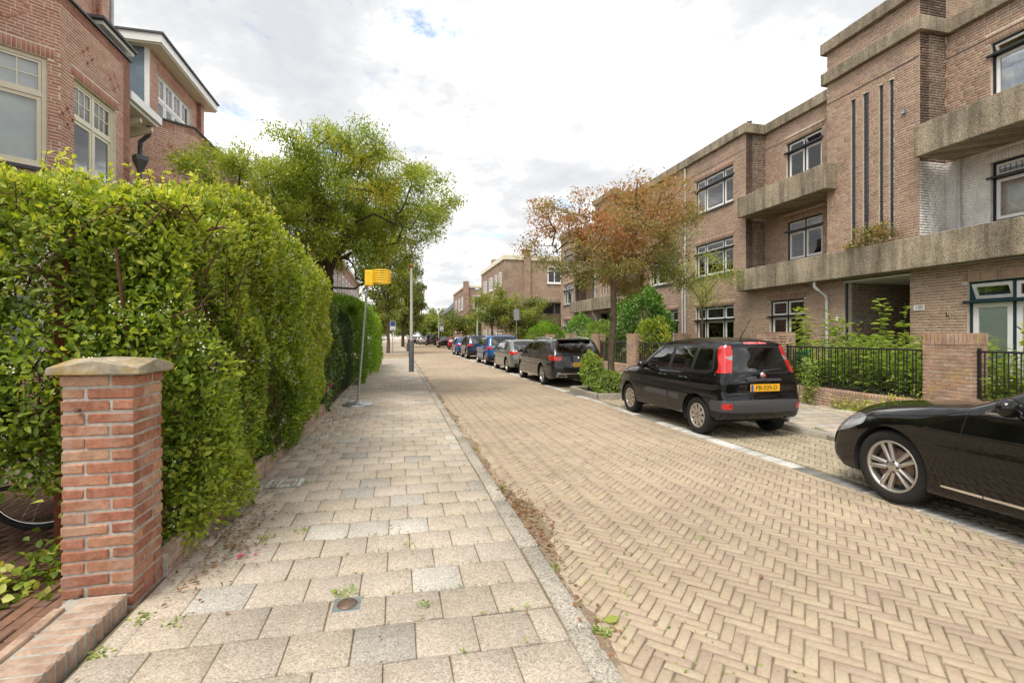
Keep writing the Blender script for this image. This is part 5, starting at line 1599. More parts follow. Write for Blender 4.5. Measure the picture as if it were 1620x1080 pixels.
    # wheels and arch liners, floor
    wr, ww = sp['wr'], sp.get('ww', .2)
    for wx in sp['wheels']:
        for sg in (1, -1):
            y0 = float(width(np.array([wx]), np.array([wr]))[0])
            m = MB(); a = np.linspace(R(-20), R(200), 26)
            for a0, a1 in zip(a[:-1], a[1:]):
                zc = wr + .012
                pp = [(wx + ar * math.cos(t), zc + ar * math.sin(t)) for t in (a0, a1)]
                m.quad((pp[0][0], sg * (y0 - .012), pp[0][1]), (pp[1][0], sg * (y0 - .012), pp[1][1]), (pp[1][0], sg * (y0 - .34), pp[1][1]), (pp[0][0], sg * (y0 - .34), pp[0][1]))
            m.add([(wx + ar * math.cos(t), sg * (y0 - .33), wr + .012 + ar * math.sin(t)) for t in a], [tuple(range(len(a)))])
            m.build('wheel_arch', M['under'], body, True)
            make_wheel(root, (wx, sg * (y0 - .02), wr), sg, wr, ww, sp['rim'])
    MB().box(.25, L - .25, -hw + .30, hw - .30, .25, .42).build('underbody', M['under'], root, True)
    # cabin
    ca, cb = sp['cabin']
    MB().box(ca, cb + .35, -hw + .16, hw - .16, .40, .50).build('cabin_floor', M['under'], root, True)
    MB().cbox(cb - .05, cb + .38, -hw + .2, hw - .2, .5, zb - .04, c=.05).build('dashboard', M['seat'], root, True)
    for sg in (1, -1):
        sx_ = ca + (cb - ca) * .52
        m = MB().cbox(sx_, sx_ + .5, sg * .36 - .23, sg * .36 + .23, .5, .68, c=.05)
        m.hexa((sx_ - .16, sg * .36 - .22, .62), (.14, 0, 0), (0, .44, 0), (-.12, 0, .58))
        m.cbox(sx_ - .32, sx_ - .22, sg * .36 - .13, sg * .36 + .13, 1.18, 1.36, c=.03)
        m.build('front_seat', M['seat'], root, True)
    m = MB().cbox(ca + .2, ca + .6, -hw + .25, hw - .25, .5, .70, c=.05)
    m.hexa((ca + .05, -hw + .25, .66), (.14, 0, 0), (0, W - .5, 0), (-.08, 0, .42))
    for sg in (-.38, .38): m.cbox(ca - .06, ca + .05, sg - .12, sg + .12, 1.05, 1.20, c=.03)
    m.build('rear_seat', M['seat'], root, True)
    st_ = MB().tube([(cb - .18 + .05 * math.sin(a), .36 + .18 * math.cos(a), 1.0 - .02 + .17 * math.sin(a)) for a in np.linspace(0, 2 * PI, 20)], .014, 6)
    st_.build('steering_wheel', M['rubber'], root, True)
    # plate
    if plate:
        xz = sp['plate']
        xp, zp = xz
        mpl = MB().cbox(xp - .016, xp, -.26, .26, zp - .055, zp + .055, c=.004).build('licence_plate', M['plate'], root, True)
        MB().box(xp - .0175, xp - .0162, .212, .254, zp - .05, zp + .05).build('country_band', M['plate_blue'], mpl, True)
        put_text(plate, .098, (xp - .0168, -.022, zp - .002), (0, -1, 0), (0, 0, 1), M['ink'], mpl, 'lettering', True)
    return root, sy_at, body


def make_wheel(root, c, sg, wr, ww, rim):
    n_sp, style = rim
    rr_ = wr * (.70 if style != 'cap' else .64)
    h = ww / 2
    cx, cy, cz = c
    yo = -sg * h          # centre of the wheel inwards
    t = MB()
    prof = [(rr_, -h * .80), (rr_ + .015, -h * .93), (wr - .035, -h * 1.0), (wr - .012, -h * .9), (wr - .002, -h * .72), (wr, -h * .4), (wr, h * .4), (wr - .002, h * .72), (wr - .012, h * .9), (wr - .035, h), (rr_ + .015, h * .93), (rr_, h * .80)]
    t.lathe(prof, (cx, cy + yo, cz), 'Y', 44)
    # tread grooves as thin ribs
    for k in range(60):
        a = 2 * PI * k / 60
        p = Vector((math.sin(a), 0, math.cos(a))); q = Vector((math.cos(a), 0, -math.sin(a)))
        for yy in (-.75, .45):
            t.hexa(Vector((cx, cy + yo, cz)) + p * (wr - .006) + q * -.008 + Vector((0, yy * h, 0)), q * .016, Vector((0, .3 * h, 0)), p * .0075)
    wo_ = t.build('wheel', M['tyre'], root, True)
    f = cy + yo + sg * h * .82
    dsk = MB().lathe([(0, 0), (rr_ * .98, 0)], (cx, f - sg * .075, cz), 'Y', 32); dsk.build('brake_disc', M['rim_dark'], wo_, True)
    MB().lathe([(rr_ * .30, 0), (rr_ * .72, 0), (rr_ * .72, .01), (rr_ * .3, .01)], (cx, f - sg * .06, cz), 'Y', 24).build('brake_disc', M['disc'], wo_, True)
    m = MB()
    lip = [(rr_ + .006, -sg * .02), (rr_ + .004, sg * .010), (rr_ - .012, sg * .008), (rr_ - .022, -sg * .012), (rr_ - .026, -sg * .07)]
    m.lathe(lip, (cx, f, cz), 'Y', 44)
    O = Vector((cx, f, cz)); Y = Vector((0, sg, 0))
    for k in range(n_sp):
        a = 2 * PI * k / n_sp + .3
        p = Vector((math.sin(a), 0, math.cos(a))); q = Vector((math.cos(a), 0, -math.sin(a)))
        if style == 'five':
            for sd in (-1, 1):
                b0 = p * (rr_ * .14) + q * (sd * rr_ * .07); b1 = p * (rr_ * .95) + q * (sd * rr_ * .17)
                w0, w1 = rr_ * .075, rr_ * .085
                vs_ = [O + b0 + q * w0 + Y * -.02, O + b0 - q * w0 + Y * -.02, O + b1 - q * w1 + Y * -.004, O + b1 + q * w1 + Y * -.004]
                back = [v_ - Y * .03 for v_ in vs_]; rid = [O + b0 - Y * .008, O + b1 + Y * .004]
                m.add(vs_ + back + rid, [(0, 8, 9, 3), (8, 1, 2, 9), (0, 3, 7, 4), (1, 5, 6, 2), (4, 7, 6, 5)])
        else:
            wv = .2 if style == 'cap' else .13
            b0 = p * (rr_ * .22); b1 = p * (rr_ * .94)
            w0, w1 = rr_ * wv * .55, rr_ * wv * (1.0 if style == 'cap' else .9)
            vs_ = [O + b0 + q * w0, O + b0 - q * w0, O + b1 - q * w1 - Y * .002, O + b1 + q * w1 - Y * .002]
            back = [v_ - Y * .03 for v_ in vs_]
            m.add(vs_ + back, [(0, 1, 2, 3), (0, 3, 7, 4), (1, 5, 6, 2), (3, 2, 6, 7)])
    m.lathe([(0, sg * .006), (rr_ * .17, sg * .004), (rr_ * .26, -sg * .012), (rr_ * .27, -sg * .03)], (cx, f, cz), 'Y', 24)
    m.build('rim', M['rim'], wo_, True)
    nb = MB()
    for k in range(5):
        a = 2 * PI * k / 5 + .3 + PI / 5
        nb.lathe([(0, sg * .004), (.011, sg * .004), (.011, -sg * .02)], (cx + rr_ * .21 * math.sin(a), f, cz + rr_ * .21 * math.cos(a)), 'Y', 8)
    nb.build('wheel_bolts', M['rim_dark'], wo_, True)


RS, RM_, RL = .05, .10, .16
PANDA = dict(L=3.74, W=1.575, belt=.98, tum=.18, taper=(.09, .14), wheels=(.66, 3.03), wr=.303, arch=.350, rim=(9, 'cap'), ww=.18, cabin=(.65, 2.0), plate=(-.005, .80), crease=.86,
    prof=[(.16, .30, .05, .0), (.07, .325, .09, .02), (.01, .42, .12, .03), (-.01, .55, .12, .03), (.02, .645, .11, .03), (.05, .70, .10, .025), (.045, .85, .12, .03), (.06, .99, .14, .03), (.105, 1.15, .15, .03), (.17, 1.34, .15, .03), (.20, 1.42, .13, .025), (.235, 1.475, .12, .02), (.34, 1.51, .15, .02), (.75, 1.545, .18, .022), (1.25, 1.55, .18, .022), (1.72, 1.515, .16, .02), (1.92, 1.465, .11, .03), (2.22, 1.27, .10, .05), (2.52, 1.07, .12, .06), (2.68, 1.02, .16, .05), (3.08, .975, .18, .05), (3.42, .90, .18, .07), (3.60, .80, .17, .09), (3.70, .66, .15, .10), (3.73, .52, .13, .11), (3.73, .38, .12, .11), (3.67, .31, .10, .08), (3.54, .27, .06, .04)],
    side=[('trim', [(.27, 1.0), (.33, 1.42), (.95, 1.455), (1.5, 1.45), (1.83, 1.395), (2.15, 1.20), (2.40, 1.03), (2.36, .985), (1.4, .985)]),
          ('glass', [(.32, 1.06), (.40, 1.39), (.70, 1.415), (.76, 1.04)]),
          ('glass', [(.83, 1.035), (.79, 1.42), (1.15, 1.425), (1.37, 1.415), (1.41, 1.03)]),
          ('glass', [(1.50, 1.03), (1.48, 1.41), (1.80, 1.36), (2.12, 1.18), (2.30, 1.03)]),
          ('tail', [(.0, 1.03), (.05, 1.20), (.10, 1.42), (.22, 1.445), (.31, 1.435), (.28, 1.28), (.22, 1.16), (.20, 1.08), (.23, 1.025), (.15, 1.02)]),
          ('grey', [(1.12, .50), (1.10, .61), (1.42, .615), (1.46, .52)]), ('grey', [(1.50, .515), (1.48, .62), (2.25, .625), (2.3, .53)]),
          ('head', [(3.32, .80), (3.22, .92), (3.40, .92), (3.70, .76), (3.65, .68)]),
          ('grey', [(-.05, .43), (-.05, .61), (.28, .605), (.32, .56), (.30, .44)]),
          ('refl', [(-.08, .475), (-.08, .565), (.07, .565), (.07, .475)]), ('head', [(-.02, 1.22), (.0, 1.30), (.15, 1.31), (.165, 1.26), (.14, 1.22)])],
    strip=[('rear', 'trim', [(-.57, 1.0), (-.52, 1.43), (.52, 1.43), (.57, 1.0)]), ('rear', 'glass', [(-.53, 1.035), (-.475, 1.40), (.475, 1.40), (.53, 1.035)]),
           ('rear', 'tail', [(.625, 1.03), (.575, 1.42), (.9, 1.42), (.9, 1.03)]), ('rear', 'tail', [(-.625, 1.03), (-.575, 1.42), (-.9, 1.42), (-.9, 1.03)]),
           ('rear', 'grey', [(-.9, .43), (-.9, .61), (.9, .61), (.9, .43)]), ('rear', 'refl', [(.60, .475), (.60, .565), (.9, .565), (.9, .475)]), ('rear', 'refl', [(-.60, .475), (-.60, .565), (-.9, .565), (-.9, .475)]),
           ('rear', 'tail', [(-.2, 1.455), (-.2, 1.482), (.2, 1.482), (.2, 1.455)]),
           ('front', 'glass', [(-.60, 1.08), (-.52, 1.44), (.52, 1.44), (.60, 1.08)])],
    seams=[[(1.45, 1.0, 0, 0), (1.46, .7, 0, 0), (1.45, .33, 0, 0)], [(.78, 1.0, 0, 0), (.80, .85, 0, 0), (1.0, .70, 0, 0)], [(2.42, .98, 0, 0), (2.44, .7, 0, 0), (2.42, .34, 0, 0)]],
    handles=[(.96, .90), (1.62, .90)], mirror=(2.16, .99), mirror_paint=True)

def lowcar(L, W, H, wb, fo, wr, wagon, belt, side_win=True, rear_top=None, suv=False):
    """generic estate / hatchback / suv outline; rear at x=0"""
    ra = L - fo - wb; fa = L - fo
    zl = belt
    rx = rear_top if rear_top else .34
    prof = [(.22, .26, .05, 0), (.08, .30, .10, .04), (.02, .45, .14, .08), (.0, .60, .14, .09), (.03, .72, .13, .09), (.05, .85, .12, .08), (.06, zl - .02, .12, .07),
            (rx * .5, zl + (H - zl) * .42, .11, .05), (rx * .92, H - .10, .10, .03), (rx + .05, H - .045, .08, .02), (rx + .35, H - .012, .12, .016), (L * .40, H, .13, .016), (L * .50, H - .02, .13, .018), (fa - 1.25 + .28, H - .075, .11, .03),
            (fa - .55, (H + zl) / 2 + .03, .10, .06), (fa - .18, zl + .035, .12, .08), (fa, zl - .02, .16, .06), (fa + .35, zl - .11, .18, .08), (L - .22, zl - .20, .18, .12), (L - .07, zl - .33, .15, .16), (L - .01, .50, .13, .18), (L - .02, .36, .11, .17), (L - .10, .25, .09, .12), (L - .25, .22, .06, .05)]
    wt = H - .085
    xr = rx + .38
    a0, a1, b1, c1 = xr + .12, ra + .62, ra + 1.38, fa - .62
    side = [('trim', [(xr - .14, zl + .015), (xr - .02, wt + .015), (L * .5, wt + .03), (fa - 1.05, wt - .01), (fa - .52, zl + .19), (fa - .27, zl + .01)])]
    gl = [[(xr - .04, zl + .05), (xr + .08, wt - .03), (ra + .42, wt - .005), (ra + .46, zl + .045)], [(ra + .54, zl + .045), (ra + .50, wt - .005), (ra + 1.18, wt + .0), (ra + 1.22, zl + .04)], [(ra + 1.32, zl + .04), (ra + 1.28, wt - .0), (fa - 1.05, wt - .05), (fa - .58, zl + .16), (fa - .36, zl + .04)]]
    side += [('glass', g) for g in gl]
    side += [('tail', [(-.05, zl - .16), (-.05, zl - .02), (.20, zl - .0), (.42, zl - .02), (.40, zl - .09), (.18, zl - .155)]),
             ('head', [(L - .50, zl - .24), (L - .62, zl - .15), (L - .30, zl - .17), (L + .02, zl - .34), (L - .1, zl - .38)])]
    if suv: side += [('trim', [(ra + wr + .1, .22), (ra + wr + .1, .38), (fa - wr - .1, .38), (fa - wr - .1, .22)]), ('trim', [(-.05, .2), (-.05, .55), (.25, .52), (ra - wr - .06, .40), (ra - wr - .06, .2)])]
    hw = W / 2
    strip = [('rear', 'trim', [(-hw + .19, zl + .01), (-hw + .30, H - .08), (hw - .30, H - .08), (hw - .19, zl + .01)]), ('rear', 'glass', [(-hw + .23, zl + .04), (-hw + .33, H - .115), (hw - .33, H - .115), (hw - .23, zl + .04)]),
             ('rear', 'tail', [(hw - .36, zl - .15), (hw - .40, zl - .03), (hw, zl - .02), (hw, zl - .16)]), ('rear', 'tail', [(-hw + .36, zl - .15), (-hw + .40, zl - .03), (-hw, zl - .02), (-hw, zl - .16)]),
             ('rear', 'trim', [(-hw + .2, .30), (-hw + .16, .44), (hw - .16, .44), (hw - .2, .30)]),
             ('front', 'glass', [(-hw + .2, zl + .07), (-hw + .31, H - .10), (hw - .31, H - .10), (hw - .2, zl + .07)]), ('front', 'grille', [(-.5, .42), (-.5, .62), (.5, .62), (.5, .42)])]
    seams = [[(ra + 1.27, zl, 0, 0), (ra + 1.28, .6, 0, 0), (ra + 1.26, .30, 0, 0)], [(ra + .50, zl, 0, 0), (ra + .48, .80, 0, 0), (ra + .56, .62, 0, 0)], [(fa - .32, zl, 0, 0), (fa - .30, .65, 0, 0), (fa - .36, .30, 0, 0)]]
    return dict(L=L, W=W, belt=zl, tum=.17, taper=(.09, .13), wheels=(ra, fa), wr=wr, arch=wr + .055, rim=(5, 'five'), ww=.22, cabin=(ra + .1, fa - .75), plate=(-.075, .62 if not wagon else .70), prof=prof, side=side, strip=strip, seams=seams,
                handles=[(ra + .75, zl - .10), (ra + 1.48, zl - .10)], mirror=(fa - .48, zl + .02), crease=zl - .13)

EST = lowcar(4.77, 1.83, 1.50, 2.79, .90, .335, True, .98, rear_top=.42)
EST['side'].append(('chrome', [(EST['wheels'][0] + .42, .27), (EST['wheels'][0] + .42, .295), (EST['wheels'][1] - .42, .295), (EST['wheels'][1] - .42, .27)]))
EST['strip'].append(('rear', 'chrome', [(-.72, .43), (-.72, .455), (.72, .455), (.72, .43)])); EST['strip'].append(('rear', 'chrome', [(.36, .33), (.40, .41), (.74, .41), (.70, .33)])); EST['strip'].append(('rear', 'black', [(.40, .345), (.43, .395), (.70, .395), (.67, .345)]))
HAT = lowcar(4.28, 1.77, 1.43, 2.58, .86, .32, False, .95, rear_top=.62)
SUV = lowcar(4.40, 1.84, 1.63, 2.65, .90, .345, True, 1.03, rear_top=.42, suv=True)
SML = lowcar(4.0, 1.74, 1.47, 2.52, .80, .31, False, .96, rear_top=.45)
MER = dict(L=4.93, W=1.86, belt=.97, tum=.22, taper=(.11, .16), wheels=(1.20, 4.16), wr=.345, arch=.375, rim=(5, 'five'), ww=.24, cabin=(1.3, 3.2), plate=(-.06, .75), crease=.80,
    prof=[(.25, .24, .05, 0), (.08, .30, .10, .05), (.02, .5, .14, .10), (.01, .7, .14, .10), (.05, .92, .12, .08), (.12, 1.04, .10, .05), (.5, 1.08, .14, .03), (.75, 1.11, .12, .03), (1.3, 1.37, .10, .03), (1.65, 1.44, .12, .02), (2.1, 1.465, .13, .02), (2.5, 1.44, .12, .02), (2.75, 1.38, .11, .04), (3.2, 1.16, .10, .06), (3.50, 1.02, .10, .07), (3.68, .995, .13, .035), (4.0, .955, .18, .03), (4.40, .88, .20, .045), (4.66, .79, .20, .10), (4.82, .68, .17, .16), (4.91, .54, .14, .19), (4.93, .40, .12, .19), (4.89, .27, .10, .15), (4.76, .20, .06, .06)],
    side=[('trim', [(.86, 1.02), (1.42, 1.345), (2.1, 1.40), (2.68, 1.33), (3.1, 1.14), (3.35, .995), (2.2, .985)]),
          ('glass', [(1.02, 1.045), (1.45, 1.31), (1.72, 1.35), (1.76, 1.03)]), ('glass', [(1.84, 1.03), (1.80, 1.355), (2.2, 1.37), (2.32, 1.36), (2.36, 1.025)]), ('glass', [(2.44, 1.025), (2.40, 1.355), (2.66, 1.295), (3.02, 1.13), (3.2, 1.02)]),
          ('chrome', [(.84, 1.0), (.86, 1.018), (2.2, 1.0), (3.36, .992), (3.36, .974), (2.2, .98)]),
          ('tail', [(-.05, .80), (-.02, .98), (.35, .98), (.38, .88), (.15, .80)]),
          ('head', [(4.60, .635), (4.44, .72), (4.42, .80), (4.62, .80), (4.85, .70), (4.9, .58), (4.82, .56)]),
          ('chrome', [(1.62, .298), (1.62, .318), (3.68, .318), (3.68, .298)]),
          ('black', [(4.74, .30), (4.70, .38), (4.98, .42), (4.98, .30)])],
    strip=[('rear', 'glass', [(-.60, 1.13), (-.52, 1.39), (.52, 1.39), (.60, 1.13)]), ('rear', 'tail', [(.5, .82), (.5, .96), (.9, .96), (.9, .82)]), ('rear', 'tail', [(-.5, .82), (-.5, .96), (-.9, .96), (-.9, .82)]),
           ('front', 'glass', [(-.68, 1.04), (-.58, 1.40), (.58, 1.40), (.68, 1.04)]), ('front', 'grille', [(-.42, .44), (-.46, .66), (.46, .66), (.42, .44)]), ('front', 'black', [(-.7, .28), (-.72, .36), (.72, .36), (.7, .28)]),
           ('front', 'head', [(.50, .60), (.48, .72), (.9, .74), (.9, .58)]), ('front', 'head', [(-.50, .60), (-.48, .72), (-.9, .74), (-.9, .58)])],
    seams=[[(3.46, .985, 0, 0), (3.50, .80, 0, 0), (3.44, .50, 0, 0), (3.36, .30, 0, 0)], [(2.40, .97, 0, 0), (2.42, .6, 0, 0), (2.38, .32, 0, 0)], [(3.50, .965, 0, 0), (3.75, .90, 0, 0), (4.2, .83, 0, 0), (4.45, .79, 0, 0)]],
    handles=[(1.65, .90), (2.62, .90)], mirror=(3.10, 1.0))
VAN = lowcar(4.5, 1.85, 1.86, 2.8, .85, .32, True, 1.12, rear_top=.16)

PB = paint('paint_black', (.006, .006, .007), 0, .2)
PB2 = paint('paint_obsidian', (.007, .0065, .0065), .3, .22)
PDG = paint('paint_dark_grey', (.028, .028, .030), .4, .28)
PGG = paint('paint_green_grey', (.20, .22, .21), .6, .32)
PNV = paint('paint_navy', (.012, .02, .06), .4, .28)
PBL = paint('paint_blue', (.015, .085, .28), .4, .28)
PRD = paint('paint_red', (.34, .012, .02), .2, .28)
PWH = paint('paint_white', (.62, .63, .64), 0, .3)
PSV = paint('paint_silver', (.34, .35, .36), .6, .3)

def park(sp, xl, rear_axle_y):
    """near (left) side at X=xl, rear axle at given Y; car heads along +Y"""
    return (xl + sp['W'] / 2 + .01, rear_axle_y - sp['wheels'][0], 0.004)

H90 = PI / 2
mer, sy_m, mb_ = build_car(MER, 'sedan_car', 'black saloon car with five-spoke wheels cut by the right picture edge', park(MER, 4.52, .78), H90, PB2, fine=.03)
# chrome sill line and star-less badge details
pan, sy_p, pb_ = build_car(PANDA, 'hatchback_car', 'small black hatchback with tall red tail lamps seen from behind', park(PANDA, 4.70, 7.10), H90, PB, plate='PB-039-D', fine=.03)
# hatch details: handle strip, wiper, badge, aerial, hatch outline
bar_ = MB().cbox(-.012, .03, -.30, .30, .900, .935, c=.008).build('hatch_handle', M['grey_trim'], pan, True)
put_text('PANDA', .026, (-.0135, 0, .917), (0, -1, 0), (0, 0, 1), M['ink'], bar_, 'lettering', True)
bd_ = MB().lathe([(0, -.020), (.038, -.018), (.048, -.012), (.05, .02)], (.035, 0, .985), 'X', 24).build('badge', M['chrome'], pan, True)
MB().lathe([(0, -.0235), (.033, -.0225), (.033, -.018)], (.035, 0, .985), 'X', 24).build('badge_field', M['lamp_red'], bd_, True)
put_text('FIAT', .024, (.0105, 0, .985), (0, -1, 0), (0, 0, 1), M['paper'], bd_, 'lettering', True)
MB().tube([(.045, -.02, 1.045), (.03, -.04, 1.055), (.045, -.36, 1.085)], [.018, .014, .008], 8).build('rear_wiper', M['rubber'], pan, True)
MB().tube([(.55, 0, 1.553), (.42, 0, 1.72), (.30, 0, 1.87)], [.008, .004, .003], 6).ball((.36, 0, 1.80), .009, .009, .018).build('aerial', M['rubber'], pan, True)
gap = MB()
for sg in (-1, 1): gap.tube([(.035, sg * .66, .70), (.03, sg * .665, .85), (.042, sg * .66, 1.0)], .004, 5)
gap.tube([(.022, y_, .688) for y_ in np.linspace(-.66, .66, 9)], .004, 5)
gap.build('hatch_gap', M['under'], pan, True)
MB().tube([(.0, -.45, .30), (.2, -.45, .31)], .022, 10).build('exhaust', M['galv'], pan, True)
est, sy_e, eb_ = build_car(EST, 'estate_car', 'dark grey estate car with roof rails and yellow plate', park(EST, 4.56, 15.4), H90, PDG, plate='GGX-50-B')
for sg in (-1, 1):
    MB().tube([(.75, sg * .62, 1.47), (.85, sg * .62, 1.52), (1.8, sg * .63, 1.54), (2.6, sg * .62, 1.52), (2.7, sg * .62, 1.46)], .016, 8).build('roof_rail', M['chrome'], est, True)
MB().lathe([(0, -.012), (.04, -.010), (.05, .02)], (-.02, 0, .90), 'X', 20).build('badge', M['chrome'], est, True)
MB().tube([(.04, -.02, 1.03), (.02, -.03, 1.04), (.03, -.30, 1.05)], [.016, .012, .008], 8).build('rear_wiper', M['rubber'], est, True)
MB().cbox(.30, .55, -.55, .55, 1.46, 1.485, c=.01).build('roof_spoiler', M['iron'], est, True)
cars = [(HAT, 'grey-green hatchback with red tail lamp parked ahead of the estate car', 4.60, 20.9, PGG, None), (SUV, 'bright blue crossover parked third in the row ahead of the grey hatchback', 4.62, 26.4, PNV, None),
        (SUV, 'dark navy crossover parked fourth in the row', 4.62, 33.9, PNV, None), (SML, 'bright blue small car far along the row', 4.62, 39.8, PBL, None),
        (SML, 'white small car beyond the crossing on the right', 5.55, 50.5, PWH, None), (SML, 'red hatchback far along the right side', 5.75, 58.0, PRD, None), (HAT, 'black hatchback beyond the red one', 5.3, 66.0, PB, None),
        (VAN, 'dark van parked at the far end of the street', 4.6, 82.5, PDG, None)]
for sp, lab, xl, ry, pm, plt in cars:
    c_, _, _ = build_car(sp, 'van' if sp is VAN else 'parked_car', lab, park(sp, xl, ry), H90 + (R(-6) if 50 < ry < 60 else 0), PBL if 'third' in lab else pm, fine=.06)
for k, (ry, pm, xl, nm) in enumerate([(90, PSV, 3.9, 'silver car just beyond the dark van'), (96.5, PGG, 3.6, 'grey car second beyond the dark van'), (103, PB, 3.2, 'black car third beyond the dark van'), (109.5, PSV, 2.8, 'silver car fourth beyond the dark van'), (116, PDG, 2.4, 'dark car furthest away down the street')]):
    build_car(SML, 'parked_car', nm, park(SML, xl, ry), H90, pm, fine=.09)
# ------------------------------------------------------------------ foliage
fr_ = np.random.default_rng(99)


def unit(a): return a / (np.linalg.norm(a, axis=1, keepdims=True) + 1e-9)


def leaves(name, P, axis, nrm, size, mat, parent=None, aspect=.48, hexa=False, rnd=None, fold=.18, curl=.0):
    """one mesh of leaves. P base points, axis direction of the midrib, nrm approximate normals, size lengths"""
    n = len(P)
    ax = unit(axis); sd = unit(np.cross(nrm, ax)); nn = np.cross(ax, sd)
    L_ = size[:, None]; w_ = L_ * aspect * .5
    if rnd is None: rnd = fr_.random(n)
    if hexa:
        V = np.stack([P, P + ax * L_ * .35 + sd * w_ * .95 + nn * L_ * fold * .5, P + ax * L_ * .70 + sd * w_ * .75 + nn * L_ * fold * .35, P + ax * L_ - nn * L_ * .10,
                      P + ax * L_ * .70 - sd * w_ * .75 + nn * L_ * fold * .35, P + ax * L_ * .35 - sd * w_ * .95 + nn * L_ * fold * .5], 1)
        b = (np.arange(n) * 6)[:, None]
        F = np.concatenate([b + [0, 1, 2, 3], b + [0, 3, 4, 5]], 1).reshape(-1, 4)
        me = np_mesh(name, V.reshape(-1, 3), [F], mat, [np.repeat(rnd, 2)], True)
    else:
        V = np.stack([P, P + ax * L_ * .5 + sd * w_ + nn * L_ * fold * .4, P + ax * L_, P + ax * L_ * .5 - sd * w_ + nn * L_ * fold * .4], 1)
        b = (np.arange(n) * 4)[:, None]
        F = (b + [0, 1, 2, 3])
        me = np_mesh(name, V.reshape(-1, 3), [F], mat, [rnd], False)
    o = link(name, me, parent)
    return o


def nz3(p, f, seed=0):
    """cheap smooth noise for arrays"""
    x, y, z = p[:, 0] * f + seed, p[:, 1] * f + seed * 1.7, p[:, 2] * f - seed
    return (np.sin(x * 1.3 + 1.7 * np.sin(y * .9 + z * .6)) + np.sin(y * 1.7 + 1.3 * np.sin(z * 1.1 + x * .7)) + np.sin(z * 1.5 + 1.5 * np.sin(x * 1.2 - y * .5))) / 3


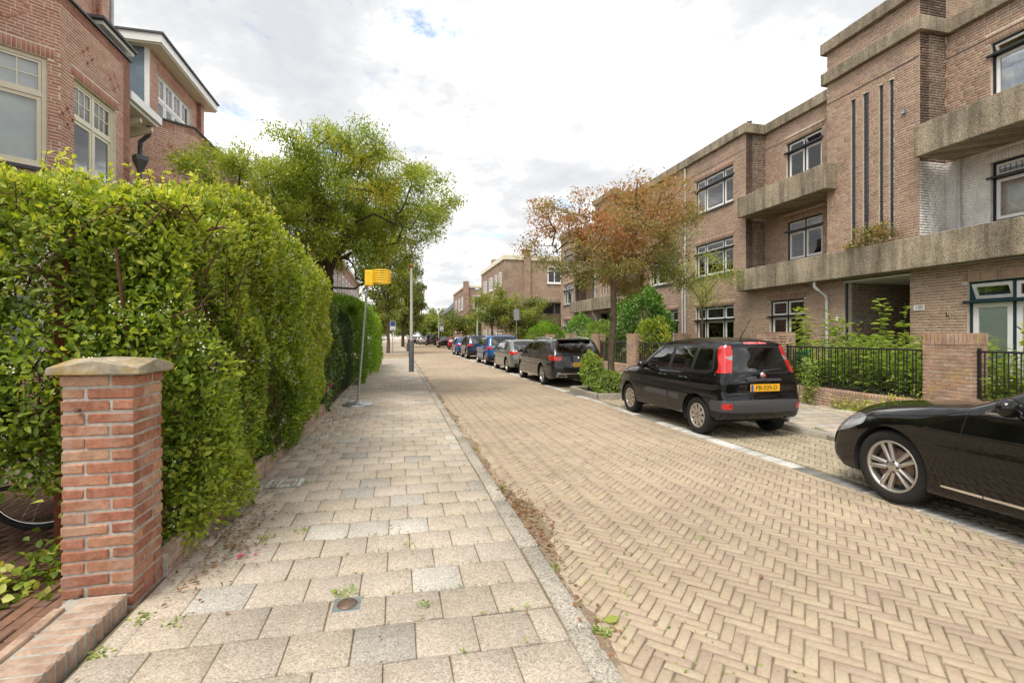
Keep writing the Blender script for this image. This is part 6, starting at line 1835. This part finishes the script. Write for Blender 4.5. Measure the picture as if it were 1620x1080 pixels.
def hedge(name, label, boxes, n, size, mat, cat='hedge', amp=.12, depth=.30, parent_loc=None, shoots=0, hexa=True, blossom=0, core='twig', rough_top=.1, aspect=.5, twigs=500, rnd_shift=0.0, stems=True):
    x0 = boxes[0]
    t = thing(name, label, cat, ((x0[0] + x0[1]) / 2, (x0[2] + x0[3]) / 2, .09))
    P, N = [], []
    areas = []
    faces = []
    for bi, (xa, xb, ya, yb, za, zb) in enumerate(boxes):
        dx_, dy_, dz_ = xb - xa, yb - ya, zb - za
        for f, a in (('x+', dy_ * dz_), ('x-', dy_ * dz_ * .35), ('y-', dx_ * dz_), ('y+', dx_ * dz_ * .6), ('z+', dx_ * dy_), ('z-', dx_ * dy_ * (.4 if za > .4 else .0))):
            faces.append((bi, f)); areas.append(a)
    areas = np.array(areas); pr = areas / areas.sum()
    pick = fr_.choice(len(faces), n, p=pr)
    U, V = fr_.random(n), fr_.random(n)
    P = np.zeros((n, 3)); N = np.zeros((n, 3))
    for i, (bi, f) in enumerate(faces):
        m = pick == i
        xa, xb, ya, yb, za, zb = boxes[bi]
        u, v = U[m], V[m]
        X = xa + (xb - xa) * u; Y = ya + (yb - ya) * u; Y2 = ya + (yb - ya) * v; Z = za + (zb - za) * v
        k = m.sum()
        if f[0] == 'x': P[m] = np.stack([np.full(k, xb if f[1] == '+' else xa), Y, Z], 1); N[m] = [1 if f[1] == '+' else -1, 0, 0]
        elif f[0] == 'y': P[m] = np.stack([X, np.full(k, yb if f[1] == '+' else ya), Z], 1); N[m] = [0, 1 if f[1] == '+' else -1, 0]
        else: P[m] = np.stack([X, Y2, np.full(k, zb if f[1] == '+' else za)], 1); N[m] = [0, 0, 1 if f[1] == '+' else -1]
    # rounded corners: pull towards the box centre line near edges
    for bi in range(len(boxes)):
        xa, xb, ya, yb, za, zb = boxes[bi]
        m = np.array([faces[i][0] == bi for i in range(len(faces))])[pick]
        c = np.array([(xa + xb) / 2, (ya + yb) / 2, (za + zb) / 2]); h = np.array([(xb - xa) / 2, (yb - ya) / 2, (zb - za) / 2])
        r_ = min(.52, h.min() * .9)
        q = P[m] - c; inner = h - r_
        cl = np.clip(q, -inner, inner); d = q - cl
        dl = np.linalg.norm(d, axis=1, keepdims=True)
        q2 = cl + np.where(dl > 1e-6, d / np.maximum(dl, 1e-6), N[m]) * np.minimum(dl, r_)
        N[m] = unit(N[m] * .3 + d)
        # keep the bottom straight
        q2[:, 2] = np.where(q[:, 2] < -h[2] + r_, q[:, 2], q2[:, 2])
        P[m] = c + q2
    bul = nz3(P, 1.1, 3) * amp * 1.1 + nz3(P, 2.6, 6) * amp * .6 + nz3(P, 6.0, 8) * amp * .45
    gap = nz3(P, 2.6, 21)
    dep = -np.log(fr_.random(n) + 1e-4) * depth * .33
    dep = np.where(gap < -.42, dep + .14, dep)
    P = P + N * (bul - dep)[:, None]
    P[:, 2] = np.maximum(P[:, 2], min(b[4] for b in boxes) * .6 + .02)
    # drop points buried in another box
    keep = np.ones(n, bool)
    for (xa, xb, ya, yb, za, zb) in boxes:
        ins = (P[:, 0] > xa + .42) & (P[:, 0] < xb - .42) & (P[:, 1] > ya + .42) & (P[:, 1] < yb - .42) & (P[:, 2] < zb - .42) & (P[:, 2] > za + .3)
        keep &= ~ins
    P, N, dep = P[keep], N[keep], dep[keep]; n = len(P)
    ax = unit(N * .55 + fr_.normal(0, .55, (n, 3)) + np.array([0, 0, .42])); nr = unit(N * .8 + np.array([0, 0, .7]) + fr_.normal(0, .45, (n, 3)))
    sz = size * (fr_.random(n) * .6 + .65)
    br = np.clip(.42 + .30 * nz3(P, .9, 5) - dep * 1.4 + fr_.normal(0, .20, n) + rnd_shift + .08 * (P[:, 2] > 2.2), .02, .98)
    if shoots:
        k = shoots
        idx = fr_.choice(np.where(N[:, 2] > .25)[0], k)
        sp, sa, sn, ss, sb = [], [], [], [], []
        tw = MB()
        for i in idx:
            d = unit((N[i] * .35 + fr_.normal(0, .3, 3) + np.array([0, 0, 1.0]))[None])[0]
            ln = fr_.random() ** 2 * .26 + .05
            for q in range(int(6 + ln * 40)):
                f = fr_.random()
                sp.append(P[i] + d * ln * f); sa.append(unit((d * .6 + fr_.normal(0, .8, 3))[None])[0]); sn.append(np.array([0, 0, 1.0]) + fr_.normal(0, .5, 3)); ss.append(size * (.6 + .5 * fr_.random())); sb.append(min(.97, .62 + .3 * fr_.random()))
            tw.tube([P[i] - d * .1, P[i] + d * ln], [.004, .0015], 4, False)
        P = np.vstack([P, sp]); ax = np.vstack([ax, sa]); nr = np.vstack([nr, sn]); sz = np.r_[sz, ss]; br = np.r_[br, sb]
        tw.build('shoots', M['twig'], t)['kind'] = 'stuff'
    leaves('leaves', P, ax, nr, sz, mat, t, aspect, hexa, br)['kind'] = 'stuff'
    # twigs inside
    tw = MB()
    for q in range(twigs):
        bi = fr_.integers(len(boxes)); xa, xb, ya, yb, za, zb = boxes[bi]
        p = np.array([xa + (xb - xa) * (.35 + .55 * fr_.random()), ya + (yb - ya) * fr_.random(), za + (zb - za) * fr_.random() ** 1.2])
        d = unit(np.array([[fr_.normal(.35, .4), fr_.normal(-.1, .4), fr_.normal(.5, .35)]]))[0]
        ln = .25 + .45 * fr_.random()
        p2 = p + d * ln * .5 + fr_.normal(0, .03, 3); p3 = p + d * ln + fr_.normal(0, .05, 3)
        p3 = np.minimum(p3, [xb - .02, yb - .02, zb - .25]); p2 = np.minimum(p2, [xb - .05, yb, zb - .25]); p = np.minimum(p, [xb, yb, zb - .3]); p3 = np.maximum(p3, [xa, ya + .02, za]);
        tw.tube([p, p2, p3], [.008, .005, .002], 4, False)
    for (xa, xb, ya, yb, za, zb) in boxes if stems else []:
        for y_ in np.arange(ya + .2, yb - .1, .32):
            x_ = (xa + xb) / 2 + fr_.normal(0, .1); y_ += fr_.normal(0, .06)
            tw.tube([(x_, y_, max(.05, za - .1)), (x_ + fr_.normal(0, .06), y_ + fr_.normal(0, .06), za + (zb - za) * .4), (x_ + fr_.normal(0, .15), y_ + fr_.normal(0, .15), zb - .55)], [.028, .02, .008], 6, False)
    if twigs or stems: tw.build('branches', M[core], t)['kind'] = 'stuff'
    if blossom:
        ki = fr_.choice(n, blossom)
        m = 16
        C = np.repeat(P[ki] + N[ki] * .02, m, 0) + fr_.normal(0, 1, (blossom * m, 3)) * np.array([.018, .018, .026])
        leaves('blossom', C, fr_.normal(0, 1, C.shape), fr_.normal(0, 1, C.shape), np.full(len(C), .014), M['blossom'], t, .9)['kind'] = 'stuff'
    return t


# privet hedge over the boundary wall, its near end resting on posts behind the pillar
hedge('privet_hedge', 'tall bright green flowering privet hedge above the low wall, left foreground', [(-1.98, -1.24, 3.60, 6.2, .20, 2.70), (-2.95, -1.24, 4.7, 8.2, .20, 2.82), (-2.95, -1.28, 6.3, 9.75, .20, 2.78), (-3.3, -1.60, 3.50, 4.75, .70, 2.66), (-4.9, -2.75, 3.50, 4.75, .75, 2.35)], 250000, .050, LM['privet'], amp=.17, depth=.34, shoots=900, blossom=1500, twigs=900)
# trailing shoots low by the pillar and sprays hanging over the wall
def spray(name, label, cat, P0, n, spread, size, mat, zmin=.1, aspect=.6, up=.3, hexa=True, group=None, tint=.5):
    P0 = np.array(P0, dtype=float); k = len(P0)
    t = thing(name, label, cat, tuple(P0.mean(0)[:2]) + (zmin,), 0, group)
    C = np.repeat(P0, n, 0) + fr_.normal(0, 1, (k * n, 3)) * np.array(spread)
    C[:, 2] = np.maximum(C[:, 2], zmin + .01)
    ax = fr_.normal(0, .6, C.shape) + np.array([0, 0, up]); nr = fr_.normal(0, .4, C.shape) + np.array([0, -.3, .8])
    leaves('leaves', C, ax, nr, size * (.6 + .7 * fr_.random(len(C))), mat, t, aspect, hexa, np.clip(tint + fr_.normal(0, .25, len(C)), 0, .99))['kind'] = 'stuff'
    return t, C
t, C = spray('trailing_plant', 'trailing green leaves spreading over the brick path left of the pillar', 'plant', [(-2.05, 3.35, .2), (-2.0, 3.6, .25), (-2.25, 3.3, .18), (-1.9, 3.7, .4), (-1.95, 3.75, .6), (-2.4, 3.15, .17), (-2.2, 3.05, .17)], 85, (.11, .12, .06), .055, LM['privet'], .15, .75)
tm = MB()
for i in range(0, len(C), 9): tm.tube([(-2.0 + fr_.normal(0, .05), 3.7, .15), tuple(C[i])], .003, 4, False)
tm.build('stems', M['twig'], t)['kind'] = 'stuff'

# rose and ivy stretch, then clipped hedges further on
hedge('climbing_rose_hedge', 'darker ivy and rose hedge with pink roses beyond the privet', [(-2.4, -1.38, 9.7, 11.6, .2, 2.75), (-2.4, -1.42, 11.5, 13.3, .2, 2.45)], 32000, .062, LM['ivy'], amp=.16, depth=.3, shoots=60, twigs=250, aspect=.7)
rose_root = thing('pink_roses', 'pink rose blooms on the dark hedge near the leaning pole', 'roses', (-1.5, 10.6, .1))
RP = [(-1.38, 9.95, 2.05), (-1.36, 10.15, 1.92), (-1.4, 10.3, 2.0), (-1.36, 10.05, 1.85), (-1.42, 10.4, 2.35), (-1.3, 10.2, .62), (-1.32, 9.9, .55), (-1.4, 10.6, 2.5), (-1.35, 9.8, 2.15), (-1.25, 8.9, .28), (-1.5, 11.2, 2.5)]
for i, p in enumerate(RP):
    m = MB()
    for ring, (r_, nn_) in enumerate(((.05, 7), (.035, 6), (.02, 5))):
        for k in range(nn_):
            a = 2 * PI * k / nn_ + ring; d = Vector((math.cos(a) * .4 + .5, math.sin(a), .35)).normalized()
            c = Vector(p) + Vector((.6, math.sin(a), math.cos(a))) * r_ * .8
            sdv = d.cross(Vector((0, 0, 1))).normalized()
            m.add([c, c + d * r_ * .6 + sdv * r_ * .5, c + d * r_ + Vector((0, 0, .01)), c + d * r_ * .6 - sdv * r_ * .5], [(0, 1, 2, 3)], True)
    m.build('rose_bloom', M['petal'] if i % 3 else M['petal_pale'], rose_root)
hedge('yew_hedge', 'dark clipped conifer hedge end behind the leaning pole', [(-3.2, -1.25, 13.5, 15.2, .1, 2.35)], 24000, .05, LM['yew'], amp=.05, depth=.22, aspect=.25, hexa=False, twigs=60)
hedge('beech_hedge', 'light green rounded garden hedge past the dark conifer hedge', [(-3.6, -.95, 15.3, 19.2, .1, 2.75)], 34000, .07, LM['beech'], amp=.14, depth=.3, twigs=60, hexa=False)
hedge('beech_hedge', 'green garden hedge furthest along the left pavement', [(-3.6, -.75, 19.3, 26.0, .1, 2.55)], 30000, .085, LM['beech'], amp=.2, depth=.3, twigs=60, hexa=False)


# ---- trees grown towards points scattered in the crown
def tree(name, label, base, fork, crown, radii, ncl, nleaf, lsize, mat, trunk_r, seed=1, bark='bark', clr=.42, gaps=-.15, aspect=.45, droop=-.1, hexa=False, group=None, shell=.55, cat='tree', lean=(0, 0), flat=.7, low=.25, hue0=.45):
    g = np.random.default_rng(seed)
    base, fork, crown = np.array(base, float), np.array(fork, float), np.array(crown, float); rad = np.array(radii, float)
    t = thing(name, label, cat, tuple(base), 0, group)
    # targets
    T = []
    while len(T) < ncl:
        d = g.normal(0, 1, 3); d /= np.linalg.norm(d)
        r_ = (shell + (1 - shell) * g.random()) if g.random() < .72 else g.random() ** .4 * shell
        p = crown + d * rad * r_ * (1 + .13 * nz3(d[None] * 2.2, 1.5, seed)[0])
        if p[2] < fork[2] - low * rad[2]: continue
        if nz3(p[None], 1.25 / rad.mean() * 2.4, seed * 3.1)[0] < gaps: continue
        T.append(p)
    T = np.array(T); T = T[np.argsort(np.linalg.norm(T - fork, axis=1))]
    nodes = [base, base * .66 + fork * .34 + np.r_[g.normal(0, .03, 2), 0], base * .33 + fork * .67 + np.r_[g.normal(0, .03, 2), 0], fork]; par = [-1, 0, 1, 2]
    a0_ = g.random() * 6
    main = [crown + np.array([math.cos(a0_ + q * 2 * PI / 5), math.sin(a0_ + q * 2 * PI / 5), 0]) * rad * (.30 + .12 * g.random()) + np.array([0, 0, rad[2] * (-.12 + .3 * g.random())]) for q in range(5)]
    for p in main:
        dist = np.linalg.norm(p - fork); k = max(2, int(dist / .3)); prev = 3
        for q in range(1, k + 1):
            f = q / k; e = np.array([f ** 1.25, f ** 1.25, f ** .85])
            nodes.append(fork + (p - fork) * e + g.normal(0, .02, 3)); par.append(prev); prev = len(nodes) - 1
    for p in T:
        A = np.array(nodes[3:])
        d = np.linalg.norm(A - p, axis=1) + .30 * np.linalg.norm(A - fork, axis=1) * .35 + .35 * np.maximum(0, A[:, 2] - p[2])
        j = int(np.argmin(d)) + 3
        a = nodes[j]; dist = np.linalg.norm(p - a)
        k = max(1, int(dist / .35)); prev = j
        bend = g.normal(0, .07, 3) * dist; bend[2] += .10 * dist
        for q in range(1, k + 1):
            f = q / k
            nodes.append(a + (p - a) * f + bend * math.sin(f * PI) * .8 + g.normal(0, .018, 3)); par.append(prev); prev = len(nodes) - 1
    nodes = np.array(nodes); w_ = np.zeros(len(nodes)); child = np.bincount(np.array(par)[1:], minlength=len(nodes))
    w_[child == 0] = 1
    for i in range(len(nodes) - 1, 0, -1): w_[par[i]] += w_[i]
    r = trunk_r * (w_ / w_[3]) ** .46; r = np.maximum(r, .006); r[:4] = trunk_r * np.array([1.25, 1.05, 1.0, .98])
    MB().tube([nodes[i] for i in range(4)], r[:4], 12).build('trunk', M[bark], t)
    lm = MB()
    kids = [[] for _ in nodes]
    for i in range(1, len(nodes)): kids[par[i]].append(i)
    for i in range(3, len(nodes)):
        for c in kids[i]:
            if i != 3 and c == max(kids[i], key=lambda q: w_[q]): continue
            ch_ = [i, c]
            while kids[ch_[-1]]: ch_.append(max(kids[ch_[-1]], key=lambda q: w_[q]))
            rr_ = [min(r[i], r[c] * 1.15)] + [r[q] for q in ch_[1:]]
            lm.tube([nodes[q] for q in ch_], rr_, 8 if rr_[0] > .03 else 5, False)
    lm.build('limbs', M[bark], t)['kind'] = 'stuff'
    # leaves around the ends and along the outer twigs
    tips = nodes[3:][w_[3:] <= 3]
    per = max(3, nleaf // len(tips))
    C = np.repeat(tips, per, 0); n = len(C)
    dd = np.clip(g.normal(0, 1, (n, 3)), -1.7, 1.7) * clr * np.array([1, 1, flat]) * .5
    P = C + dd
    out = unit(P - crown)
    ax = unit(out * .5 + g.normal(0, .6, (n, 3)) + np.array([0, 0, droop])); nr = unit(np.array([0, 0, 1.0]) + out * .4 + g.normal(0, .5, (n, 3)))
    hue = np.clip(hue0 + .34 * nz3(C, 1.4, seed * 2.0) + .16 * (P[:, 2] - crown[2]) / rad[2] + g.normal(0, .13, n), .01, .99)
    leaves('crown', P, ax, nr, lsize * (.6 + .7 * g.random(n)), mat, t, aspect, hexa, hue)['kind'] = 'stuff'
    return t


tree('garden_tree', 'spreading green garden tree with yellowing tips behind the hedge', (-1.95, 14.2, .1), (-1.78, 14.0, 3.15), (-1.75, 13.7, 4.95), (3.3, 3.1, 2.05), 430, 120000, .085, LM['green_tree'], .12, 4, 'bark_dark', clr=.36, gaps=-.33, aspect=.36, droop=-.35, low=.45)
tree('street_tree', 'street tree with reddish bronze leaves and grey trunk between parked cars', (5.72, 12.4, .08), (5.78, 12.45, 2.95), (6.15, 12.6, 4.3), (3.15, 2.7, 1.45), 240, 36000, .085, LM['red_tree'], .082, 9, 'bark', clr=.36, gaps=-.24, aspect=.40, droop=-.3, hue0=.37)
tree('sapling', 'young slender tree with pale green feathery leaves in the front garden', (10.0, 14.6, .16), (10.0, 14.6, 2.55), (10.0, 14.6, 3.55), (1.65, 1.65, .95), 60, 4200, .075, LM['sapling'], .035, 12, 'bark', clr=.3, gaps=-.05, aspect=.35)
tree('street_tree', 'slender street tree on the left beyond the side road', (-.75, 43.8, .1), (-.7, 43.8, 3.0), (-.6, 43.9, 7.0), (2.6, 2.6, 4.2), 130, 12000, .22, LM['far'], .13, 15, clr=.6, gaps=-.3, aspect=.5)
tree('conifer_tree', 'tall drooping conifer-like tree far left of the street', (2.0 - 1.2, 70, 0), (.8, 70, 2.5), (1.6, 70, 7.8), (2.7, 2.7, 5.4), 130, 12000, .34, LM['conifer'], .2, 17, 'bark_dark', clr=.7, gaps=-.4, droop=-.8)
tree('street_tree', 'small round light green tree left of the sign pole, right pavement', (7.3, 38.0, .1), (7.3, 38.0, 1.9), (7.3, 38.0, 3.9), (1.75, 1.75, 1.9), 70, 7000, .16, LM['far'], .09, 19, clr=.45, gaps=-.4, aspect=.5)
tree('garden_tree', 'broad round garden tree in front of the corner block', (9.9, 38.5, .1), (9.9, 38.5, 1.3), (9.9, 38.5, 3.2), (2.7, 2.3, 2.0), 90, 11000, .16, LM['far'], .13, 23, clr=.5, gaps=-.5, aspect=.5)
tree('street_tree', 'low spreading tree beyond the red car', (8.3, 60, .1), (8.3, 60, 1.6), (8.3, 60, 3.3), (3.2, 2.8, 1.6), 80, 7000, .26, LM['far'], .12, 25, clr=.6, gaps=-.5)
for k, (x, y, h, rr_, lab) in enumerate([(-3, 96, 9, 4, 'leafy tree left of the street end'), (1.5, 120, 8, 4.5, 'leafy tree closing the street view behind the far cars'), (6.5, 112, 7, 4, 'leafy tree behind the dark van'), (11, 125, 9, 5, 'leafy tree far right of the street end'), (-7, 86, 8, 4, 'leafy tree before the far left terrace'), (7.6, 92, 5, 3, 'small leafy tree beside the parking zone sign')]):
    tree('background_tree', lab, (x, y, 0), (x, y, h * .25), (x, y, h * .58), (rr_, rr_, h * .45), 60, 6000, .5, LM['far'], .18, 30 + k, 'bark_dark', clr=.9, gaps=-.6, group='trees at the street end')

# ---- shrubs and garden planting on the right
def bush(name, label, c, rad, n, size, mat, cat='bush', aspect=.5, hexa=True, tint=.45, group=None, stems=7):
    c, rad = np.array(c, float), np.array(rad, float)
    t = thing(name, label, cat, (c[0], c[1], .12), 0, group)
    d = unit(fr_.normal(0, 1, (n, 3))); d[:, 2] = np.where(d[:, 2] < -.55, -d[:, 2], d[:, 2])
    q = 1 - np.abs(fr_.normal(0, .16, n))
    bump_ = 1 + .16 * nz3(d * 3, 1.2, c[0] + c[1]) + .08 * nz3(d * 8, 1, c[1])
    P = c + d * rad * (q * bump_)[:, None]
    P[:, 2] = np.maximum(P[:, 2], .13)
    ax = unit(d * .7 + fr_.normal(0, .55, (n, 3)) + np.array([0, 0, .2])); nr = unit(d + np.array([0, 0, .6]) + fr_.normal(0, .45, (n, 3)))
    leaves('leaves', P, ax, nr, size * (.6 + .7 * fr_.random(n)), mat, t, aspect, hexa, np.clip(tint + .3 * nz3(P, 2.0, 2) + .2 * (d[:, 2]) + fr_.normal(0, .18, n), .01, .99))['kind'] = 'stuff'
    m = MB()
    for k in range(stems):
        e = d[k] * rad * .8; e[2] = abs(e[2])
        m.tube([(c[0] + fr_.normal(0, .08), c[1] + fr_.normal(0, .08), .08), tuple(c + e * .4), tuple(c + e)], [.02, .014, .005], 5, False)
    m.build('stems', M['bark_dark'], t)['kind'] = 'stuff'
    return t
bush('laurel_bush', 'large glossy dark green laurel bush behind the reddish tree trunk', (10.3, 19.3, 1.9), (1.2, 1.35, 1.75), 9000, .13, LM['laurel'], aspect=.4)
bush('shrub', 'pale green leafy shrub in front of the laurel bush', (9.7, 17.3, 1.35), (.65, .75, .95), 2600, .10, LM['privet'], aspect=.5)
bush('shrub', 'rounded light green shrub left of the estate car roof', (9.8, 31.5, 1.15), (1.3, 1.7, 1.35), 5000, .12, LM['beech'])
bush('shrub', 'dark green clipped shrub above the estate car', (10.2, 26.2, 1.35), (1.1, 1.3, 1.4), 5000, .11, LM['laurel'])
bush('shrub', 'loose grey-green shrub beside the laurel bush', (9.9, 22.9, 1.2), (.9, 1.2, 1.2), 3200, .10, LM['weed'])
bush('bed_shrub', 'leafy weeds and shrub around the reddish street tree foot', (5.5, 12.0, .30), (.52, .42, .36), 3000, .07, LM['weed'], tint=.35)
bush('bed_shrub', 'upright weed cluster left of the reddish tree trunk', (5.12, 12.35, .55), (.28, .4, .62), 1600, .075, LM['weed'], tint=.6)
bush('bed_shrub', 'low ground cover right of the reddish tree trunk', (6.05, 12.3, .25), (.42, .7, .26), 2000, .05, LM['ivy'], tint=.7)
# tall weeds behind the railing
def weeds(name, label, x0, x1, y0, y1, k, h, size, mat, lz=.16, cat='plants', aspect=.35):
    t = thing(name, label, cat, ((x0 + x1) / 2, (y0 + y1) / 2, lz))
    P, A_, N_, S_ = [], [], [], []
    m = MB()
    for i in range(k):
        x, y = x0 + (x1 - x0) * fr_.random(), y0 + (y1 - y0) * fr_.random()
        hh = h * (.45 + .7 * fr_.random() ** 1.5); lx, ly = fr_.normal(0, .12), fr_.normal(0, .12)
        m.tube([(x, y, lz), (x + lx * .5, y + ly * .5, lz + hh * .5), (x + lx, y + ly, lz + hh)], [.007, .005, .002], 4, False)
        nl = int(10 + hh * 26)
        for q in range(nl):
            f = .15 + .85 * fr_.random(); a = fr_.random() * 2 * PI
            P.append((x + lx * f, y + ly * f, lz + hh * f)); A_.append((math.cos(a), math.sin(a), .25 - .5 * (1 - f))); N_.append((-.3 * math.cos(a) + fr_.normal(0, .2), -.3 * math.sin(a), 1)); S_.append(size * (.5 + .9 * fr_.random()) * (1.15 - .5 * f))
    leaves('leaves', np.array(P), np.array(A_), np.array(N_), np.array(S_), mat, t, aspect, True, np.clip(fr_.normal(.5, .25, len(P)), .01, .99))['kind'] = 'stuff'
    m.build('stems', LM['weed'], t)['kind'] = 'stuff'
    return t
weeds('garden_weeds', 'dense green nettle-like weeds behind the railing left of the stained pier', 9.2, 11.2, 6.7, 9.9, 560, 1.3, .16, LM['weed'])
weeds('tall_weed', 'tall leafy weeds standing before the dark entrance porch', 9.9, 11.3, 8.2, 11.4, 34, 2.0, .22, LM['weed'])
weeds('garden_weeds', 'green weeds behind the railing at the right picture edge', 9.2, 11.0, 3.2, 5.9, 260, 1.1, .15, LM['weed'])
weeds('garden_weeds', 'green plants behind the railing hidden by the small black hatchback', 9.3, 11.2, 10.9, 13.8, 90, .9, .12, LM['weed'])
weeds('garden_weeds', 'green plants behind the railing beside the reddish tree trunk', 9.3, 11.2, 14.7, 17.1, 70, .8, .12, LM['weed'])
weeds('garden_weeds', 'green plants behind the railing further along', 9.3, 11.2, 18.2, 24.5, 110, 1.0, .14, LM['weed'])
spray('wall_creeper', 'creeper spilling over the low garden wall near the stained pier', 'plant', [(8.93, y_, z_) for y_, z_ in zip(np.linspace(6.7, 8.4, 14), [.5, .4, .3, .25, .4, .3, .2, .18, .25, .2, .15, .2, .15, .2])], 50, (.05, .09, .07), .045, LM['privet'], .1, .6)
spray('wall_creeper', 'bushy weed hanging over the railing beside the small hatchback', 'plant', [(8.9, 9.05 + fr_.normal(0, .06), z_) for z_ in (.2, .35, .5, .6, .75, .9, 1.0)], 60, (.07, .10, .07), .07, LM['weed'], .1, .5)
spray('ledge_plant', 'wild plant with reddish leaves growing on the concrete band below the tower slits', 'plant', [(11.72, 9.55 + q * .16, 4.02 + .16 * math.sin(q * .8)) for q in range(8)] + [(11.68, 9.75 + q * .2, 4.22) for q in range(4)], 90, (.10, .13, .11), .07, LM['red_tree'], 3.9, .5, tint=.25)
# gnarled shrub right edge
gs_ = bush('shrub', 'bright green shrub with bare bent branches before the frosted window', (9.75, 5.1, 1.55), (.55, .55, .35), 700, .13, LM['privet'], aspect=.45, tint=.65)
MB().tube([(9.7, 5.3, .2), (9.6, 5.35, .8), (9.75, 5.1, 1.1), (9.65, 5.5, 1.5), (9.6, 5.75, 1.75)], [.045, .04, .035, .02, .008], 7).tube([(9.75, 5.1, 1.1), (9.9, 4.7, 1.25), (9.85, 4.3, 1.5)], [.035, .025, .01], 7).build('branch', M['bark_dark'], gs_)

# ------------------------------------------------------------------ weeds in joints, litter, small bits
def scatter(name, label, pts, size, mat, parent=None, flat=True, aspect=.5, kind='stuff', cat='leaves', z_up=.3):
    pts = np.array(pts); n = len(pts)
    ax = fr_.normal(0, 1, (n, 3)) * np.array([1, 1, .12 if flat else .3]) + np.array([0, 0, 0 if flat else z_up]); nr = np.array([0, 0, 1.0]) + fr_.normal(0, .25, (n, 3))
    o = leaves(name, pts, ax, nr, size * (.5 + .9 * fr_.random(n)), mat, parent, aspect, True)
    tag(o, label, cat, kind=kind); return o
pts = []
for c, sx_, sy_, k in [((1.08, 4.3), .05, .9, 260), ((1.15, 4.35), .09, .35, 260), ((1.05, 8), .05, 3, 260), ((-1.2, 4.3), .10, .6, 240), ((-1.15, 3.8), .12, .25, 130), ((-1.1, 8.5), .14, 1.2, 260), ((-1.1, 12), .2, 2, 260), ((6.2, 7.0), .12, .8, 200), ((5.0, 11.3), .3, .2, 60), ((8.6, 9), .2, 1.5, 150), ((1.05, 14), .06, 5, 200), ((-.2, 6), .8, 4, 60), ((2.8, 6), 1.2, 4, 25)]:
    x = fr_.normal(c[0], sx_, k); y = fr_.normal(c[1], sy_, k)
    z = np.where(x < .85, .108 + (.85 - np.minimum(x, .85)) * .012, np.where(x < 1.0, .10, np.where(x > 6.54, .11, .012)))
    pts.append(np.stack([x, y, z], 1)[x > -1.37])
scatter('leaf_litter', 'brown fallen leaves along kerb and wall foot', np.vstack(pts), .032, LM['dry'])
# moss and grass tufts along joints
tufts = []
for (x, y, k, s_) in [(-.30, 2.98, 55, .035), (.15, 2.75, 20, .02), (-1.30, 2.95, 40, .03), (-1.12, 2.85, 45, .04), (-1.36, 2.65, 50, .03), (-.95, 3.9, 30, .04), (-.7, 4.0, 20, .03), (1.04, 3.2, 60, .03), (1.06, 2.45, 80, .03), (1.05, 5.0, 50, .03), (1.04, 6.8, 70, .04), (1.04, 9.2, 70, .05), (1.05, 12.5, 80, .08), (.55, 20.6, 120, .10), (-.85, 21.5, 160, .22), (-.5, 34.0, 400, .5), (.1, 34.2, 300, .4), (2.3, 3.4, 8, .02), (4.2, 3.1, 10, .02), (-.65, 5.6, 24, .03), (-.9, 5.3, 20, .03), (.05, 3.6, 10, .02), (6.6, 6.6, 40, .05), (8.75, 8.0, 200, .3), (8.8, 10.5, 160, .3), (8.8, 16, 200, .6), (8.8, 20, 200, .6)]:
    for q in range(k):
        tufts.append((x + fr_.normal(0, s_), y + fr_.normal(0, s_), (.115 if x < .86 or x > 6.5 else .012)))
# joints between bricks and tiles
for q in range(1500):
    x = 1.05 + 3.6 * fr_.random(); y = 1.6 + 5.5 * fr_.random() ** 1.5
    if nz3(np.array([[x, y, 0]]), 1.4, 4)[0] > .12: tufts.append((x, y, -.004))
for q in range(700):
    j = fr_.integers(4, 26); x = -1.3 + 2.1 * fr_.random(); y = .05 + j * T + T / 2 + fr_.normal(0, .004)
    tufts.append((x, y, .098))
scatter('joint_weeds', 'small green weeds and moss growing from paving joints', np.array(tufts), .024, LM['weed'], None, False, .4, cat='weeds', z_up=.6)
for k, (x, y, lab) in enumerate([(-1.02, 3.62, 'fallen pink petals on the pavement near the pillar')]):
    pt = thing('fallen_petals', lab, 'petals', (x, y, .115))
    for q in range(7):
        m = MB(); c = Vector((fr_.normal(0, .035), fr_.normal(0, .02), .004)); a = fr_.random() * 6
        d = Vector((math.cos(a), math.sin(a), .3)) * .028; sdv = Vector((-math.sin(a), math.cos(a), .2)) * .014
        m.add([c, c + d * .5 + sdv, c + d + Vector((0, 0, .008)), c + d * .5 - sdv], [(0, 1, 2, 3)], True); m.build('petal', M['petal'], pt, True)
gl = thing('fallen_leaf', 'single pale green fallen leaf in the road gutter', 'leaf', (1.12, 2.55, .012))
MB().add([(0, 0, 0), (.05, .02, .015), (.10, .0, .01), (.06, -.05, .012), (.02, -.04, .006)], [(0, 1, 2, 3, 4)], True).tube([(0, 0, .003), (-.05, .03, .012)], .002, 4).build('blade', LM['sapling'], gl, True)
